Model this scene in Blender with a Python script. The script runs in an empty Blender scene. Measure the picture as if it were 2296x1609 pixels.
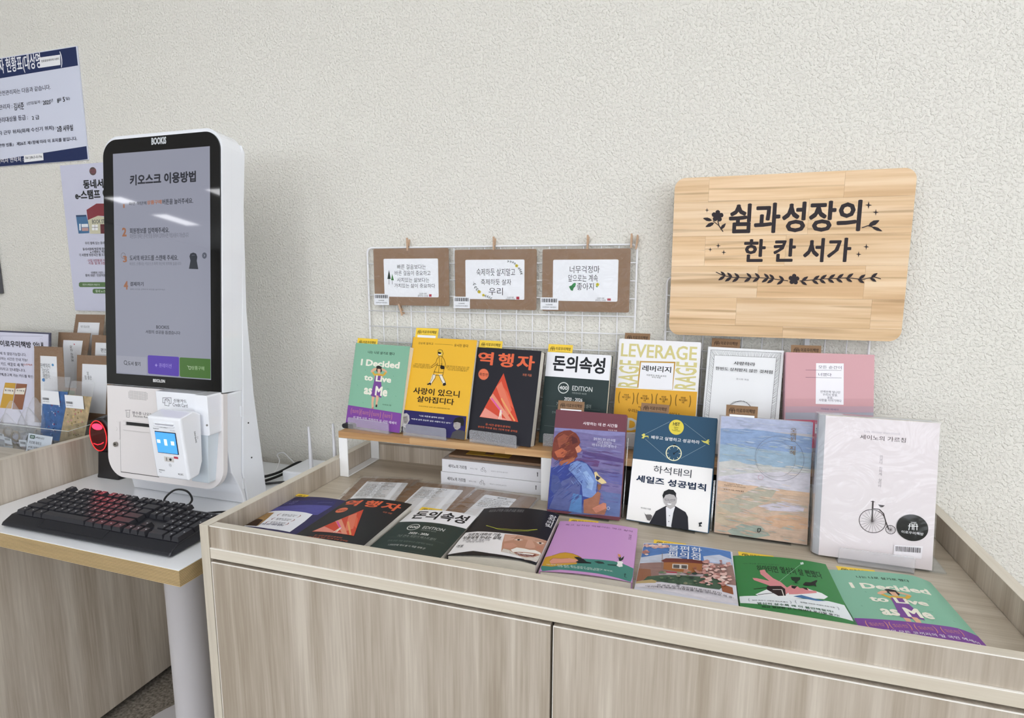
import bpy, bmesh, math, random
from mathutils import Vector, Matrix
from mathutils.geometry import tessellate_polygon
S = bpy.context.scene
COL = S.collection
R = math.radians
# ---------------------------------------------------------------- camera
cam_d = bpy.data.cameras.new('camera'); cam = bpy.data.objects.new('camera', cam_d); COL.objects.link(cam)
cr = (0.9534057, 0.3016860, 0.0017843); cd = (0.0453341, -0.1374153, -0.9894755); cf = (-0.2982657, 0.9434525, -0.1446892)
cam.matrix_world = Matrix(((cr[0], -cd[0], -cf[0], 0.0), (cr[1], -cd[1], -cf[1], -1.25), (cr[2], -cd[2], -cf[2], 1.17), (0, 0, 0, 1)))
cam_d.sensor_width = 36.0; cam_d.lens = 1299.2525 / 2296 * 36; cam_d.clip_start = 0.02
S.camera = cam
# ---------------------------------------------------------------- world, exposure
W = bpy.data.worlds.new('world'); S.world = W; W.use_nodes = True
W.node_tree.nodes['Background'].inputs[0].default_value = (0.88, 0.93, 1.0, 1)
W.node_tree.nodes['Background'].inputs[1].default_value = 4.2
S.view_settings.view_transform = 'Standard'; S.view_settings.look = 'None'
S.view_settings.exposure = 0.36; S.view_settings.gamma = 1.0; S.view_settings.use_curve_mapping = False
PANEL_POWER = 7.0
CEIL = 3.0
S.cycles.max_bounces = 8; S.cycles.transparent_max_bounces = 16
S.cycles.sample_clamp_indirect = 6.0
# ---------------------------------------------------------------- materials
def lin(h):
    v = [int(h[i:i + 2], 16) / 255 for i in (0, 2, 4)]
    return tuple(c / 12.92 if c <= .04045 else ((c + .055) / 1.055) ** 2.4 for c in v) + (1,)
MC = {}
def pr(mat): return mat.node_tree.nodes['Principled BSDF']
def M(name, hx, rough=.5, metal=0, spec=.5, coat=0, bump=0, bscale=200, mottle=0, mscale=40, stretch=(1, 1, 1), emit=0, alpha=1, trans=0):
    if name in MC: return MC[name]
    m = bpy.data.materials.new(name); m.use_nodes = True; MC[name] = m
    b = pr(m); nt = m.node_tree; c = lin(hx)
    b.inputs['Base Color'].default_value = c; b.inputs['Roughness'].default_value = rough
    b.inputs['Metallic'].default_value = metal; b.inputs['Specular IOR Level'].default_value = spec
    b.inputs['Coat Weight'].default_value = coat; b.inputs['Coat Roughness'].default_value = .08
    if alpha < 1: b.inputs['Alpha'].default_value = alpha
    if trans: b.inputs['Transmission Weight'].default_value = trans
    if emit:
        b.inputs['Emission Color'].default_value = c; b.inputs['Emission Strength'].default_value = emit
    if bump or mottle:
        tc = nt.nodes.new('ShaderNodeTexCoord'); mp = nt.nodes.new('ShaderNodeMapping')
        mp.inputs['Scale'].default_value = stretch
        nt.links.new(tc.outputs['Object'], mp.inputs[0])
    if bump:
        n = nt.nodes.new('ShaderNodeTexNoise'); n.inputs['Scale'].default_value = bscale; n.inputs['Detail'].default_value = 3
        bp = nt.nodes.new('ShaderNodeBump'); bp.inputs['Strength'].default_value = bump; bp.inputs['Distance'].default_value = .002
        nt.links.new(mp.outputs[0], n.inputs['Vector']); nt.links.new(n.outputs[0], bp.inputs['Height']); nt.links.new(bp.outputs[0], b.inputs['Normal'])
    if mottle:
        n = nt.nodes.new('ShaderNodeTexNoise'); n.inputs['Scale'].default_value = mscale; n.inputs['Detail'].default_value = 5; n.inputs['Roughness'].default_value = .6
        cr_ = nt.nodes.new('ShaderNodeValToRGB'); cr_.color_ramp.elements[0].position = .32; cr_.color_ramp.elements[1].position = .68
        cr_.color_ramp.elements[0].color = tuple(x * (1 - mottle) for x in c[:3]) + (1,)
        cr_.color_ramp.elements[1].color = tuple(min(1, x * (1 + mottle * .8)) for x in c[:3]) + (1,)
        nt.links.new(mp.outputs[0], n.inputs['Vector']); nt.links.new(n.outputs[0], cr_.inputs[0]); nt.links.new(cr_.outputs[0], b.inputs['Base Color'])
    return m
def wood(name, cols, axis='z', scale=22, fine=260, rough=.45, contrast=1.0, lines=0.0, linecol='8a6238'):
    """streaked timber; the grain runs along the given axis, each board takes its own random stretch of it"""
    if name in MC: return MC[name]
    m = bpy.data.materials.new(name); m.use_nodes = True; MC[name] = m
    nt = m.node_tree; b = pr(m); N = nt.nodes.new; L = nt.links.new
    tc = N('ShaderNodeTexCoord'); oi = N('ShaderNodeObjectInfo'); mul = N('ShaderNodeMath'); mul.operation = 'MULTIPLY'; mul.inputs[1].default_value = 7.3
    L(oi.outputs['Random'], mul.inputs[0]); va = N('ShaderNodeVectorMath'); va.operation = 'ADD'
    L(tc.outputs['Object'], va.inputs[0]); L(mul.outputs[0], va.inputs[1])
    mp = N('ShaderNodeMapping'); k = .035
    mp.inputs['Scale'].default_value = {'x': (k, 1, 1), 'y': (1, k, 1), 'z': (1, 1, k)}[axis]
    L(va.outputs[0], mp.inputs[0])
    n1 = N('ShaderNodeTexNoise'); n1.inputs['Scale'].default_value = scale; n1.inputs['Detail'].default_value = 4; n1.inputs['Distortion'].default_value = .6
    n2 = N('ShaderNodeTexNoise'); n2.inputs['Scale'].default_value = fine; n2.inputs['Detail'].default_value = 4
    L(mp.outputs[0], n1.inputs['Vector']); L(mp.outputs[0], n2.inputs['Vector'])
    mx = N('ShaderNodeMath'); mx.operation = 'MULTIPLY_ADD'; mx.inputs[1].default_value = .42; L(n2.outputs[0], mx.inputs[0]); L(n1.outputs[0], mx.inputs[2])
    rp = N('ShaderNodeValToRGB'); rp.color_ramp.interpolation = 'LINEAR'
    e = rp.color_ramp.elements; n = len(cols)
    while len(e) < n: e.new(.5)
    mid = .71; half = .17 / contrast
    for i, h in enumerate(cols):
        e[i].position = mid - half + 2 * half * i / (n - 1); e[i].color = lin(h)
    L(mx.outputs[0], rp.inputs[0]); out = rp.outputs[0]
    # board-to-board tone
    hs = N('ShaderNodeHueSaturation'); mr = N('ShaderNodeMapRange'); mr.inputs[3].default_value = .93; mr.inputs[4].default_value = 1.05
    L(oi.outputs['Random'], mr.inputs[0]); L(mr.outputs[0], hs.inputs['Value']); L(out, hs.inputs['Color']); out = hs.outputs[0]
    if lines:
        mp2 = N('ShaderNodeMapping'); mp2.inputs['Scale'].default_value = {'x': (.035, 1, 1), 'y': (1, .035, 1), 'z': (1, 1, .035)}[axis]; L(va.outputs[0], mp2.inputs[0])
        n3 = N('ShaderNodeTexNoise'); n3.inputs['Scale'].default_value = 105; n3.inputs['Detail'].default_value = 1; L(mp2.outputs[0], n3.inputs['Vector'])
        r3 = N('ShaderNodeValToRGB'); q = r3.color_ramp.elements; q[0].position = .60; q[0].color = (0, 0, 0, 1); q[1].position = .72; q[1].color = (lines,) * 3 + (1,)
        L(n3.outputs[0], r3.inputs[0]); mix = N('ShaderNodeMix'); mix.data_type = 'RGBA'; L(r3.outputs[0], mix.inputs[0]); L(out, mix.inputs[6]); mix.inputs[7].default_value = lin(linecol); out = mix.outputs[2]
    L(out, b.inputs['Base Color']); b.inputs['Roughness'].default_value = rough
    bp = N('ShaderNodeBump'); bp.inputs['Strength'].default_value = .12; bp.inputs['Distance'].default_value = .001
    L(n2.outputs[0], bp.inputs['Height']); L(bp.outputs[0], b.inputs['Normal'])
    return m
ASH = ['a49786', 'b1a595', 'beb3a4', 'ccc2b3']
ASHL = ['cac0ae', 'd1c8b7', 'd8d0c1', 'ded7c9']
ash_z = wood('ash_laminate_upright', ASH, 'z', contrast=.95); ash_x = wood('ash_laminate_level', ['aa9d8a', 'b8ac99', 'c4b9a7', 'cdc3b2'], 'x')
ash_y = wood('ash_laminate_deep', ASH, 'y'); edge_x = wood('edge_band_level', ASHL, 'x', contrast=.8); edge_y = wood('edge_band_deep', ASHL, 'y', contrast=.8); edge_z = wood('edge_band_upright', ['b4aa98', 'beb5a4', 'c8bfaf', 'd0c8b8'], 'z', contrast=.8)
oak = wood('oak_stave', ['a67c50', 'b88e60', 'c49c6e', 'd0aa7c'], 'x', scale=30)
pine = wood('pine_stave', ['d4ae82', 'dfbc90', 'e8c8a0', 'eed2ae'], 'x', scale=34, fine=200, lines=.6, linecol='a8845a')
plastic_white = M('glossy_white_plastic', 'f3f5fa', .14, coat=.6); cream = M('matte_cream_plastic', 'e4dfde', .42); white_metal = M('white_powder_coat', 'eeeeee', .35)
paper_white = M('white_paper', 'eceef2', .6); page_m = M('page_edges', 'e2ddd0', .8, mottle=.12, mscale=60, stretch=(1, 40, 1))
kraft = M('kraft_board', '8c7058', .75, mottle=.10, mscale=300); kraft_tag = M('kraft_tag', '8a6a4c', .7); yellow_tag = M('yellow_tag', 'f2cc3c', .55)
black_pl = M('black_plastic', '17171b', .33); key_pl = M('key_plastic', '24242a', .5); frost = None
def clear_film(name, amount=.10, wr=.35, tint=(1, 1, 1), rough=.06, sc=18, dist=.03, veil=0.0):
    if name in MC: return MC[name]
    m = bpy.data.materials.new(name); m.use_nodes = True; MC[name] = m; nt = m.node_tree; nt.nodes.remove(pr(m))
    out = nt.nodes['Material Output']; N = nt.nodes.new; L = nt.links.new
    t = N('ShaderNodeBsdfTransparent'); t.inputs[0].default_value = tint + (1,); g = N('ShaderNodeBsdfGlossy'); g.inputs['Roughness'].default_value = rough
    lw = N('ShaderNodeLayerWeight'); po = N('ShaderNodeMath'); po.operation = 'POWER'; po.inputs[1].default_value = 4.5; L(lw.outputs['Facing'], po.inputs[0]); ad = N('ShaderNodeMath'); ad.operation = 'ADD'; ad.inputs[1].default_value = amount; L(po.outputs[0], ad.inputs[0])
    mx = N('ShaderNodeMixShader'); L(ad.outputs[0], mx.inputs[0]); L(t.outputs[0], mx.inputs[1]); L(g.outputs[0], mx.inputs[2])
    if wr:
        tc = N('ShaderNodeTexCoord'); n = N('ShaderNodeTexNoise'); n.inputs['Scale'].default_value = sc; n.inputs['Detail'].default_value = 3; n.inputs['Distortion'].default_value = 1.5
        bp = N('ShaderNodeBump'); bp.inputs['Strength'].default_value = wr; bp.inputs['Distance'].default_value = dist
        L(tc.outputs['Object'], n.inputs['Vector']); L(n.outputs[0], bp.inputs['Height']); L(bp.outputs[0], g.inputs['Normal']); pass
    last = mx
    if veil:
        d = N('ShaderNodeBsdfDiffuse'); d.inputs[0].default_value = (.85, .86, .9, 1); m2 = N('ShaderNodeMixShader'); m2.inputs[0].default_value = veil; L(mx.outputs[0], m2.inputs[1]); L(d.outputs[0], m2.inputs[2]); last = m2
    L(last.outputs[0], out.inputs[0]); return m
sleeve_m = clear_film('clear_sleeve_film', .008, .22, sc=22, dist=.02); wrap_m = clear_film('book_shrink_wrap', .04, .25, sc=14, dist=.02, rough=.16)
bag_m = clear_film('bag_film', .03, .5, veil=.10, sc=30); clear_board = clear_film('clear_backing', .03, 0, veil=.12)
acrylic = clear_film('clear_acrylic', .05, 0, tint=(.93, .95, .97)); frost = clear_film('frosted_acrylic', .05, 0, rough=.35, veil=.17)
# ---------------------------------------------------------------- mesh helpers
MW = {}
class MB:
    def __init__(s): s.v = []; s.f = []; s.m = []
    def add(s, vs, fs, mi=0):
        o = len(s.v); s.v += [tuple(v) for v in vs]; s.f += [tuple(i + o for i in f) for f in fs]; s.m += [mi] * len(fs); return s
    def box(s, x0, x1, y0, y1, z0, z1, mi=0):
        return s.add([(x0, y0, z0), (x1, y0, z0), (x1, y1, z0), (x0, y1, z0), (x0, y0, z1), (x1, y0, z1), (x1, y1, z1), (x0, y1, z1)],
                     [(0, 3, 2, 1), (4, 5, 6, 7), (0, 1, 5, 4), (1, 2, 6, 5), (2, 3, 7, 6), (3, 0, 4, 7)], mi)
    def prism(s, poly, d0, d1, plane='xz', mi=0):
        """outline in one plane, pushed along the third axis from d0 to d1"""
        n = len(poly)
        f = {'xz': lambda a, b, d: (a, d, b), 'yz': lambda a, b, d: (d, a, b), 'xy': lambda a, b, d: (a, b, d)}[plane]
        vs = [f(a, b, d0) for a, b in poly] + [f(a, b, d1) for a, b in poly]
        tri = tessellate_polygon([[Vector((a, b, 0)) for a, b in poly]])
        fs = [tuple(t) for t in tri] + [tuple(i + n for i in reversed(t)) for t in tri] + [(i, (i + 1) % n, (i + 1) % n + n, i + n) for i in range(n)]
        return s.add(vs, fs, mi)
    def tube(s, pts, r, n=8, mi=0, cap=True):
        pts = [Vector(p) for p in pts]; rs = r if isinstance(r, (list, tuple)) else [r] * len(pts); vs = []; fs = []; u = None
        for i, p in enumerate(pts):
            t = (pts[min(i + 1, len(pts) - 1)] - pts[max(i - 1, 0)]).normalized()
            if u is None: u = t.orthogonal().normalized()
            u = (u - t * u.dot(t)).normalized(); w = t.cross(u)
            vs += [p + (u * math.cos(2 * math.pi * k / n) + w * math.sin(2 * math.pi * k / n)) * rs[i] for k in range(n)]
        for i in range(len(pts) - 1):
            for k in range(n):
                a = i * n + k; b = i * n + (k + 1) % n; fs.append((a, b, b + n, a + n))
        if cap: fs += [tuple(range(n - 1, -1, -1)), tuple(range((len(pts) - 1) * n, len(pts) * n))]
        return s.add(vs, fs, mi)
    def lathe(s, prof, c, n=32, mi=0):
        return s.tube([(c[0], c[1], c[2] + z) for r, z in prof], [max(r, 1e-5) for r, z in prof], n, mi)
    def slab(s, x0, x1, z0, z1, fo, fi, n=14, mi=0):
        """sheet over x0..x1, z0..z1 whose outer and inner faces lie at y=fo(x), y=fi(x)"""
        vs = []; fs = []
        for i in range(n + 1):
            x = x0 + (x1 - x0) * i / n
            vs += [(x, fo(x), z0), (x, fo(x), z1), (x, fi(x), z1), (x, fi(x), z0)]
        for i in range(n):
            a = i * 4; b = a + 4
            for k in range(4): fs.append((a + k, b + k, b + (k + 1) % 4, a + (k + 1) % 4))
        fs += [(0, 1, 2, 3), (n * 4 + 3, n * 4 + 2, n * 4 + 1, n * 4)]
        return s.add(vs, fs, mi)
    def obj(s, name, mats, parent=None, world=True, bevel=0, smooth=False, seg=2):
        me = bpy.data.meshes.new(name)
        vs = s.v
        if parent is not None and world:
            inv = MW[parent.name].inverted(); vs = [inv @ Vector(v) for v in vs]
        me.from_pydata(vs, [], s.f); mats = mats if isinstance(mats, (list, tuple)) else [mats]
        for m in mats: me.materials.append(m)
        if len(mats) > 1: me.polygons.foreach_set('material_index', s.m)
        bm = bmesh.new(); bm.from_mesh(me); bmesh.ops.recalc_face_normals(bm, faces=bm.faces); bm.to_mesh(me); bm.free()
        if smooth:
            me.polygons.foreach_set('use_smooth', [True] * len(me.polygons))
            try: me.set_sharp_from_angle(angle=R(40))
            except Exception: pass
        return link(name, me, parent, bevel, seg)
def link(name, me, parent=None, bevel=0, seg=2):
    o = bpy.data.objects.new(name, me); COL.objects.link(o)
    if parent is not None: o.parent = parent
    MW[o.name] = MW[parent.name] if parent is not None else Matrix.Identity(4)
    if bevel:
        md = o.modifiers.new('bevel', 'BEVEL'); md.width = bevel; md.segments = seg; md.limit_method = 'ANGLE'; md.angle_limit = R(35)
    return o
def tag(o, label, cat=None, group=None, kind=None):
    o['label'] = label
    if cat: o['category'] = cat
    if group: o['group'] = group
    if kind: o['kind'] = kind
    return o
def thing(name, label, cat, loc=(0, 0, 0), mat=None, group=None, kind=None):
    o = bpy.data.objects.new(name, None); COL.objects.link(o); o.empty_display_size = .05
    m = mat if mat is not None else Matrix.Translation(loc); o.matrix_world = m; MW[o.name] = m.copy()
    return tag(o, label, cat, group, kind)
def B(*a): return MB().box(*a)
def rrect(x0, x1, z0, z1, r, n=6):
    rs = r if isinstance(r, (list, tuple)) else [r] * 4; p = []   # corners BL, BR, TR, TL
    for (cx, cz, a0), q in zip(((x0, z0, 180), (x1, z0, 270), (x1, z1, 0), (x0, z1, 90)), rs):
        sx = 1 if cx == x0 else -1; sz = 1 if cz == z0 else -1
        if q <= 0: p.append((cx, cz)); continue
        for i in range(n + 1):
            a = R(a0 + 90 * i / n); p.append((cx + sx * q + q * math.cos(a), cz + sz * q + q * math.sin(a)))
    return p
def clip(poly, x0, x1, z0, z1):
    for ax, lim, sg in ((0, x0, 1), (0, x1, -1), (1, z0, 1), (1, z1, -1)):
        out = []
        for i in range(len(poly)):
            a = poly[i - 1]; b = poly[i]; ia = sg * (a[ax] - lim) >= 0; ib = sg * (b[ax] - lim) >= 0
            if ia != ib:
                t = (lim - a[ax]) / (b[ax] - a[ax]); out.append((a[0] + (b[0] - a[0]) * t, a[1] + (b[1] - a[1]) * t))
            if ib: out.append(b)
        poly = out
        if not poly: break
    res = []
    for p in poly:
        if not res or abs(p[0] - res[-1][0]) + abs(p[1] - res[-1][1]) > 1e-5: res.append(p)
    return res
# ---------------------------------------------------------------- flat print: lettering and drawn shapes as thin layers
TC = {}
def glyphs(s, bold=0):
    k = (s, bold)
    if k in TC: return TC[k]
    cu = bpy.data.curves.new('lettering', 'FONT'); cu.body = s; cu.size = 1; cu.resolution_u = 2; cu.space_line = .95
    cu.align_x = 'CENTER' if '\n' in s else 'LEFT'
    o = bpy.data.objects.new('lettering', cu); me = bpy.data.meshes.new_from_object(o)
    vs = [(v.co.x, v.co.y) for v in me.vertices]; fs = [tuple(p.vertices) for p in me.polygons]
    if bold > 0:                                  # heavier strokes: the same outline set a hair to each side
        d = .0095 * bold; n = len(vs); V0, F0 = vs, fs; vs, fs = [], []
        for q, (a, b) in enumerate(((-1, -.6), (1, -.6), (-1, .6), (1, .6), (0, 0)) + (((0, -1), (0, 1), (-1, 0), (1, 0)) if bold > 2 else ())):
            vs += [(x + a * d, y + b * d, q) for x, y in V0]; fs += [tuple(i + q * n for i in f) for f in F0]
    bpy.data.objects.remove(o); bpy.data.curves.remove(cu); bpy.data.meshes.remove(me)
    if bold <= 0: vs = [(a, b, 0) for a, b in vs]
    if not vs: vs = [(0, 0, 0), (1, 0, 0), (1, 1, 0)]; fs = [(0, 1, 2)]
    x0 = min(v[0] for v in vs); x1 = max(v[0] for v in vs); y0 = min(v[1] for v in vs); y1 = max(v[1] for v in vs)
    TC[k] = ([((x - x0) / (x1 - x0), (y - y0) / max(1e-6, y1 - y0), l) for x, y, l in vs], fs); return TC[k]
_soft = {}
def soften(h):
    """printing inks come out a little duller than the colours named for them"""
    v = [int(h[i:i + 2], 16) for i in (0, 2, 4)]; g = sum(v) / 3; s = (max(v) - min(v)) / 255
    return ''.join('%02x' % int(max(0, min(255, (c * (1 - .07 * min(1, s * 3)))))) for c in v)
def ink(h, kind=''):
    if kind != 'lit' and h not in _soft: _soft[h] = soften(h); h = _soft[h]
    elif kind != 'lit': h = _soft[h]
    if kind == 'paint': return M('painted_' + h, h, .55, spec=.22, mottle=.14, mscale=55, stretch=(1, 1, 2.2), bump=.15, bscale=160)
    if kind == 'lit': return M('lit_' + h, h, .04, emit=LIT)
    if kind == 'matte': return M('mark_' + h, h, .7)
    return M('ink_' + h, h, .5, spec=.22)
LIT = .66
def art(entries, parent, surf=None, kx=1.0, ky=1.0, kind='', step=2.0e-5, base=6e-5, dflt='cover_illustration', txt='lettering', dx=0, dy=0, cuts=None, lim=None, split=False):
    """entries are in millimetres on the printed face: x from its centre line, y up from its foot; surf(x) gives the face's own depth"""
    surf = surf or (lambda x: 0.0)
    groups = {}; g = dflt; tg = txt; nxt = base; step = min(step, 2.6e-3 / max(1, len(entries)))
    for i, e in enumerate(entries):
        k = e[0]; off = nxt; nxt = off + step; polys = []
        if k == 'G':
            if 'lettering' in e[1]: tg = e[1]
            else: g = (e[1], i) if split else e[1]
            continue
        if k in 'TV':
            v, f = glyphs(e[1], e[7] if len(e) > 7 else 0); x0, y1, x1, y0 = e[2:6]; h = e[6]
            if k == 'V': v = [(1 - b, a, l) for a, b, l in v]
            vs = [(x0 + (x1 - x0) * a, y0 + (y1 - y0) * b, l) for a, b, l in v]; nxt = off + step + 3.5e-6 * 9; polys.append((vs, f)); big = abs(e[3] - e[5]) * ky > 9 or '(' == e[1][:1] or split; grp = (tg, i) if big else 'small_print'
        else:
            grp = g; h = e[-1]
            if k in ('P', 'Pn'):
                p = [(e[1][j], e[1][j + 1]) for j in range(0, len(e[1]), 2)]
                if len(p) < 3: continue
                t = tessellate_polygon([[Vector((a, b, 0)) for a, b in p]]); polys.append((p, [tuple(q) for q in t]))
            elif k == 'L':
                p = [(e[1][j], e[1][j + 1]) for j in range(0, len(e[1]), 2)]; w = e[2] / 2
                for a, b in zip(p, p[1:]):
                    d = math.hypot(b[0] - a[0], b[1] - a[1]) or 1e-6; ux, uy = (b[0] - a[0]) / d, (b[1] - a[1]) / d; q = w * .6
                    polys.append(([(a[0] - uy * w - ux * q, a[1] + ux * w - uy * q), (a[0] + uy * w - ux * q, a[1] - ux * w - uy * q), (b[0] + uy * w + ux * q, b[1] - ux * w + uy * q), (b[0] - uy * w + ux * q, b[1] + ux * w + uy * q)], [(0, 1, 2, 3)]))
            elif k == 'O':
                polys.append(([(e[1] + e[3] * math.cos(a * math.pi / 18), e[2] + e[4] * math.sin(a * math.pi / 18)) for a in range(36)], [tuple(range(36))]))
            elif k == 'C':
                o1, i1 = e[3] + e[4] / 2, e[3] - e[4] / 2
                vs = [(e[1] + r_ * math.cos(a * math.pi / 24), e[2] + r_ * math.sin(a * math.pi / 24)) for r_ in (o1, i1) for a in range(48)]
                polys.append((vs, [(a, (a + 1) % 48, 48 + (a + 1) % 48, 48 + a) for a in range(48)]))
        mk = 'paint' if k == 'Pn' else kind
        G = groups.setdefault(grp, [[], [], [], []]); mat = ink(h, mk)
        if mat not in G[3]: G[3].append(mat)
        mi = G[3].index(mat)
        for vs, fs in polys:
            o = len(G[0]); G[0] += [((p[0] + dx) * kx / 1000, off + (p[2] * 3.5e-6 if len(p) > 2 else 0), (p[1] + dy) * ky / 1000) for p in vs]; G[1] += [tuple(q + o for q in f) for f in fs]; G[2] += [mi] * len(fs)
    res = []
    for name, (vs, fs, mi, mats) in groups.items():
        if isinstance(name, tuple): name = name[0]
        me = bpy.data.meshes.new(name); me.from_pydata(vs, [], fs); me.polygons.foreach_set('material_index', mi)
        for m in mats: me.materials.append(m)
        bm = bmesh.new(); bm.from_mesh(me)
        if lim:
            for co, no in (((lim[0], 0, 0), (-1, 0, 0)), ((lim[1], 0, 0), (1, 0, 0)), ((0, 0, lim[2]), (0, 0, -1)), ((0, 0, lim[3]), (0, 0, 1))):
                bmesh.ops.bisect_plane(bm, geom=bm.verts[:] + bm.edges[:] + bm.faces[:], plane_co=co, plane_no=no, clear_outer=True)
        if cuts:
            for x in cuts: bmesh.ops.bisect_plane(bm, geom=bm.verts[:] + bm.edges[:] + bm.faces[:], plane_co=(x, 0, 0), plane_no=(1, 0, 0))
        for v in bm.verts: v.co.y = surf(v.co.x) - v.co.y
        for f in bm.faces:
            f.normal_update()
            if f.normal.y > 0: f.normal_flip()
        bm.to_mesh(me); bm.free()
        q_ = link(name, me, parent); res.append(q_)
        if name == 'small_print' or name == 'barcode': q_['kind'] = 'stuff'
    return res
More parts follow.
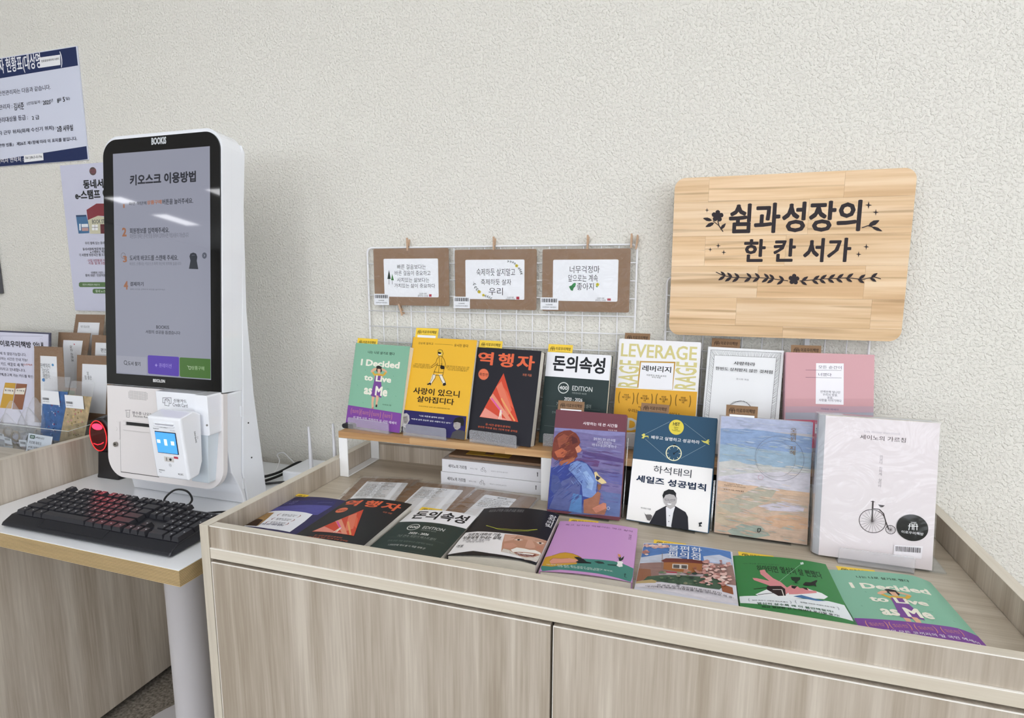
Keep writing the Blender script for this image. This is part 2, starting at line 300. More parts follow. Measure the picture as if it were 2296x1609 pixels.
ART={
'decided':[('T','나는 나로 살기로 했다',-38.7,177.8,37.7,171.2,'1c2a24',2),('T','I Decided',-55.8,157.4,55.4,142.1,'f2efe0',4),('G','cover_illustration'),('P',[-9.5,143.3,-2.9,145.5,5.8,143.1,8,133,4.5,128.9,-5.2,129.5,-9.1,134.3],'2c2626'),('P',[-5.5,137.7,3.4,137.8,4.5,128.7,0.2,125.8,-4.1,129],'ecbc9c'),('P',[-8.3,139.5,-14.7,139,-22.8,133.3,-24.1,129.3,-20,127.8,-13.7,122.4,-11.7,124.4,-16,130.7,-8.2,134.9],'ecbc9c'),('P',[5.7,139.5,14.1,138.6,22.4,134.1,23.4,131.1,18.5,126.2,15.7,128,17.6,132.2,7.7,135],'ecbc9c'),('P',[-20.1,128.3,-15.8,129.9,-9.9,125.3,-10,119.6,-15.5,123.5],'e8b94a'),('P',[22.2,131.1,17.6,132.2,13.2,128.3,13.5,122,18.4,124.9],'e8b94a'),('P',[-10.9,125.2,-3.2,127.1,8,126.7,13.6,125.8,11.3,115.5,10.1,107.2,-9.6,106.6,-10.5,116.2],'e8b94a'),('P',[-9.4,121.5,10.3,122.5,10.2,106.5,16,85.4,15.4,72.7,8.2,74,3.8,72.1,-4.3,72.8,-14.8,74.4,-13.1,87.9,-10.9,104.4],'8452a0'),('P',[-11.5,73.9,-3.7,72.9,-4.2,68.3,-4.8,59.3,-2.9,51.9,-3.8,44.9,-7.8,46.3,-10.2,57.5],'ecbc9c'),('P',[-0.3,77.5,7.2,76.5,8.9,69.5,6.6,60.4,8.1,54.3,6.2,50.5,2.2,51.6,1.6,63.7],'ecbc9c'),('P',[2.8,56.3,7.2,56.2,6.9,50.1,2.3,51.1],'2c2626'),('P',[-7.9,47,-2.8,51.1,-2.4,44.3,-6.1,43.2],'d08080'),('T','to Live',-40.4,122.6,37.5,108.5,'f2efe0',4),('T','as Me',-36,98.4,31.1,76.4,'f2efe0',4),('T','김수현 글·그림',21.5,60.1,45.3,57,'3a5a4a',0),('L',[-40.3,132.8,-38.8,131.3],0.5,'3a6a55'),('L',[41.9,125,43.7,123.4],0.5,'3a6a55'),('L',[-58.2,96.3,-56.3,94.9],0.5,'3a6a55'),('L',[54.7,80.9,56.4,79.8],0.5,'3a6a55'),('L',[-35.4,57,-33.3,56],0.5,'3a6a55'),('L',[28.6,95.1,35.3,94.2],0.4,'3a6a55'),('G','belly_band'),('P',[-79.5,47,76.4,43.9,78.5,-0.7,-77.7,-0.4],'8a4fa8'),('G','band_lettering'),('T','(        )',-66.6,42,-39,26.4,'e8a090',1),('T','베스트셀러\n에세이 1위',-62,37.9,-43.6,30.5,'e8a090',0),('T','(        )',-36.9,41.8,-9.8,26.3,'e8a090',1),('T','베스트셀러\n에세이 1위',-32.3,37.6,-14.3,30.3,'e8a090',0),('T','(        )',-5.7,41.2,20.8,25.8,'e8a090',1),('T','베스트셀러\n에세이 1위',-1.3,37.1,16.4,29.9,'e8a090',0),('T','(        )',26.6,41,52.5,25.9,'e8a090',1),('T','베스트셀러\n에세이 1위',31,37,48.2,29.9,'e8a090',0),('T','이 땅의 모든 코끼리의 잎 국민 에세이',-56.8,24,66.4,17.7,'f0e8f4',1)],
'yellow':[('T','강순희 말하고',-64.9,205.4,-26.2,200.1,'3a2c10',1),('L',[-22.4,202.8,23.3,202.5],0.5,'3a2c10'),('T','유시민 듣다',26.7,205.4,61.1,198.9,'3a2c10',1),('T','하루도 마르지 않는 행복이\n마음도 단순한 내일의 희망으로\n이야기하는 사람,참 다시 만나라',-71,156.7,-24.7,146,'4a3810',0),('T','삶을 따라가다 문 채로 만나는 사람\n빛나고 다정한 이야기를 적어 내는\n시간으로 유시민의 말을 듣다!',13.5,156.8,70,145.7,'4a3810',0),('G','cover_illustration'),('P',[-27.5,111,-21.6,118.8,-18.2,134.5,-9.9,135,-11.5,127,-18.2,114.6,-18.3,109.7,-22.4,110.8],'f4ead8'),('P',[-2.9,135.5,5.3,136.1,12.6,123.7,18.6,116.8,17,111.8,12.1,111.9,6.1,120.8],'f4ead8'),('P',[-11.9,188.8,-7.4,190.7,-1.6,189.3,1.6,182.5,-0.3,176.1,-7.3,176.5,-11.4,179.3],'f0c840'),('P',[-11.4,185.5,-2.5,184.2,-2.5,179.8,-8.2,176.9,-10.9,179.8],'f4ead8'),('P',[-11.7,185.8,-3.1,184.5,-3.2,181.2,-7.1,180.5,-11.2,181.8],'1c1410'),('L',[-11.9,188.8,-7.4,190.7,-1.6,189.3,2.2,182,-0.2,175.4,-7.3,176.5,-10.8,179.3,-11.8,188.3],0.9,'1c1410'),('L',[-7.2,175.5,-11.9,169.2,-13.5,160.4,-22.9,153.1],0.9,'1c1410'),('L',[0.4,175.4,6.3,169,11,159.4,10.7,153.2,7.7,149.3],0.9,'1c1410'),('L',[-8.7,160.7,-9.8,154.4,-14.8,140.4,-4.9,139.3,8.2,139.5,8.7,148.1,3,152.7,0.6,160],0.9,'1c1410'),('L',[-14.8,140.4,-15.6,134.1,-4,132.9,8.3,134.8,8.2,139.5],0.9,'1c1410'),('L',[-9.1,155,2.2,154.7],0.9,'1c1410'),('L',[-7.2,175.5,-3.6,159.8,-4.3,154.8,-3.6,139.9],0.7,'1c1410'),('L',[0.4,175.4,-0.2,167.4,2.9,157.7],0.7,'1c1410'),('L',[-22.9,153.1,-22.8,148.6,-17.9,151.9,-10.3,158.1],0.9,'1c1410'),('P',[-0.8,156.2,8.2,155,10.3,148.2,2.4,147.2,-1.1,150],'1c1410'),('L',[-16.7,134.1,-17.6,124.1,-22.4,114.8],0.9,'1c1410'),('L',[-9.6,133.3,-10.5,125.8,-17.3,114.2],0.9,'1c1410'),('L',[-1.2,133.1,4.9,123.2,11.4,116.3],0.9,'1c1410'),('L',[6.1,134.4,12.4,125,17.3,117.7],0.9,'1c1410'),('P',[-29.1,111.8,-21.2,115.9,-18.3,113.6,-19.3,109.1,-21.9,111.4,-27.4,110],'1c1410'),('P',[10.9,116.3,17.2,118.7,19,113.9,15.7,111.2,11,111.4],'1c1410'),('T','사랑이 있으니',-61.5,102.9,54.6,88,'1c1410',2),('T','살아집디다',-49.2,84.4,43.5,70.7,'1c1410',2),('T','유시민 인터뷰·글  김세라 기록  4.3평화박물관재단 제공',-42.6,63.2,35.6,60.8,'4a3810',0),('G','belly_band'),('P',[-81.8,50,77.3,50.1,79.5,-0.5,-80.7,-0.7],'2b2560'),('G','band_lettering'),('T','"나도 아흔세 살까지 산다면',-38.5,42.6,23.9,39,'f0f0f4',1),('T','\'아흔세 살의 강순희\' 같은 사람이 되고 싶다."',-57.4,33.7,43.3,30.3,'f0f0f4',1),('G','band_portraits'),('P',[-81.2,32.4,-77.9,41.7,-70.7,43.3,-63.7,39,-61,28.9,-65.3,19.8,-69.5,17,-66.3,0,-79.6,-0.1],'b8b4b4'),('P',[-79.1,34.1,-68.1,38.1,-64.8,26.1,-68.2,19.6,-74.8,21.4],'8c8686'),('L',[-75.4,33,-70.4,33.9],0.5,'302c2c'),('L',[-72.9,24,-68.4,24.5],0.5,'302c2c'),('P',[-81.1,9.6,-77.4,13.7,-68.2,10.4,-66.9,0.2,-80.2,-0.2],'3a3640'),('L',[-79.7,9.8,-77.3,3.8],0.8,'c8c4c8'),('L',[-75,11.5,-72,3.1],0.8,'c8c4c8'),('P',[47.2,35.7,51,43.3,60.7,47.3,69.3,46.7,73.6,38.3,73.3,28.8,66.3,29.3,58.5,27.3,51,27.7],'1e1a1c'),('P',[49.1,33.5,57.4,36,65.6,34.4,66.4,24.5,59.6,19.1,53.6,20.4,49,26.4],'a8a2a0'),('L',[48.8,31.8,56.6,31.9],0.5,'201c1c'),('L',[52,24,56.7,25],0.5,'504a4a'),('P',[44.8,-0.3,49.2,13.3,59.6,19.6,72.9,19.3,79.7,16.4,79.8,-0.5],'4a484c')],
'black':[('T','역',-70.1,189.6,-32.6,161.3,'f4724c',3),('T','행',-21.5,189.5,15.5,159.4,'f4724c',3),('T','자',23.6,187.9,64.1,157.2,'f4724c',3),('G','round_badge'),('P',[-40,141.5,-38.4,139.9,-40,138.6,-38.8,136.7,-40.8,135.8,-40.1,133.7,-42.3,133.4,-42.2,131.2,-44.4,131.4,-44.9,129.3,-47,130.1,-48.1,128.2,-50,129.5,-51.5,128,-53,129.6,-54.9,128.5,-56,130.5,-58.1,130,-58.6,132.1,-60.9,132.1,-60.8,134.3,-63,134.9,-62.3,136.9,-64.3,138,-63.1,139.8,-64.8,141.3,-63.1,142.7,-64.4,144.6,-62.3,145.5,-63.1,147.6,-60.8,147.9,-61,150.1,-58.7,149.9,-58.2,152,-56,151.2,-55,153.1,-53.1,151.8,-51.6,153.3,-50,151.6,-48.1,152.7,-47.1,150.7,-45,151.3,-44.5,149.1,-42.2,149.1,-42.3,146.9,-40.1,146.4,-40.8,144.3,-38.8,143.2],'f4805c'),('T','확장판',-62,143.7,-40.2,136.9,'4a1c14',1),('T','자청 지음',39.9,149.3,60.7,143.9,'e08060',1),('G','cover_illustration'),('P',[-4.2,146.5,42.5,47.8,-48.6,48.8],'e0523a'),('P',[-4.2,146.5,42.5,47.8,11.9,111.8],'c84434'),('P',[-8,124.4,9.9,107,29.7,73.7,1.5,92.1],'f07050'),('P',[-17.5,116.4,-7.3,129.2,25,70.9,16.7,56.1],'f48468'),('P',[-30,91.6,-23.4,101.7,27.8,49.2,17.8,47.9],'f4a084'),('P',[-27.2,90.6,-24.2,92.1,5.2,64.3,1.6,62.7],'f060b0'),('P',[-3.6,91.6,-1.4,94.2,35.9,50.1,33.1,48.1],'f8b070'),('P',[-37.6,69.4,-3.8,54,27.8,49.2,7.4,48.2,-47.6,49.4],'f8a090'),('P',[-2,68.2,-0.1,69.4,1.7,67.7,3,61.7,3.5,50.1,2,49.5,-0.1,57.9,-1.5,49.1,-2.9,49.4,-2.7,61.1],'f4e0d0'),('T','돈·시간·운명으로부터',-31.8,37.4,26.1,32.8,'e4704c',1),('T','완전한 자유를 얻는 7단계 인생 공략집',-49.2,30.2,43,26.2,'e4704c',1)],
'leverage':[('T','LEVERAGE',-76.4,211.9,75.9,183.9,'e4d996',2),('P',[-35.7,176.6,35.7,179.4,34.1,122.6,-37.4,121],'d0a24c'),('P',[-33,174,32.9,176.3,33.2,123,-34.7,120.7],'f0f0f4'),('T','레버리지',-29.7,168.5,28.2,156.4,'1a1a1e',2),('T','자본주의 속에 숨겨진\n부의 비밀',-20.2,150.6,19.5,143.5,'2a2a2e',1),('V','RAGE',-77.8,176.8,-35.8,120.2,'e4d996',2),('V','RAGE',36.5,180.1,77.7,125.7,'e4d996',2),('G','belly_band'),('P',[-83.5,117.8,83.6,122.7,82.3,42.9,-82.6,24.8],'f6b83c'),('G','band_lettering'),('T','"인생은 지렛대다.\n우리는 다 더 쉽게 살 수 있다."',-52.7,84.2,50.6,70.2,'2a2010',1),('T','DE',-52.8,58.3,-12.2,32.5,'d8d8d0',3),('T','(        )',-74.5,110.6,-41.2,86.3,'8a6a20',3),('T','아마존\n베스트셀러\n1위',-66.2,106.7,-49.5,92.9,'2a2010',1),('T','(        )',-36.3,111.4,-3.8,87.5,'8a6a20',3),('T','아마존\n베스트셀러\n1위',-28.2,107.5,-11.9,94,'2a2010',1),('T','(        )',1.9,112.8,33.4,89.1,'8a6a20',3),('T','아마존\n베스트셀러\n1위',9.7,108.9,25.6,95.5,'2a2010',1),('T','(        )',40.3,114.2,71,90.8,'8a6a20',3),('T','아마존\n베스트셀러\n1위',47.9,110.4,63.4,97.1,'2a2010',1)],
'white':[('G','cover_illustration'),('L',[-63.5,204.4,64.2,206.1],0.5,'3a3a3c'),('L',[-55.9,194.3,56.9,196.2],0.5,'3a3a3c'),('L',[-63.5,204.4,-65.9,69.2,-66.7,25.7],0.5,'3a3a3c'),('L',[-55.9,194.3,-57.4,67,-57.9,26.9],0.5,'3a3a3c'),('L',[64.2,206.1,62.2,80.6,62.2,42.3],0.5,'3a3a3c'),('L',[56.9,196.2,54.7,79.7,54.7,41.4],0.5,'3a3a3c'),('L',[-63.5,204.4,-55.3,194.3],0.35,'4a4a4c'),('L',[-60.5,204.4,-52.2,194.4],0.35,'4a4a4c'),('L',[-57.4,204.5,-50.4,194.3],0.35,'4a4a4c'),('L',[-54.4,204.5,-45.5,194.5],0.35,'4a4a4c'),('L',[-51.4,204.6,-43.2,194.5],0.35,'4a4a4c'),('L',[-48.3,204.6,-41.2,194.5],0.35,'4a4a4c'),('L',[-45.3,204.6,-39.5,194.5],0.35,'4a4a4c'),('L',[-42.3,204.7,-36.7,194.5],0.35,'4a4a4c'),('L',[-39.3,204.7,-32.5,194.7],0.35,'4a4a4c'),('L',[-36.3,204.8,-29.9,194.8],0.35,'4a4a4c'),('L',[-33.3,204.8,-28.6,194.7],0.35,'4a4a4c'),('L',[-30.4,204.8,-24.9,194.8],0.35,'4a4a4c'),('L',[-27.4,204.9,-21.9,194.9],0.35,'4a4a4c'),('L',[-24.4,204.9,-20,194.9],0.35,'4a4a4c'),('L',[-21.5,205,-17.6,194.9],0.35,'4a4a4c'),('L',[-18.5,205,-15.1,195],0.35,'4a4a4c'),('L',[-15.6,205,-11.3,195],0.35,'4a4a4c'),('L',[-12.6,205.1,-9.7,195.1],0.35,'4a4a4c'),('L',[-9.7,205.1,-6.2,195.1],0.35,'4a4a4c'),('L',[-6.8,205.2,-3.7,195.1],0.35,'4a4a4c'),('L',[-3.8,205.2,-2.1,195.2],0.35,'4a4a4c'),('L',[-0.9,205.2,0.7,195.2],0.35,'4a4a4c'),('L',[2,205.3,2.1,195.2],0.35,'4a4a4c'),('L',[4.9,205.3,6.3,195.4],0.35,'4a4a4c'),('L',[7.8,205.4,7,195.2],0.35,'4a4a4c'),('L',[10.6,205.4,10.1,195.3],0.35,'4a4a4c'),('L',[13.5,205.4,13.1,195.4],0.35,'4a4a4c'),('L',[16.4,205.5,17,195.6],0.35,'4a4a4c'),('L',[19.3,205.5,18,195.5],0.35,'4a4a4c'),('L',[22.1,205.6,21.1,195.6],0.35,'4a4a4c'),('L',[25,205.6,23,195.5],0.35,'4a4a4c'),('L',[27.8,205.6,25.4,195.6],0.35,'4a4a4c'),('L',[30.7,205.7,29.3,195.8],0.35,'4a4a4c'),('L',[33.5,205.7,29.7,195.7],0.35,'4a4a4c'),('L',[36.3,205.8,34,195.8],0.35,'4a4a4c'),('L',[39.1,205.8,35.2,195.8],0.35,'4a4a4c'),('L',[42,205.8,37.5,195.8],0.35,'4a4a4c'),('L',[44.8,205.9,39.7,195.8],0.35,'4a4a4c'),('L',[47.6,205.9,44.3,195.9],0.35,'4a4a4c'),('L',[50.4,205.9,46.4,196],0.35,'4a4a4c'),('L',[53.2,206,47.1,196],0.35,'4a4a4c'),('L',[55.9,206,51.9,196.1],0.35,'4a4a4c'),('L',[58.7,206.1,53,196],0.35,'4a4a4c'),('L',[61.5,206.1,55.9,196.1],0.35,'4a4a4c'),('L',[-63.5,204.4,-56,193.6],0.35,'4a4a4c'),('L',[-63.6,200.8,-56.1,190.4],0.35,'4a4a4c'),('L',[-63.7,197.2,-55.9,184.3],0.35,'4a4a4c'),('L',[-63.7,193.6,-56.2,184.1],0.35,'4a4a4c'),('L',[-63.8,190,-56.1,180.3],0.35,'4a4a4c'),('L',[-63.9,186.5,-56.3,176.2],0.35,'4a4a4c'),('L',[-63.9,182.9,-56.2,173.8],0.35,'4a4a4c'),('L',[-64,179.3,-56.4,169.3],0.35,'4a4a4c'),('L',[-64,175.7,-56.3,167.2],0.35,'4a4a4c'),('L',[-64.1,172.1,-56.3,163.5],0.35,'4a4a4c'),('L',[-64.2,168.5,-56.5,160.2],0.35,'4a4a4c'),('L',[-64.2,165,-56.3,155.7],0.35,'4a4a4c'),('L',[-64.3,161.4,-56.2,150.6],0.35,'4a4a4c'),('L',[-64.4,157.8,-56.4,148.8],0.35,'4a4a4c'),('L',[-64.4,154.2,-56.6,145.9],0.35,'4a4a4c'),('L',[-64.5,150.6,-56.7,142.3],0.35,'4a4a4c'),('L',[-64.6,147.1,-56.5,139.2],0.35,'4a4a4c'),('L',[-64.6,143.5,-56.5,135.8],0.35,'4a4a4c'),('L',[-64.7,139.9,-56.5,130.9],0.35,'4a4a4c'),('L',[-64.7,136.3,-56.8,128.8],0.35,'4a4a4c'),('L',[-64.8,132.8,-56.7,126.3],0.35,'4a4a4c'),('L',[-64.9,129.2,-56.8,123.1],0.35,'4a4a4c'),('L',[-64.9,125.6,-56.7,117.5],0.35,'4a4a4c'),('L',[-65,122,-56.9,116.9],0.35,'4a4a4c'),('L',[-65.1,118.5,-57,111.8],0.35,'4a4a4c'),('L',[-65.1,114.9,-57.1,109],0.35,'4a4a4c'),('L',[-65.2,111.3,-57.1,104.8],0.35,'4a4a4c'),('L',[-65.3,107.7,-57,101.2],0.35,'4a4a4c'),('L',[-65.3,104.2,-57.2,100],0.35,'4a4a4c'),('L',[-65.4,100.6,-56.9,94.1],0.35,'4a4a4c'),('L',[-65.4,97,-57.1,90.6],0.35,'4a4a4c'),('L',[-65.5,93.5,-57.1,88.1],0.35,'4a4a4c'),('L',[-65.6,89.9,-57.3,84.8],0.35,'4a4a4c'),('L',[-65.6,86.3,-57.3,81.9],0.35,'4a4a4c'),('L',[-65.7,82.8,-57.3,78],0.35,'4a4a4c'),('L',[-65.8,79.2,-57.2,73.9],0.35,'4a4a4c'),('L',[-65.8,75.6,-57.6,73.3],0.35,'4a4a4c'),('L',[-65.9,72.1,-57.4,67],0.35,'4a4a4c'),('L',[-65.9,68.5,-57.6,66.8],0.35,'4a4a4c'),('L',[-66,64.9,-57.7,63.1],0.35,'4a4a4c'),('L',[-66.1,61.4,-57.6,58],0.35,'4a4a4c'),('L',[-66.1,57.8,-57.5,56.3],0.35,'4a4a4c'),('L',[-66.2,54.2,-57.6,51.7],0.35,'4a4a4c'),('L',[-66.3,50.7,-57.6,47.1],0.35,'4a4a4c'),('L',[-66.3,47.1,-57.7,46.9],0.35,'4a4a4c'),('L',[-66.4,43.5,-58,43.5],0.35,'4a4a4c'),('L',[-66.5,40,-58,39.8],0.35,'4a4a4c'),('L',[-66.5,36.4,-57.8,34.3],0.35,'4a4a4c'),('L',[-66.6,32.9,-57.9,31.7],0.35,'4a4a4c'),('L',[-66.6,29.3,-58.1,29.5],0.35,'4a4a4c'),('L',[64.2,206.1,56.8,195.1],0.35,'4a4a4c'),('L',[64.2,202.8,56.8,190.6],0.35,'4a4a4c'),('L',[64.2,199.6,56.8,188.3],0.35,'4a4a4c'),('L',[64.1,196.3,56.7,186.7],0.35,'4a4a4c'),('L',[64.1,193,56.6,182.2],0.35,'4a4a4c'),('L',[64,189.7,56.6,178.7],0.35,'4a4a4c'),('L',[64,186.4,56.6,176.4],0.35,'4a4a4c'),('L',[64,183.1,56.5,172.8],0.35,'4a4a4c'),('L',[63.9,179.8,56.7,168.7],0.35,'4a4a4c'),('L',[63.9,176.5,56.3,167.9],0.35,'4a4a4c'),('L',[63.8,173.3,56.4,163.9],0.35,'4a4a4c'),('L',[63.8,170,56.3,161],0.35,'4a4a4c'),('L',[63.8,166.7,56.4,157.4],0.35,'4a4a4c'),('L',[63.7,163.4,56.1,155.5],0.35,'4a4a4c'),('L',[63.7,160.1,56.4,150.8],0.35,'4a4a4c'),('L',[63.6,156.8,56.1,148],0.35,'4a4a4c'),('L',[63.6,153.6,56.2,143.8],0.35,'4a4a4c'),('L',[63.5,150.3,55.9,143.2],0.35,'4a4a4c'),('L',[63.5,147,55.9,139.7],0.35,'4a4a4c'),('L',[63.5,143.7,56.1,134.6],0.35,'4a4a4c'),('L',[63.4,140.4,56.1,131.6],0.35,'4a4a4c'),('L',[63.4,137.2,56.1,128.3],0.35,'4a4a4c'),('L',[63.3,133.9,55.9,127.4],0.35,'4a4a4c'),('L',[63.3,130.6,55.8,123.7],0.35,'4a4a4c'),('L',[63.3,127.3,55.9,118.9],0.35,'4a4a4c'),('L',[63.2,124.1,55.6,118.6],0.35,'4a4a4c'),('L',[63.2,120.8,55.8,113.8],0.35,'4a4a4c'),('L',[63.1,117.5,55.7,110.2],0.35,'4a4a4c'),('L',[63.1,114.2,55.5,109.1],0.35,'4a4a4c'),('L',[63.1,111,55.7,103.6],0.35,'4a4a4c'),('L',[63,107.7,55.6,100.8],0.35,'4a4a4c'),('L',[63,104.4,55.4,98.1],0.35,'4a4a4c'),('L',[62.9,101.1,55.4,95.1],0.35,'4a4a4c'),('L',[62.9,97.9,55.6,91],0.35,'4a4a4c'),('L',[62.8,94.6,55.5,88],0.35,'4a4a4c'),('L',[62.8,91.3,55.5,85],0.35,'4a4a4c'),('L',[62.8,88,55.2,82.7],0.35,'4a4a4c'),('L',[62.7,84.8,55.2,81],0.35,'4a4a4c'),('L',[62.7,81.5,55.1,77.3],0.35,'4a4a4c'),('L',[62.6,78.2,55,74.9],0.35,'4a4a4c'),('L',[62.6,75,55.2,71.8],0.35,'4a4a4c'),('L',[62.6,71.7,54.9,68.6],0.35,'4a4a4c'),('L',[62.5,68.4,54.9,64.9],0.35,'4a4a4c'),('L',[62.5,65.2,54.9,61.9],0.35,'4a4a4c'),('L',[62.4,61.9,54.8,59.6],0.35,'4a4a4c'),('L',[62.4,58.6,55,53.9],0.35,'4a4a4c'),('L',[62.4,55.4,55,51.7],0.35,'4a4a4c'),('L',[62.3,52.1,54.8,49.7],0.35,'4a4a4c'),('L',[62.3,48.8,54.8,47.5],0.35,'4a4a4c'),('L',[62.2,45.6,54.7,41.9],0.35,'4a4a4c'),('T','사랑하라',-18.3,184.4,20.4,177.4,'26262a',1),('T','한번도 상처받지 않은 것처럼',-51.3,171.6,52,164.9,'26262a',1),('T','류시화 엮음',-11.6,151.9,11.3,148.4,'8a8a8e',0),('L',[-19.1,98.8,-12.9,104.9,-0.4,108.6,11,106.1,17.7,99],0.6,'3a3a3c'),('L',[-16.8,99.6,-8.2,106,5.2,108.5,15.4,102.9,18.8,98.5],0.6,'3a3a3c')],
'pink':[('G','cover_illustration'),('P',[-73.1,121.9,77,129.6,76.9,115.5,-73.1,107.3],'d4a4a8'),('P',[-73.1,107.3,76.9,115.5,77.1,104.3,-73.1,95.7],'c0a2ac'),('P',[-73.1,95.7,77.1,104.3,77.6,0.9,-72.4,-11],'a8a8b4'),('P',[-22.5,190.2,24,191.4,25.2,115.5,-21.6,114.7],'f2f0f4'),('L',[-39.9,176.8,20.4,178.4],0.5,'3a2a3c'),('L',[-39.6,163.2,20.7,164.6],0.5,'3a2a3c'),('T','모든 순간이',-18.4,186.3,20.4,180.4,'32304a',0),('T','너였다',-18.1,172.5,4,166.5,'32304a',0),('T','반짝반짝 빛나던\n우리의 밤을,\n꿈을,\n사랑을 이야기하다',-16.4,140.3,21.5,119.9,'4a4a5a',0),('T','하태완 에세이',-12.6,107.8,16.7,104.3,'7c7c9c',0),('G','belly_band'),('P',[-73,83,76.1,88.8,76,37,-72.9,31.5],'d06880'),('P',[-21.9,77.4,38.6,77.4,38.6,60.3,-21.9,60.3],'eef0f2'),('G','band_lettering'),('T','왜 우리 둘의',-20.7,71.8,38.5,63.1,'4c9cac',2),('T','크리스마스의 미소를',-34,54.5,28.5,48.7,'f0d0d8',0)],
'time':[('T','사랑하는 데 쓴 시간들',-13.5,178.3,53.7,172.1,'f0e8ec',1),('T','조은정 지음',36,167.3,53.2,164.8,'e0d0d8',0),('G','cover_illustration'),('Pn',[-70,162.1,69.3,164.7,71.2,6.6,-69.4,3.8],'7a72a0'),('Pn',[-70,161.4,69,164,69,157.9,24.6,154,-20,157.4,-69,155.1],'8a88b8'),('Pn',[-9.4,120,27.3,119.9,69.8,113.4,69.4,106.3,20.9,108.5,-10.3,109],'5c4a80'),('Pn',[-30.2,103.5,-1.2,109.9,24.8,105.3,22,94.3,-14.6,94.2],'684878'),('Pn',[22.8,83.7,69.5,85.2,69.7,64.2,42,68.1],'6a6aa4'),('Pn',[32.7,49.5,70.3,48.7,71.5,7.5,44.8,7.5],'6878a8'),('Pn',[-70,88.5,-62,80.2,-55.2,68.2,-59.1,49.8,-68.3,46.9],'6c74b4'),('Pn',[-28.5,0,16.7,24.9,35.2,16.7,43.1,7.3],'5c6898'),('Pn',[-69.4,129,-67.8,142.2,-60.1,152.1,-49.2,157.7,-37,159.3,-25.3,154.2,-19,146.5,-15.5,137.6,-17.8,132,-12.6,125.2,-14,119.6,-20.2,116.2,-18.7,110,-22.9,105.1,-37.3,98.2,-51.7,92.2,-54.1,97.4,-63.8,100.1,-70.4,105],'7c3c30'),('Pn',[-61.9,140.8,-49.6,151.2,-37.8,146.7,-44,131.4,-56.5,122.9],'9c5440'),('Pn',[-65.2,114.7,-50.8,123.4,-38.9,117.2,-45.4,105.6,-58.5,104.3],'c06848'),('Pn',[-34.2,148.8,-22.6,144.3,-20.1,137.2,-30.9,132.6],'5c2c2c'),('Pn',[-24.7,125.8,-17.8,132,-11.5,123.8,-14.4,118.6,-20.2,116.8],'d89070'),('Pn',[-52.2,97.6,-23.2,107.8,-25.2,99.4,-36.7,91.9,-54.1,87.4],'b06848'),('Pn',[-68.9,83.2,-54.2,88.3,-35,93.9,-26.2,100.2,-9.8,102.8,1.7,97.6,11.5,89.7,18.8,78,24.6,66.2,22.5,53.6,24.2,43.3,15.9,35.3,1.7,31.9,-1.1,21,-1.6,5.2,-68,4.9,-68.6,30.7,-70.2,57.6],'3c4a94'),('Pn',[-34,83.1,-31.3,94.3,-18.9,101.9,-0.2,98.3,11.9,84.4,23.2,67.8,21.9,50.1,24.4,41.6,12.3,34.9,-2.4,36.7,-5.8,55.7,-4.9,66.5,-11.9,62.2,-24,75.2],'7c98d0'),('Pn',[-6.1,80.7,0.9,85,16.9,67.1,14.7,49.2,3.5,53.3,6.3,64.2],'98b4e0'),('Pn',[-45.1,60.3,-23.7,71.6,-7.9,59.1,-9,28.8,-21.7,6.2,-66.2,6,-57.4,32],'5c6498'),('Pn',[-64.9,70.8,-53.3,68.5,-44.3,51.4,-57.6,33.8,-65.9,41.8],'4c5890'),('Pn',[-21,39.8,-4.3,38.2,-1.6,5.2,-27.1,5.5],'5c88c0'),('Pn',[0,29.9,15.7,37,25.6,48.7,31.2,45.9,30.4,33.5,29.3,24.7,41.4,29.6,44.8,19.6,41.3,7.1,18.2,5.9,2,5.6],'a87058'),('Pn',[17.4,16.3,37.8,29.2,43.3,28.1,43.6,19.5,25.2,8.5],'d08870'),('Pn',[15.7,83,20,85.2,25,78.7,38.3,69.5,41.3,66,31.7,63.1,20.4,69.3],'e8d49c'),('Pn',[20.6,78.2,29,74.7,24,68.8,19.8,71.9],'2c3050'),('Pn',[23.7,61.7,31.7,62.6,30.5,54.6,26.5,48.8],'8c6048'),('C',47.7,20.3,2.6,0.5,'e8e8f0'),('T','함께 하려고 했던 소란 우리를\n그리도록 속여삼기는\n어떤 데 하기를 함께 나를 쓰는 것',7.6,149.6,54.2,132.5,'e0e0f0',0)],
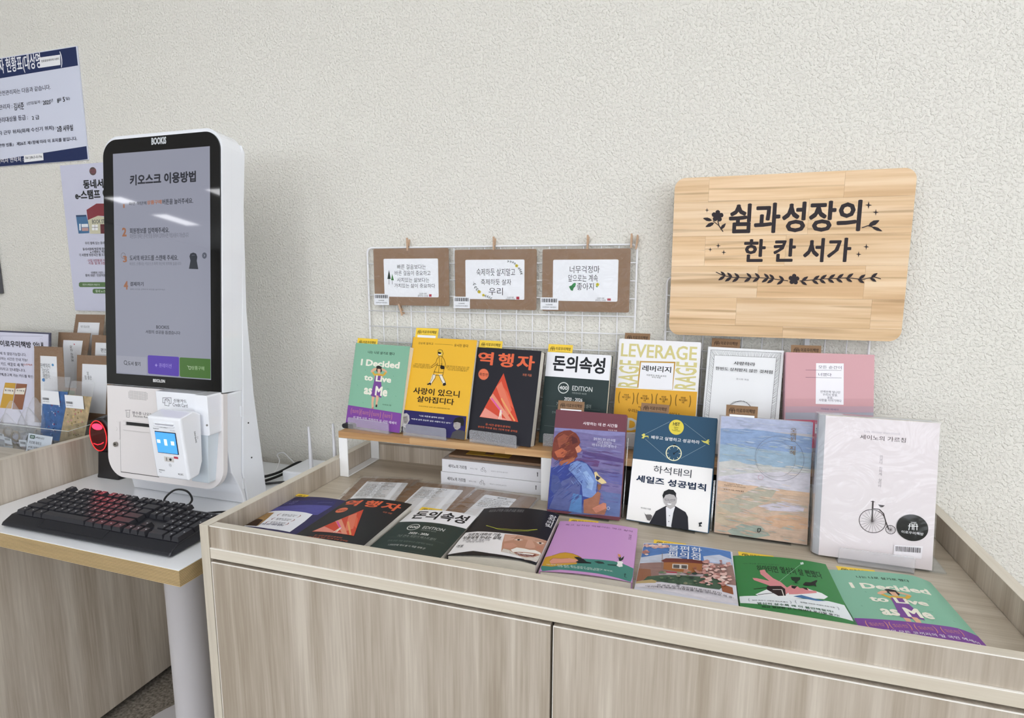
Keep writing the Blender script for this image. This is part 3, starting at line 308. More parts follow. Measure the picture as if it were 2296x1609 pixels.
'sales':[('P',[-73.2,113.9,71.7,113.9,71.7,1.1,-73.2,1.1],'f2f0ee'),('G','cover_illustration'),('L',[-11.7,191.1,-54.6,163],0.4,'a8b8c0'),('L',[15.5,191.1,55.8,164.8],0.4,'a8b8c0'),('L',[-53.6,153.5,-8.9,122.1],0.4,'a8b8c0'),('L',[55.8,154.8,14.8,125.1],0.4,'a8b8c0'),('G','yellow_disc'),('O',1.5,182.1,13.6,14.2,'f0dc50'),('G','stopwatch'),('P',[-1.1,149.8,4.1,150,3.9,147.9,-1.2,147.6],'101418'),('C',1.1,133.3,13.6,1.7,'f0eec8'),('P',[-0.3,134,2.4,134.3,3.3,131.3,0.7,130.3],'14202c'),('L',[1.2,132.4,8.8,138.6],1.2,'14202c'),('L',[-0,145.8,0.2,143.4],0.8,'f0eec8'),('L',[8.6,143.1,7.1,141.2],0.8,'f0eec8'),('L',[13,134.1,10.6,134],0.8,'f0eec8'),('L',[10.2,125,8.4,126.6],0.8,'f0eec8'),('L',[2.2,120.8,2,123.3],0.8,'f0eec8'),('L',[-6.4,123.5,-4.9,125.4],0.8,'f0eec8'),('L',[-10.8,131.8,-8.4,132.1],0.8,'f0eec8'),('L',[-8,141.1,-6.2,139.6],0.8,'f0eec8'),('G','runner_figures'),('P',[-61.5,160.4,-56.8,164,-54.5,162.4,-55.3,159.6,-48.2,160.1,-47.7,155.1,-49.5,158.5,-54.8,157.5,-56.7,154,-60.9,154.5,-58,157.9],'e8e070'),('P',[47.7,162.5,55.2,161.6,59.9,165.7,62.4,165.2,59.8,162.2,63.4,162.3,60.7,159.7,63.1,155.6,59.7,157,56.3,158.3,53,158.8],'e8e070'),('T','HST',-4.7,191.1,7.8,184.8,'14202c',2),('T','Habit\nStep\nTechnique',-6.1,182.7,9.1,174,'54541c',0),('T','배우고 실행하고 성공하라',-42.6,161.8,45.4,155.2,'f0f2f4',1),('T','하석태의',-32.5,106.7,35.7,92.3,'202834',-1),('T','세일즈 성공법칙',-62.6,85,63,71.9,'1a2c48',3),('T','하석태 지음',-48.7,27.2,-30.2,24.1,'2a2a2e',0),('G','cover_portrait'),('P',[-36.2,-1.5,-31.4,-1.5,-21,23.9,-4.3,35.9,12.3,38.5,31.3,30.6,36,23,39.2,-1.2,-37.3,-2.5],'22222a'),('P',[-3.8,34.3,2.9,22.7,9.1,0.3,0.5,-0.5],'e6e6ea'),('P',[-3.8,34.3,2.6,34.4,12.4,37.3,10.1,25.5,8.3,0.1,0.5,-0.5,-2,21.9],'e6e6ea'),('P',[-10.8,51.1,-9.3,56.4,0.2,61.3,9.7,58.4,14.4,53.2,14.3,44.7,10.8,36.6,4.6,31.4,-2.1,34.5,-8.2,41.2],'b4b0b0'),('P',[-11.9,53.5,-9.7,61.2,-2,66.4,6.8,66.4,12,61.3,12.4,52.9,8.9,57.5,0.4,58.2,-6.4,55.2,-9.5,47.9],'1e1e22'),('L',[-7.1,48.2,0.5,48.4,0.7,46,-5.2,45.4,-7.1,48.2],0.5,'4a4a4c'),('L',[3,48.4,11,50,10.5,47.2,4.3,45.9,3,48.4],0.5,'4a4a4c'),('P',[-2.4,40.8,6.2,41.4,3.9,39,0.2,38.8],'f0f0f0'),('L',[2.2,46.2,1.8,43.1,3.5,43],0.5,'807c7c'),('O',4,19.8,0.8,0.8,'4a4a50'),('O',3.6,9.3,0.8,0.8,'4a4a50'),('P',[-42,18.8,-39.7,15.8,-35.6,14.7,-34.9,16.6,-32.7,15.2,-31.1,16.8,-26.8,14.8,-27.3,9.3,-30.3,5.1,-34.6,5.5,-37.8,11],'6c6868'),('P',[55,15.4,60.3,18,61.2,15.3,58.2,12.8,61.6,10.5,55.6,9.1,56.6,11.9],'22262c')],
'wisdom':[('G','cover_illustration'),('Pn',[-72.4,206.8,74.9,209.5,74.7,187.5,-72.6,185.2],'aab6d6'),('Pn',[-72.6,185.2,-11.3,187.8,74.9,182.3,75.2,153.2,10.2,154.7,-72.2,154.7],'7c9ccc'),('Pn',[-72.3,157.5,-35.1,155.6,29.9,154,75.1,155.9,75.1,124.2,16.5,123,-72.3,124.3],'8cacc4'),('Pn',[-72.4,125.4,-49.3,130.6,-26.1,126.5,21.3,126.3,74.9,128.1,74.8,108.4,-2.5,104.7,-72,96.7],'bcbcb8'),('Pn',[-72.1,99.5,-27.9,110,31.4,119.3,74.2,121.5,75,87.3,-6.4,82.6,-72.8,91.1],'c8c4d0'),('Pn',[-72.9,92.5,-32,90.4,23,88.9,74.7,88.6,74.7,68.8,-5.5,61.1,-73.2,66.2],'dcb490'),('Pn',[-73.3,69,-6.2,77.3,73.6,81.9,74.8,0.5,-75.9,-0.4],'ccac90'),('Pn',[-71.5,52.6,-36.2,70.8,-1.8,91.3,23.1,86.2,11.7,66,-29.8,41.7,-60.2,34.9],'a8a48c'),('Pn',[-5.2,55.8,33.7,68.9,67.8,62.7,65.8,54.5,14.9,50.4],'c4bccc'),('Pn',[-53.6,5.6,-28.9,22.8,1.4,21.6,16.9,7.7,-12.5,-2,-43,-1.1],'8c9c8c'),('Pn',[5.6,38.3,44.3,49,73.8,45,74.1,26.7,21.2,21.7],'d8a880'),('Pn',[-73.9,49.6,-39.6,34.9,0.8,35,-54,13.8,-74.5,19.1],'b8a888'),('C',24.5,141.9,38.5,0.4,'6a6a70'),('C',18.7,140.7,31,0.3,'8a8478'),('C',-3.5,106,4,0.5,'c88ca0'),('T','오\n래\n된\n \n지\n혜',40.2,195.6,49.5,150.1,'8a6c40',0),('T','Lessons from a\nThird Grade Dropout',-62.4,90.7,-26.7,84,'8a7c6c',0),('T','릭 릭스비 지음 | 조경실 옮김',-62.4,79.7,-29.4,77.1,'3a3430',1),('L',[-3.9,17.1,-3.9,11.7,-1.2,11.6,-0.7,13.2],1.2,'14181c'),('L',[-3.4,17.7,0.8,17.8,0.5,13.4],1.2,'14181c')],
'sayno':[('T','Live thicker than blood',-22.8,209.5,25.9,206.1,'b8b0b8',0),('T','세이노의 가르침',-28.5,202.2,34.7,194.7,'4a3c3c',1),('T','피\n보\n다\n \n진\n하\n게\n \n살\n아\n라',0.2,171.8,4.8,120.7,'8a8084',0),('T','데이원',-1.8,13.8,7.4,11.3,'9a9498',0),('G','cover_illustration'),('C',-5.1,65.6,18.4,1,'3c3434'),('C',20.5,55.6,6.6,0.9,'3c3434'),('L',[-5.8,97.4,-5.5,65.6],2.2,'3c3434'),('L',[-8.8,97,-3.1,96.7],0.8,'3c3434'),('L',[-4.3,85.6,3.4,85.7,9.7,79.6,13.3,67.7,17.7,55.9],1.6,'3c3434'),('P',[1.4,93.3,5.2,92.9,10.8,93.1,8.4,89.8,5,88.9],'3c3434'),('L',[-5.1,65.6,12,68],0.35,'5a5252'),('L',[-5.1,65.6,11.4,62.4],0.35,'5a5252'),('L',[-5.1,65.6,9.2,57.1],0.35,'5a5252'),('L',[-5.1,65.6,5.7,52.7],0.35,'5a5252'),('L',[-5.1,65.6,1,49.4],0.35,'5a5252'),('L',[-5.1,65.6,-4.3,47.8],0.35,'5a5252'),('L',[-5.1,65.6,-9.6,47.9],0.35,'5a5252'),('L',[-5.1,65.6,-14.6,49.8],0.35,'5a5252'),('L',[-5.1,65.6,-18.6,53.2],0.35,'5a5252'),('L',[-5.1,65.6,-21.3,57.8],0.35,'5a5252'),('L',[-5.1,65.6,-22.4,63.2],0.35,'5a5252'),('L',[-5.1,65.6,-21.8,68.9],0.35,'5a5252'),('L',[-5.1,65.6,-19.6,74.2],0.35,'5a5252'),('L',[-5.1,65.6,-16,78.7],0.35,'5a5252'),('L',[-5.1,65.6,-11.3,81.9],0.35,'5a5252'),('L',[-5.1,65.6,-6,83.4],0.35,'5a5252'),('L',[-5.1,65.6,-0.6,83.3],0.35,'5a5252'),('L',[-5.1,65.6,4.3,81.4],0.35,'5a5252'),('L',[-5.1,65.6,8.3,78],0.35,'5a5252'),('L',[-5.1,65.6,10.9,73.3],0.35,'5a5252'),('L',[20.5,55.6,26,56.4],0.35,'5a5252'),('L',[20.5,55.6,25.4,53.2],0.35,'5a5252'),('L',[20.5,55.6,23.5,50.7],0.35,'5a5252'),('L',[20.5,55.6,20.8,49.4],0.35,'5a5252'),('L',[20.5,55.6,18,49.9],0.35,'5a5252'),('L',[20.5,55.6,15.9,51.8],0.35,'5a5252'),('L',[20.5,55.6,15,54.8],0.35,'5a5252'),('L',[20.5,55.6,15.6,58],0.35,'5a5252'),('L',[20.5,55.6,17.5,60.5],0.35,'5a5252'),('L',[20.5,55.6,20.2,61.7],0.35,'5a5252'),('L',[20.5,55.6,23,61.3],0.35,'5a5252'),('L',[20.5,55.6,25.1,59.3],0.35,'5a5252'),('G','shop_sticker'),('O',49.4,62.9,21.4,20.8,'1f201e'),('G','sticker_lettering'),('L',[45.6,68.4,45.5,63.4,44.9,58.8],1.1,'f0f0f0'),('L',[45.6,68.4,49.1,68.9,49.5,60.1],1.1,'f0f0f0'),('L',[51.7,59.8,51.2,69.2,55.3,69.5,55.7,60.3],1.1,'f0f0f0'),('L',[44.1,65.1,56.8,66.2],1.1,'f0f0f0'),('L',[47.1,71.2,54.1,71.9],0.77,'f0f0f0'),('T','이로우미책방',35.1,57.1,64.8,52.7,'e8e8e8',1),('G','barcode_sticker'),('P',[26.5,32.5,64.8,35.9,63.7,16.2,25.7,13.9],'f0ecf0'),('G','barcode'),('P',[28.3,30.8,28.9,30.9,28.8,23,28.2,22.9],'302c34'),('P',[29.6,30.9,30.6,31.1,30.5,23.2,29.6,23],'302c34'),('P',[31,31,31.5,31.1,31.4,23.2,31,23.1],'302c34'),('P',[32.4,31.1,33.2,31.2,33.1,23.3,32.4,23.2],'302c34'),('P',[33.8,31.2,34.4,31.3,34.4,23.4,33.8,23.3],'302c34'),('P',[35.2,31.3,36.1,31.5,36.1,23.6,35.2,23.4],'302c34'),('P',[36.6,31.4,37,31.5,37,23.6,36.5,23.5],'302c34'),('P',[38,31.5,38.7,31.6,38.7,23.8,37.9,23.6],'302c34'),('P',[39.4,31.6,40,31.7,39.9,23.8,39.3,23.7],'302c34'),('P',[40.7,31.7,41.7,31.9,41.6,24,40.7,23.8],'302c34'),('P',[42.1,31.8,42.5,31.9,42.5,24,42.1,23.9],'302c34'),('P',[43.5,31.9,44.2,32,44.2,24.2,43.5,24.1],'302c34'),('P',[44.9,32,45.5,32.1,45.5,24.3,44.8,24.2],'302c34'),('P',[46.3,32.1,47.2,32.2,47.2,24.4,46.2,24.3],'302c34'),('P',[47.6,32.2,48.1,32.3,48,24.4,47.6,24.4],'302c34'),('P',[49,32.3,49.7,32.4,49.7,24.6,49,24.5],'302c34'),('P',[50.4,32.4,51,32.5,51,24.7,50.3,24.6],'302c34'),('P',[51.8,32.5,52.7,32.6,52.6,24.8,51.7,24.7],'302c34'),('P',[53.1,32.6,53.5,32.7,53.5,24.8,53.1,24.8],'302c34'),('P',[54.5,32.7,55.2,32.8,55.2,25,54.5,24.9],'302c34'),('P',[55.9,32.8,56.5,32.9,56.4,25.1,55.8,25],'302c34'),('P',[57.2,32.9,58.2,33,58.1,25.2,57.2,25.1],'302c34'),('P',[58.6,33,59,33.1,59,25.2,58.6,25.2],'302c34'),('P',[60,33.1,60.7,33.2,60.6,25.4,59.9,25.3],'302c34'),('P',[61.3,33.2,61.9,33.3,61.9,25.5,61.3,25.4],'302c34')],
'navy':[('G','cover_illustration'),('Pn',[-65,170,39.8,190.6,48.1,163.5,15.6,144.4,-70.1,137.7],'3c3a70'),('Pn',[-75,143.7,46.1,166.4,45.8,147.8,44.4,122.2,10.6,107.3,-69.1,115.9],'5a58a4'),('L',[9.5,171.4,36.9,180.1],0.5,'9090c0'),('T','누구도\n혼자일 수 없는 시대\n당신에게 닿은 시선\n공명',-98.9,186.9,-37.8,148.6,'8888b8',0),('G','belly_band'),('P',[-76.3,117.3,-52.8,124.9,-22.4,124.7,18,123.3,34.8,120.5,40,89.9,42.5,45.4,-4.2,46.4,-85,58,-85.1,95.3],'eceef6'),('G','band_lettering'),('Pn',[-85.4,107.3,-70.1,117.1,-47,115.8,-38.6,87.6,-31.8,54.7,-83.4,59.8],'b08c5c'),('Pn',[-79.6,77.7,-58.2,87.3,-42.8,80.9,-33.9,53.4,-76.9,59.9],'3a2418'),('T','(          )',-30.4,111.4,18.7,100,'a06060',1),('T','올해의 작가상\n심사 대상작',-21.4,109.7,11.3,99.9,'504858',0),('T','(          )',-27.8,92,20,81.6,'a06060',1),('T','올해의 작가상\n심사 대상작',-19.1,90.8,12.8,81.3,'504858',0),('T','(          )',-27.5,75.8,19.7,66,'a06060',1),('T','올해의 작가상\n심사 대상작',-18.9,74.9,12.6,65.5,'504858',0),('T','이 책을 읽은 사람은 말한다',-35.3,66.3,15.9,59.8,'2c2c64',1)],
'man':[('L',[-42.5,111.3,-16.2,95.8,10.9,92.7,35.1,99.4,49.2,111.1],1.3,'b4c83c'),('L',[-42.1,110,-19.9,99.1,6.9,97.8,31.9,101.9,49.1,111.6],0.8,'e8e060'),('T','인간의 내면을 그린 최고의 에세이\n세상에서 가장 다정한 사람 이야기',-58.5,185.2,7.8,172.6,'a0a0a4',0),('T','창\n작\n의\n빛',57.2,182,70.7,131.5,'e8e8ea',1),('G','belly_band'),('P',[-71.3,84.3,-50.4,86.1,-1.4,81,39.8,80.1,75.7,82.9,71.6,7.1,42.2,3.2,-4.3,7,-33.1,12.5,-73.6,1.9,-73.6,33.4],'f0eef0'),('G','band_portrait'),('P',[0.8,77.8,39.8,80.1,75.7,82.9,72.2,9.5,54,2.7,39.8,12.1,12.6,15.3,5.8,45.2],'c8967c'),('P',[0.8,77.8,22.5,78.1,19.9,59.4,7.2,50.9],'dcb09c'),('P',[22.5,78.1,55.1,79.7,72.4,80.7,65.5,66.6,43.1,66.7,23.8,68.2],'d2a48c'),('L',[15.4,66.6,24.2,71.7,35.7,71.3],1,'8c6450'),('L',[54.4,71.5,63.5,75.5,72.7,76.7],1,'8c6450'),('P',[20.8,60.7,27,65.8,36.2,64.3,30.2,58.5],'e4d4c8'),('P',[26.1,64.4,30.3,65.7,31.3,59.9,28,58.9],'3a2820'),('P',[57.9,65,63.3,70.9,70.9,71.1,65.1,62.5],'e4d4c8'),('P',[61.9,69.3,66,70.8,66.3,65,63.1,63.7],'3a2820'),('P',[43.5,66.9,50,68.9,59,53.8,60,45.1,52.4,38.2,45.3,39.6,44.2,51.9],'daa890'),('L',[46.4,39.1,53.5,38.8,60,45.1],0.6,'a8705c'),('P',[9.4,43.2,22.7,49.2,32.2,41.3,25.5,29.9,12.5,28.1],'d8a088'),('P',[60.7,55,71.3,62.3,72,48.1,62.9,42.9],'cc9078'),('P',[25.6,24.8,32.6,35.1,45.8,35.7,53.5,35.7,61.7,40,71.2,38.2,72.9,32.7,63.9,30.4,52.9,26.2,39.6,22.1,31,18.2],'f0ece6'),('P',[32.8,18.8,42.3,21,55.7,24.8,66.9,27.6,64.1,19.5,53.9,12.8,42.2,12],'7c3c34'),('P',[36.9,18.6,49.1,22.5,63.6,26.6,62.1,22.6,50.1,18.5,40.9,17],'f4f0ea'),('P',[13.2,25.6,23.6,23.2,32.9,15.8,42.9,9.3,54.5,10.2,64.6,17,71.2,29.6,73.9,44.5,72.2,9.5,54,2.7,39.8,12.1,13,15.4],'d8d2ca'),('L',[22.2,19.7,25.6,13.6],0.5,'f6f2ee'),('L',[25.1,19.5,28.7,13.5],0.5,'bcb4ac'),('L',[28.2,18.9,32,13],0.5,'e8e2da'),('L',[31.1,18.8,35.2,12.6],0.5,'f6f2ee'),('L',[34.1,18.2,38.4,12.1],0.5,'bcb4ac'),('L',[37.2,17.7,41.6,11.8],0.5,'e8e2da'),('L',[40,17.7,44.6,11.9],0.5,'f6f2ee'),('L',[43,17.3,47.7,11.9],0.5,'bcb4ac'),('L',[45.8,17.4,50.7,12],0.5,'e8e2da'),('L',[48.7,17.3,53.8,12.2],0.5,'f6f2ee'),('L',[51.5,17.4,56.7,12.6],0.5,'bcb4ac'),('L',[54.2,17.9,59.6,13.4],0.5,'e8e2da'),('L',[57,18.2,62.5,14],0.5,'f6f2ee'),('L',[59.7,18.9,65.4,14.6],0.5,'bcb4ac'),('L',[62.4,19.3,68.3,15.4],0.5,'e8e2da'),('L',[65.2,19.8,71.2,16.3],0.5,'f6f2ee'),('G','band_lettering'),('T','가르친,대화의 기술\n작품에게 보내는 갈채',-68,78.7,-1.5,54.8,'2a2228',1),('T','인간을 위한 예술가의\n마지막 이야기',-64.6,53.9,-17.4,40.8,'6a646a',0),('T','아포',-67.3,34.5,-55.5,23.5,'3a3a3c',1)],
'lilac':[('T','죽고 싶지만 떡볶이는 먹고 싶어',-57.2,173.8,60.7,167.7,'4a2c50',0),('T','백\n세\n희',55.3,156.4,60.1,136.4,'6c4870',0),('G','cover_illustration'),('P',[-72.2,16.8,-71.8,41.8,-44,40.2,-10,47.2,14.9,50,38.1,52.6,53.9,48.8,71.9,40.5,67.3,-0.5,49.5,3.7,19.6,6.9,-4.5,6.6,-38.2,6.9,-64.8,-0],'4c9084'),('P',[-70.4,44.9,-58.9,51,-47.5,60.5,-39.8,63.4,-28,61.1,-17.4,54.9,-11.8,49.2,-16.7,27.7,-53.6,14.8,-72.4,17.7,-72.1,31.6],'e0ac38'),('L',[-58.9,51,-47.5,60.5,-39.8,63.4,-28,61.1,-17.4,54.9,-11.8,49.2],0.8,'7a3c14'),('P',[-60.2,32.3,-56.5,42.6,-42.7,42.1,-32,45.1,-22.1,43.2,-15.5,41.1,-15.8,32.8,-32.4,27.8,-55.2,22.7],'f0a890'),('L',[-55.5,24.3,-32.6,29,-16.1,34.3],0.6,'6a2a24'),('L',[-59.9,32.3,-56.4,41.9,-42.6,41.7,-31.9,44.4],0.6,'6a2a24'),('P',[-23.9,49.7,-17,51.6,-8.2,45.9,-2.6,38.8,5.1,37.4,5.1,33.8,-14,30.8,-19.1,33.8,-15.2,39.5],'1c2420'),('P',[8.8,41.7,15.4,45.2,22.6,44,25.7,39.2,16.3,36.9],'2c3c38'),('P',[29.6,39.8,44.3,43.1,44.7,38.1,30.6,36.3],'2c504a'),('G','flower_vase'),('P',[43.5,52.9,47.5,56.1,52.7,54.8,51.8,47.9,52.9,40.3,47.8,36.7,43.5,39.9,44.8,46.8],'f0f0f0'),('P',[46.4,55.7,44.9,65.1,41.3,67.8,46.5,65.7,47,76.1,48.7,64.9,52.9,75.1,52.1,62.9,48.7,55.9],'24382c'),('P',[42.4,77.9,46.4,77.7,48.1,69.7,44.7,68.4],'f0a868'),('T','"자기가 지금 힘든 줄도 모르고 사는 사람이 많아요.\n이유 없는 허전함에 시달리면서."',-62.8,22.1,40.2,13.7,'d8e8e0',1),('L',[56.3,16.9,59.5,19.1],0.7,'1c2c28'),('L',[57.8,20.5,57.9,10,60.9,8.9],0.7,'1c2c28')],
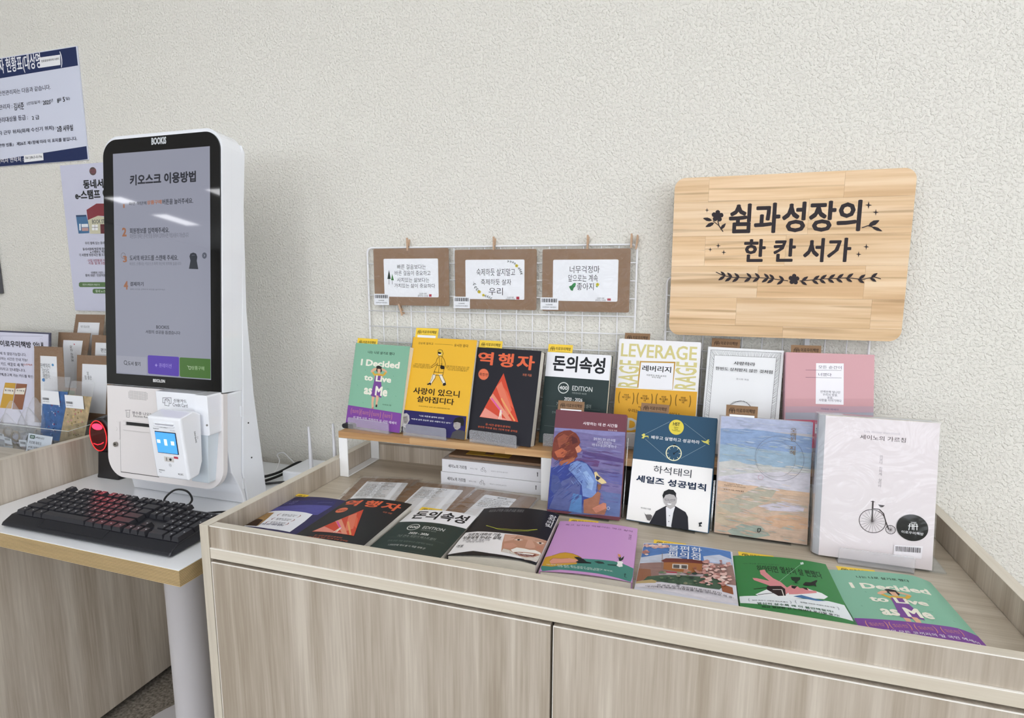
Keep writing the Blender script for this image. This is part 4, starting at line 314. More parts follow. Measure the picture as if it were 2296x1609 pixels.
'cherry':[('G','cover_illustration'),('Pn',[-72.4,198.1,66.5,200.4,67.3,154.4,-69.6,135.3],'5c88cc'),('Pn',[-57.9,152.5,-27.5,165.6,3.7,144,-25.5,124.9,-71.2,128,-70.9,148.7],'c8d0e0'),('Pn',[24.6,167.2,49,181.7,66.8,174.2,66.6,154,26,150.6],'c8d0e4'),('Pn',[-69.4,128.6,-35,133.5,67.3,154.4,69.8,94.5,-70.8,65.2],'9c7c74'),('P',[-33.5,133.7,23,141.3,22.3,117,4.4,105.6,-32.9,110.9],'b0703c'),('P',[-38.3,138.2,-31.2,147.6,18.6,153.3,33.4,146.6,23,141.3,-33.5,133.7],'7c3c34'),('P',[-20.5,130.6,2.4,133.1,2.4,117.6,-20.3,116],'d8d0c8'),('P',[-19,128.5,-10,128.9,-9.8,117.9,-18.8,117.8],'5c5450'),('P',[-7.1,128.9,1,130.1,1,119.1,-6.9,118.6],'5c5450'),('P',[-70.4,111.7,-51.4,109.1,-48.9,87.3,-57.5,77.6,-69.3,71.6],'a06c50'),('P',[-39.1,103.8,4.4,105.6,25.8,108.9,24.3,99.3,-38.4,93],'c4b4b8'),('P',[-39.1,104.4,-10,105.9,-11.3,101.9,-38.9,100.7],'b83c50'),('Pn',[-54,87,-24,94.9,32.8,102.2,57.5,94.3,45.9,72.4,5.1,67.3,-37.1,73.5,-60,73],'48604c'),('P',[-68.6,71.5,-47.5,78.4,-40,74.7,-42.2,65.6,-69.3,64.3],'c8b07c'),('Pn',[-70.8,65.2,-22.8,71.2,32.4,70.1,65.6,64.5,71.6,45.1,31.9,37.6,-71.3,56.3],'dcd8e0'),('P',[47.8,90.2,64,85.8,64.3,66.6,49.8,68.5],'9c5c3c'),('P',[-49.4,190.7,-50.9,187.9,-53,187.7,-55.5,190,-54.7,192.7,-52,193.6],'e8c0b8'),('P',[-61.2,194.1,-63.1,191.6,-65,190.7,-67.8,193.8,-66.3,196.6,-63.5,197.2],'e8c0b8'),('P',[-52.7,190.9,-53.8,188.4,-55.9,189,-57.2,190.1,-57.6,193,-55,193.5],'e8c0b8'),('P',[-34.6,193.8,-35.2,192.4,-36.5,190.7,-38.2,192.9,-38,194.6,-35.4,195.4],'f0d4cc'),('P',[-39.6,195.2,-40.6,192.1,-43.7,192.6,-46.8,193.9,-46,196.5,-42.1,198.5],'f0d4cc'),('P',[-44.6,188.8,-46.5,185.3,-50.9,184.7,-55.9,186.9,-53.6,191.9,-49.4,191.8],'e8c0b8'),('P',[-50.8,191.2,-51.6,189.8,-54,188,-55.9,190.3,-55.2,193.1,-52.8,193.1],'d8a8a0'),('P',[-47.3,184.2,-47.3,180,-50.7,178.7,-55.2,183,-52.9,186.2,-49.5,186.9],'d8a8a0'),('P',[-56.9,190.3,-60.3,186.5,-63.1,187,-66.9,189.2,-65.1,193.4,-61.2,195.2],'d8a8a0'),('P',[-43.8,186.2,-44.4,182.9,-48.6,182,-50.7,184.4,-51.7,188.3,-45.9,191.5],'e8c0b8'),('P',[-60,189.5,-60.9,185,-64.3,184,-66.5,188.2,-68,192.9,-62.6,193.6],'e8c0b8'),('P',[-32.8,189.8,-33.9,186.4,-37.6,185.3,-43.2,187.2,-41.2,191.7,-35.2,194.8],'d8a8a0'),('P',[-33.2,188,-35.5,183.9,-39.4,183.2,-41.5,186.3,-42.1,189.6,-37.7,191.4],'d8a8a0'),('P',[-46.1,189.7,-46.6,186,-50.2,185.9,-53.5,188.2,-52.3,193.7,-47.8,194],'e8c0b8'),('P',[-61.5,192.1,-61.1,190.2,-63.9,189.6,-66,191.7,-65.6,193.8,-62.8,194.7],'e8c0b8'),('P',[-64.6,191.8,-67.4,187.5,-71,187.9,-75.4,189.1,-74.1,193.2,-69.5,195.6],'d8a8a0'),('P',[-33.2,186.1,-35.4,182.6,-40.7,180.8,-45.4,183.6,-43.7,189.9,-38.3,189.8],'d8a8a0'),('P',[-53.7,189.5,-55.7,186.3,-59.5,184.5,-62.5,188.2,-63,194.4,-56.6,193.2],'d8a8a0'),('P',[-27.4,190.2,-29.3,184.7,-33.9,183.2,-38.3,187.8,-38.1,193.6,-31.2,195],'d8a8a0'),('P',[-40.1,192.3,-39.6,190.1,-43.5,188.9,-45.8,190.7,-47.1,195.1,-41.9,197.2],'f0d4cc'),('P',[-32.6,190.5,-34.2,187.4,-37.7,185.9,-39.6,189.2,-39.3,193,-36.1,193.6],'f0d4cc'),('P',[-51.5,183.8,-51.9,181,-53.9,181.7,-56.3,182.9,-55,185.2,-53,186.3],'f0d4cc'),('P',[-38.5,188.1,-38.6,185.5,-40.7,185.9,-43,187.2,-42.7,190.2,-39.3,190.9],'d8a8a0'),('P',[-50,190.7,-52.5,187.3,-56.8,186.5,-61.3,188.8,-59.6,193.4,-54.8,195.5],'f0d4cc'),('P',[-67.3,187.3,-68.4,184.3,-70.5,182.8,-73.6,185.5,-73,188.6,-69.1,190],'e8c0b8'),('P',[-50.8,184,-51,182.4,-53,181.5,-54.9,183.1,-54.8,185.9,-52.1,186],'d8a8a0'),('P',[-64.4,165.1,-66.4,161.9,-70.1,161.8,-72.9,163.1,-73.4,167.1,-67.8,169.8],'b88078'),('P',[-59.8,166.4,-60.5,163.7,-63.9,162.8,-66.6,165.3,-67.8,169.4,-61.9,170.1],'d8a8a0'),('P',[-60,170,-61.2,165.9,-64,166.3,-67.3,169,-65.7,173.4,-62,175],'d8a8a0'),('P',[-64.7,168.4,-66.1,165.3,-68.8,165.1,-71.3,167.5,-71,170.4,-67.3,171.8],'b88078'),('P',[-62.7,160.7,-63,159.2,-64.8,158.9,-67.1,160.3,-66.2,162.4,-64.1,162.1],'b88078'),('P',[-59.6,165,-59.7,163,-61.8,162.4,-62.8,164.6,-62.7,165.9,-61,166.9],'d8a8a0'),('P',[-61.2,169,-62.1,167.1,-65.5,166.2,-69.1,168.7,-67.1,171.3,-64.2,172.8],'b88078'),('P',[-56.9,166.4,-58.7,163,-62.2,163.5,-65,165.3,-65,168.4,-60.4,170.3],'b88078'),('P',[-58.3,157.9,-59.6,155.2,-61.9,154.7,-64.6,156.8,-64,159.8,-60.3,160.5],'f0d4cc'),('P',[-59.5,164.7,-60.8,162.6,-64.2,160.9,-66.4,164,-66.8,167,-62.4,168.8],'b88078'),('P',[37.4,94.7,35,91.2,31.8,89.4,30.4,91.5,29.6,95,34.4,96],'f0d8d0'),('P',[27.3,84.5,26.4,81.6,22,79.8,18.2,80.8,19.9,84.4,24.5,87.7],'d8a098'),('P',[46.3,116.7,44.2,113.2,41.9,111,39.1,113.3,41.1,117,43.6,118.5],'c89088'),('P',[31.1,105.3,28.7,101.6,26.5,100.7,23.8,102.3,25.6,105.5,28.7,107.5],'b88078'),('P',[46.3,108.3,45.5,106.6,44,105.9,42.4,106.3,42.7,107.7,45.3,109.9],'e8c0b8'),('P',[53.9,147,52.6,144.5,50.5,143.4,49,144.5,49.3,146.2,51.9,147.9],'f0d8d0'),('P',[65.2,158.7,63.7,155,60.8,153.7,57.6,154.3,58.5,157.7,63.6,162],'d8a098'),('P',[63,150.3,59.6,144.5,56.6,142.4,52.7,144.7,54.1,148.9,59.3,152.8],'d8a098'),('P',[51.5,120.7,51.1,118.7,49.2,117.4,47.6,118.7,47.9,121.1,50.9,122.1],'e8c0b8'),('P',[29.8,99.1,28.1,94.2,23.5,93.7,19.9,94.8,20.8,98.8,25.8,100.9],'d8a098'),('P',[52.3,117.2,51.2,114.1,48.4,112.5,46.3,114.2,46.6,116.5,50.1,118.5],'f0d8d0'),('P',[57.6,136.7,56.1,133.9,52.3,129.8,50.3,132.8,50.6,137.2,55.3,138.6],'b88078'),('P',[58.4,123.6,57.4,121.6,55.3,119.3,54.1,120.9,53.5,123.3,57.3,126.4],'e8c0b8'),('P',[57.8,148.6,55.4,144.7,52.7,142.9,48.3,143.6,51.2,147.9,55,151.1],'b88078'),('P',[48.6,90,48.3,88.1,45.8,86.6,43.8,87.6,44.2,89.5,47.5,92.7],'b88078'),('P',[37.6,83.7,37.1,82.3,35.6,81.1,34.4,82.1,34.5,84.2,37,85],'b88078'),('P',[36.6,110.9,34,107.5,32.1,106.2,30.4,108.1,30.2,110.5,33.8,112.3],'e8c0b8'),('P',[30.4,147.5,28.7,144.7,25.6,142.8,23.4,144.2,23.1,147.1,27.1,149.1],'c89088'),('P',[34.6,152.6,31.8,147.5,27.2,145.7,22.4,147.4,25.9,151.9,30.6,156.5],'c89088'),('P',[58.5,145.5,57,142.7,54.9,140.6,53.7,142.8,54.1,145.3,57.1,146.8],'b88078'),('P',[56.8,113.5,54.2,110.5,51.4,108.5,50.2,110.2,49.9,113,54,114.3],'e8c0b8'),('P',[28.6,97.8,28.9,96.6,26.6,95.7,24.9,96.1,25.5,98.3,28,99.5],'e8c0b8'),('P',[34.7,140.1,34.9,137.6,32.2,136.8,31.1,138.4,30.4,139.9,33.7,142.3],'b88078'),('P',[35.7,98,36.1,94.1,31.7,91.7,27.4,94.3,28.9,98.8,34,102.3],'f0d8d0'),('P',[28.5,115,28.9,112.6,25.1,109.2,21.4,111.5,24,116.8,27.2,117.6],'d8a098'),('P',[36.5,102.4,36,100.8,34.1,99.9,32.6,100.5,33.1,103,35.6,103.4],'e8c0b8'),('P',[51.3,141.2,49.8,138.5,47.4,136.5,44.5,137.8,45.9,140.3,49.3,143.1],'e8c0b8'),('P',[46.1,109.9,45.2,106.6,41.7,105.2,39.6,106.4,39.7,109.1,43.9,112.6],'d8a098'),('P',[32.1,112.2,32.6,109.6,27.5,107.5,22.9,108,25.9,112.6,31.2,116.4],'c89088'),('P',[66.2,153.2,64.7,150.3,62.6,149.8,60.4,149.7,61,151.9,64.1,154.4],'e8c0b8'),('P',[52.4,109.3,51.5,107.5,49.7,106,47.4,106.7,48.1,109.5,51.6,110.8],'b88078'),('P',[35.1,128.6,33.3,124.9,29.5,121.7,25,123.8,27.7,129.5,32.6,131],'f0d8d0'),('P',[37.5,85.3,35.8,81.7,32.7,81.6,30.2,81.9,31.4,84.9,34.4,86.1],'b88078'),('P',[52.3,160.2,52.5,157.7,49.7,155.6,48.4,158,48.3,160.5,51.7,162.6],'b88078'),('P',[39.3,119.7,38.6,117.5,36.4,116.1,34.8,117.4,35.4,119.9,38.3,121.9],'c89088'),('P',[59,110.9,58.2,108.7,55.9,106.3,52.6,107.4,54,111,57.7,112.9],'e8c0b8'),('P',[42.3,138,42,133.7,38.2,131,34.1,133.6,36.2,138.5,40.9,142.6],'d8a098'),('P',[39.3,133.6,38.2,131.7,36.8,131.1,35.4,131.6,35.7,133.8,38.3,135.3],'b88078'),('P',[55.1,100.8,52,96.4,49.4,95.1,45.4,96.1,47.6,99.8,51.7,103.4],'f0d8d0'),('P',[55.2,129.3,53.9,126.9,52.1,125.7,50.3,126.7,50.9,128.8,54,131.4],'c89088'),('P',[36.2,97.6,34.9,94.3,31.4,91.9,28.2,94,30.1,97.8,33.4,100],'e8c0b8'),('P',[38.5,118.9,37.2,116.6,34.4,114.7,31.8,115.5,33.4,118.5,36.3,120.5],'e8c0b8'),('P',[60.8,96.6,57.5,92.4,53.1,88.2,49.3,90.2,51.3,95.5,57,100],'d8a098'),('P',[51.3,89.6,50,86.6,48.1,85.8,46,86.9,46.6,89.5,49.9,92],'d8a098'),('P',[55.5,87.9,54,85.3,50.9,81.8,48.4,84,49.4,87.3,53.4,90.5],'b88078'),('P',[52.7,152.9,52.2,151,50,149.4,48.4,150.6,49.3,152.6,51.3,154.8],'b88078'),('P',[64.6,107.1,63.7,104.5,60,100.9,58.2,103.1,57.8,105.9,62.7,108.9],'e8c0b8'),('P',[34.1,79.5,33.1,77.4,30.5,76.7,28,76.8,29.7,79.4,32,80.9],'f0d8d0'),('P',[58,95.5,56.3,93.4,54.7,91.8,52.5,92.6,53.8,95.3,56,96.7],'e8c0b8'),('P',[47,103.2,45.4,101.3,43.8,100.1,42.5,101,42.4,103,45.4,105.3],'d8a098'),('P',[30.9,122.9,31.2,118.8,26.9,118.5,24.2,119.7,24.2,124.2,29.9,126.8],'f0d8d0'),('P',[47.6,115.4,46,111,41.6,110.2,37.7,110.6,39.4,115.4,44.9,117.5],'d8a098'),('P',[31.5,90.7,31.7,88,27.6,84.1,24.9,87.2,25.6,92.5,30.2,93.1],'d8a098'),('P',[34.4,145.4,34.1,143.4,31.3,141.7,28.8,143,29.6,145.4,33.1,147.3],'c89088'),('P',[40.8,137.8,39.3,135.2,37.6,135.1,35.9,135.3,36.4,137.4,39.1,138.6],'d8a098'),('P',[57.9,134.5,55.4,131,51.9,129.1,49.4,129.7,50,134.1,54.6,137.4],'f0d8d0'),('P',[28.8,120,28.2,116.7,24.7,116.3,23.1,117.4,23.5,120.9,26.7,123.5],'c89088'),('P',[54.6,95.4,53.6,92.8,51.3,91.7,48.8,92.4,50.5,95.4,52.9,97.2],'c89088'),('P',[34.6,85,33.6,83.5,31.5,82.1,30.2,83.1,30.8,85.1,32.7,86.6],'e8c0b8'),('P',[51.4,104.8,51.1,102.1,48.8,101.1,47.2,102.4,47,105,50.5,107.4],'b88078'),('P',[39.4,133.4,38.1,130.7,36.1,128.5,34,130.7,33.8,133,37.7,136.3],'b88078'),('P',[60,97.1,58.7,95.2,56.6,92.9,54.1,93.8,54.9,96.2,58.1,98.6],'f0d8d0'),('P',[39.7,127.6,36.8,123.8,34.2,121.2,30.9,123.3,32.4,127.3,36.4,130.8],'c89088'),('P',[44.7,124.9,44.4,122.1,42.1,120.6,39.4,122.1,40.7,125.2,43.8,127.6],'e8c0b8'),('P',[34.8,135.8,31.8,131.8,27,127.3,23.8,130.7,25.7,136.1,29.8,138.4],'e8c0b8'),('P',[55.7,121.2,54.6,118.7,52.8,116.9,50.1,118.4,51.8,121.2,54.3,123.8],'b88078'),('P',[46.8,104.2,43.4,100.1,40.3,98.3,38.7,100,37.9,103.6,42.9,105.1],'f0d8d0'),('P',[64.2,115.6,63.5,112.7,60.2,109.2,57.7,111.7,57.8,114.7,62.5,117.4],'d8a098'),('P',[48.6,105.2,47.9,101.3,43.7,98.6,39.3,100.4,40.7,104.9,47.4,109.2],'d8a098'),('P',[46.5,105.3,44.1,101.9,42.1,101.3,40.5,102,41.2,105.6,43.7,106.4],'b88078'),('P',[57.1,91.4,56.5,89.6,54.6,88,52.8,89,54.1,91.5,56.2,93.2],'f0d8d0'),('P',[51.7,101.3,50.6,97,46.8,95.4,44.3,97.2,45,100.6,49.9,103.4],'f0d8d0'),('P',[59.5,146.6,58,143,55.7,141.7,53.5,143.3,54.3,146.9,57.3,148.4],'f0d8d0'),('P',[36.7,140.1,36.3,138.2,33.7,135.2,32.3,137.7,31.7,140.7,36.1,142.5],'f0d8d0'),('P',[32.8,87.8,30.3,84.5,27.6,82.8,25.5,84.6,26.2,87.6,29.9,89.8],'e8c0b8'),('P',[31.1,145.6,31.5,142.9,27.8,140.8,24.7,142.2,25.7,146.7,30.4,148.9],'d8a098'),('P',[48.7,129.2,46.6,126.3,43.6,123.6,41.7,125.4,42.1,129.2,45.5,130.3],'e8c0b8'),('P',[37.2,127.2,36.4,124.9,34.9,123.7,32.7,125.1,33.8,127.7,36.5,128.5],'f0d8d0'),('P',[57.2,143.3,54.5,139.5,50.5,136.2,47.1,138.3,47.9,141.5,53.5,144.7],'b88078'),('P',[56.4,108.5,55.3,105,50.9,103.2,47.4,103.6,48.6,108.3,54.3,112.6],'f0d8d0'),('P',[47.5,109.3,45,105.7,40.1,101.5,35.2,103.2,37.8,108.3,42.9,111.8],'e8c0b8'),('P',[41.1,116.1,40.7,114.5,38.2,112.6,37,114.2,37.6,116,39.6,117.7],'b88078'),('P',[30.2,130.1,28.9,127.3,25.1,124.3,22.8,126.9,23.4,130.8,27.7,132.2],'d8a098'),('P',[50.4,98.9,49.4,97,47.5,95.9,46,96.6,46.4,98.8,49.2,100.5],'e8c0b8'),('P',[52,115.9,48.5,111.5,45.8,108.5,41.9,110.8,43.1,115.2,48.4,117.1],'b88078'),('P',[57.9,118.8,56.7,114.5,52,111.4,47.5,113.6,48.8,118.4,55.3,121.2],'e8c0b8'),('P',[26.2,88.4,26.1,85.4,23.1,83.5,21.6,86,21.6,89.6,24.7,90.7],'b88078'),('P',[40.2,142.8,38.4,138.4,34.7,136.9,32.1,139,33.6,142.9,37,146.3],'e8c0b8'),('P',[40.1,115.1,39.1,112.3,37,111.8,35.9,113.2,35.7,114.9,38.5,117.3],'e8c0b8'),('P',[52.9,95.5,51.9,93.8,50.3,92,49.4,93.7,49.5,95.5,51.7,97.5],'e8c0b8'),('P',[8.5,104.6,6.3,100.6,2.9,98.4,-0.4,101.4,1,105,5.2,107.6],'a0604c'),('P',[20.2,114.5,18.2,111.4,16.4,110.2,14.8,112.1,14.4,114.1,17.9,115.6],'a0604c'),('P',[2.8,105.8,0.9,103.1,-1.8,101.7,-4.1,103.2,-3.6,106,-0.2,108.1],'c08c7c'),('P',[18.4,112.2,17.6,110.6,15.3,109.5,13.1,109.9,14.1,112.3,17,113.9],'c08c7c'),('P',[4.6,110.9,3.4,108.2,-0.5,106.8,-3.9,107.6,-2.8,111.7,1.6,114.7],'c08c7c'),('P',[23.1,117.7,22.1,116.4,20.7,115,19.4,116.1,19.7,117.7,21.8,118.7],'a0604c'),('P',[15.7,115.3,15,112.8,13.1,111.1,11.7,113.3,11.4,116.1,14.3,116.7],'c08c7c'),('P',[20.3,109.6,18.9,107.6,15.9,105.8,13.9,106.9,13.9,109.6,17.4,110.4],'c08c7c'),('P',[0.6,113,0.2,111.1,-1.4,110.6,-3.1,111.7,-2.5,113.5,-0.3,115.1],'c08c7c'),('P',[22.9,116.8,23.1,114.7,20.7,114.6,18.9,115.1,20,117.5,22.2,119.1],'a0604c'),('P',[22.6,110.1,21.6,107.5,19.2,106.2,16,107.1,17.6,110.5,21.3,113.5],'c08c7c'),('P',[15.4,121.9,14.2,119,12,118.2,9.8,119.6,10,122.8,14.3,124.8],'a0604c'),('P',[16.3,105.8,15.3,104,13.3,102.9,11.9,104,12.7,106.5,14.9,107.1],'c08c7c'),('P',[8.2,109.1,6.2,105.3,2.7,103,-0.3,105.7,0.5,109.8,4.8,110.8],'c08c7c'),('P',[23.8,110.5,21.9,108,20.1,106.9,17.8,108.2,18.6,110.9,21.3,112.2],'c08c7c'),('P',[8.6,107.5,8,105.5,6.4,104.4,5,106,5.7,107.8,7.8,108.5],'a0604c'),('P',[16.8,75.8,16.2,74.6,15,74,13.5,74.6,14.3,75.9,16,76.6],'8c8c74'),('P',[9.1,72,8.4,70.2,5.9,68.8,4.1,69.8,3.5,72.4,7.4,73.4],'64785c'),('P',[-27.5,98.2,-28.3,95.4,-32.2,94.4,-35.3,96.4,-33.4,99.3,-30.1,101.7],'8c8c74'),('P',[4.9,94.5,3.6,92.1,1.4,92,-0.1,92.5,-0.4,94.3,2.8,96.7],'64785c'),('P',[31,81.1,30,78.9,28,77.9,26.3,79.1,27.3,81.6,29.1,82],'2c3c34'),('P',[-18.5,82.9,-19.6,81.3,-21,80.5,-22,81.8,-21.8,83.3,-20.1,84.1],'8c8c74'),('P',[7.5,105.1,5.4,101.5,2.8,101.4,1.7,103,1.7,105.2,4.8,107.4],'64785c'),('P',[12.6,104.1,11.3,101.8,9.7,100.9,7.3,102,9,105.2,11,105.5],'2c3c34'),('P',[-7.1,92.2,-7.5,88.2,-11.5,87.7,-13.7,90.1,-12.8,93.9,-9.1,95.6],'8c8c74'),('P',[15.2,81.6,14.5,79.5,12.3,79.4,11.2,79.9,11.3,82.2,13.8,83.8],'8c8c74'),('P',[-8.3,81.8,-8.8,80.8,-10.2,79.9,-11.6,80.7,-11.4,82,-9.5,83],'2c3c34'),('P',[-23.4,74.2,-24.5,71,-26.9,71.2,-29.6,72.5,-28.5,75.3,-25.6,76.9],'3c5040'),('P',[25.5,88.4,23.7,86.2,21.4,84.7,18.3,85.3,19.6,88.5,22.8,89.4],'3c5040'),('P',[-21.4,86.8,-22.3,85.1,-23.8,84.7,-25.8,85.5,-25,87.3,-22.8,87.8],'64785c'),('P',[16.8,104.1,14.6,100.8,11,99.6,7.9,100.8,10.1,105.5,14,107.9],'2c3c34'),('P',[31.8,105,31.5,101.6,28.1,101.1,24.4,101.8,26.5,105.8,30.4,108.4],'3c5040'),('P',[-30.8,98.5,-33,94.7,-35.5,94.3,-39.8,96.5,-37.2,100.2,-34,101.5],'64785c'),('P',[11.8,91,10.1,88.4,7.5,87.1,4.4,88.3,5.8,91.3,9.1,93.7],'2c3c34'),('P',[-5.4,90.7,-5.6,89.3,-7.2,88.6,-8.1,89.7,-8.3,91.2,-6.4,91.8],'2c3c34'),('P',[17.6,77.6,16.7,76.1,15.5,74.8,14.3,76.2,14.2,77.5,16.6,78.5],'3c5040'),('P',[-6.4,69.1,-7.2,65.7,-10,64.9,-13.3,66.8,-12.2,70.5,-7.8,72],'3c5040'),('P',[1.2,74.8,1,73.9,-0.5,72.6,-1.9,73.5,-1.3,75.2,0.3,76.3],'64785c'),('P',[3.3,71.9,2.3,69.3,-0.4,68.1,-3.1,69.7,-2.5,72.3,1.7,74.2],'8c8c74'),('P',[-31,80.9,-31.2,79.2,-33.7,77.8,-36.3,79.7,-35.8,82.4,-32.4,83.3],'64785c'),('P',[-14.8,74.5,-15.9,72.7,-17.3,72.6,-19.2,73.4,-18.2,74.8,-16.5,76.3],'64785c'),('P',[-6.9,101.5,-7.2,99.6,-10.6,97.1,-13.1,99.2,-12.7,101.8,-8.5,103.2],'8c8c74'),('P',[-23.1,80.8,-24.4,79.2,-26.1,78.8,-27.9,79.3,-27.1,81.6,-25.1,82.6],'2c3c34'),('P',[27.1,91.9,26.3,88.9,24,87,21.4,89.2,21.1,92.3,25.9,94.3],'3c5040'),('P',[-4.8,101.9,-4.8,100.9,-6.5,100.4,-7.6,100.9,-7.6,102.6,-5.6,103.5],'8c8c74'),('P',[-16.5,83.1,-16.7,81.5,-18.3,81.2,-19.8,82.1,-18.8,83.8,-17.5,84],'64785c'),('L',[-37.3,159.1,-35.1,110.6],0.8,'8c7468'),('T','불편한\n편의점',-28.8,190.3,22.3,146.1,'e8ecf4',1),('T','전 세계 40여 개국에서 쏟아진 찬사!\n"우리에게 새로운 이정표를 세운 경이로운 책 중-',-54.5,61.5,64.3,51.4,'2c2434',1)],
'green':[('T','나는 매일을 살아내고 있습니다',-53.8,177.6,-3.5,173.4,'2c4c34',0),('T','하마터면 열심히 살 뻔했다',-35.6,170.8,53.2,149.8,'16301c',2),('G','cover_illustration'),('L',[31.9,189.8,-9.8,123.3],0.5,'a8d8b8'),('P',[29.3,191.2,34.5,195.1,34.1,188.4,29.7,184.7],'d8e8e0'),('P',[-45.9,83.4,-28.2,99.7,0.5,104.5,26,111.3,42.2,105.8,48.7,98.3,42.3,89.9,3.5,80,-41.2,78.3],'eef2f4'),('P',[-67.1,77.8,-41,80.1,3.5,80,46.5,86.3,65.5,84,68,46.8,-68.5,60.6],'e8eef2'),('P',[-32.4,153.9,-25.2,157.1,-24.3,149.3,-16.9,132,-7.5,121.8,-1.6,107.8,-0.7,96.9,-5.4,88.7,-14.9,94.2,-16.4,108.8,-24.8,126.9,-32.6,142.2],'e8989c'),('P',[-45,129.9,-39.1,129.5,-25.2,123.7,-11.7,117.2,-9.7,106.2,-15.7,101.4,-26.8,111.1,-43.5,123.3],'e8989c'),('P',[-28.1,107.9,-9.1,110.8,-4.9,103.4,-6.8,84.8,-16.6,82.4,-29.3,97.7],'2a1c1c'),('L',[-21.3,98.7,-9.7,100.6,-9.5,84.3],1.2,'e8e0d8'),('L',[-46.1,98.1,-27.7,103.5],1.4,'2a1c1c'),('L',[-42.5,82.5,-22.5,89.4],1.2,'2a1c1c'),('P',[-3.7,105.5,5,116,12.7,114.9,15.4,110,26.4,113.3,26.2,107.7,35.9,109,35.7,103.5,23.5,97.8,8.8,91.9,-1.8,89.4],'e8989c'),('P',[4.8,114.8,12.7,114.9,7.8,106.2,4.3,108.3],'1c1814'),('P',[17.7,113.3,24.7,113.9,25.3,107.4,22,108.2],'1c1814'),('P',[2.6,85,13.9,91.4,28.3,86.8,42.8,84.2,30.5,81.3,14,82.6],'4c7cb0'),('G','wine_glass'),('P',[8.3,140.2,21.4,143,19.7,135.3,14.6,128.4,13.3,125,11.5,124.5,11.8,128.5,8.4,132.3],'1c3020'),('L',[8.8,123.4,16.1,124.6],0.8,'1c3020'),('G','black_cat'),('P',[21.3,121.9,25.9,130.2,33.3,131.8,42.3,141.6,43.8,140.2,39.3,130.8,38.6,121.1,36.2,124,27.6,120,22.6,119.6],'1c1c18'),('T','(                            )',-56.6,72.2,-2.4,64.2,'8c949c',1),('T','30만 독자가 사랑한 베스트셀러',-51.7,68.8,-7.2,66,'3c444c',1),('T','(                            )',2.6,74.9,56.1,66.6,'8c949c',1),('T','올해를 대표한 에세이 추천 수록',8.9,72.3,51.1,69.5,'3c444c',1),('T','열심히 살수록 왜 더 불안해질까?',-46.4,62,46.9,56.6,'2c6444',2),('T','지금 필요한 건 노력보다 포기할 용기!',-41.6,54,52.1,49.3,'1c2c24',2)],
'kc1':[('T','빠른 걸음보다는',-674.9,1192.3,-600.5,1180.9,'1c1c1e',0),('T','바른 걸음이 중요하고',-681.4,1177.8,-589,1166.5,'1c1c1e',0),('T','사치있는 삶보다는',-675.8,1161.6,-592.1,1150.9,'1c1c1e',0),('T','가치있는 삶이 중요하다',-683.4,1147.8,-577.8,1137.9,'1c1c1e',0),('P',[-696.5,1179.7,-692.5,1158.3,-701.6,1158.3],'26302a'),('L',[-697.1,1159.9,-697.6,1145.8],1,'26302a'),('P',[-688.1,1170.1,-684.3,1155.2,-691.8,1155.8],'3c7c3c'),('L',[-688.6,1156.7,-688.5,1145.9],0.9,'26302a'),('T','고요한 하루\n글씨쓰는 소요일',-622.7,1126.7,-596.3,1117.6,'3a3a3c',0),('P',[-593.4,1123.6,-587.1,1123.7,-587.2,1118,-593.5,1117.9],'c04050')],
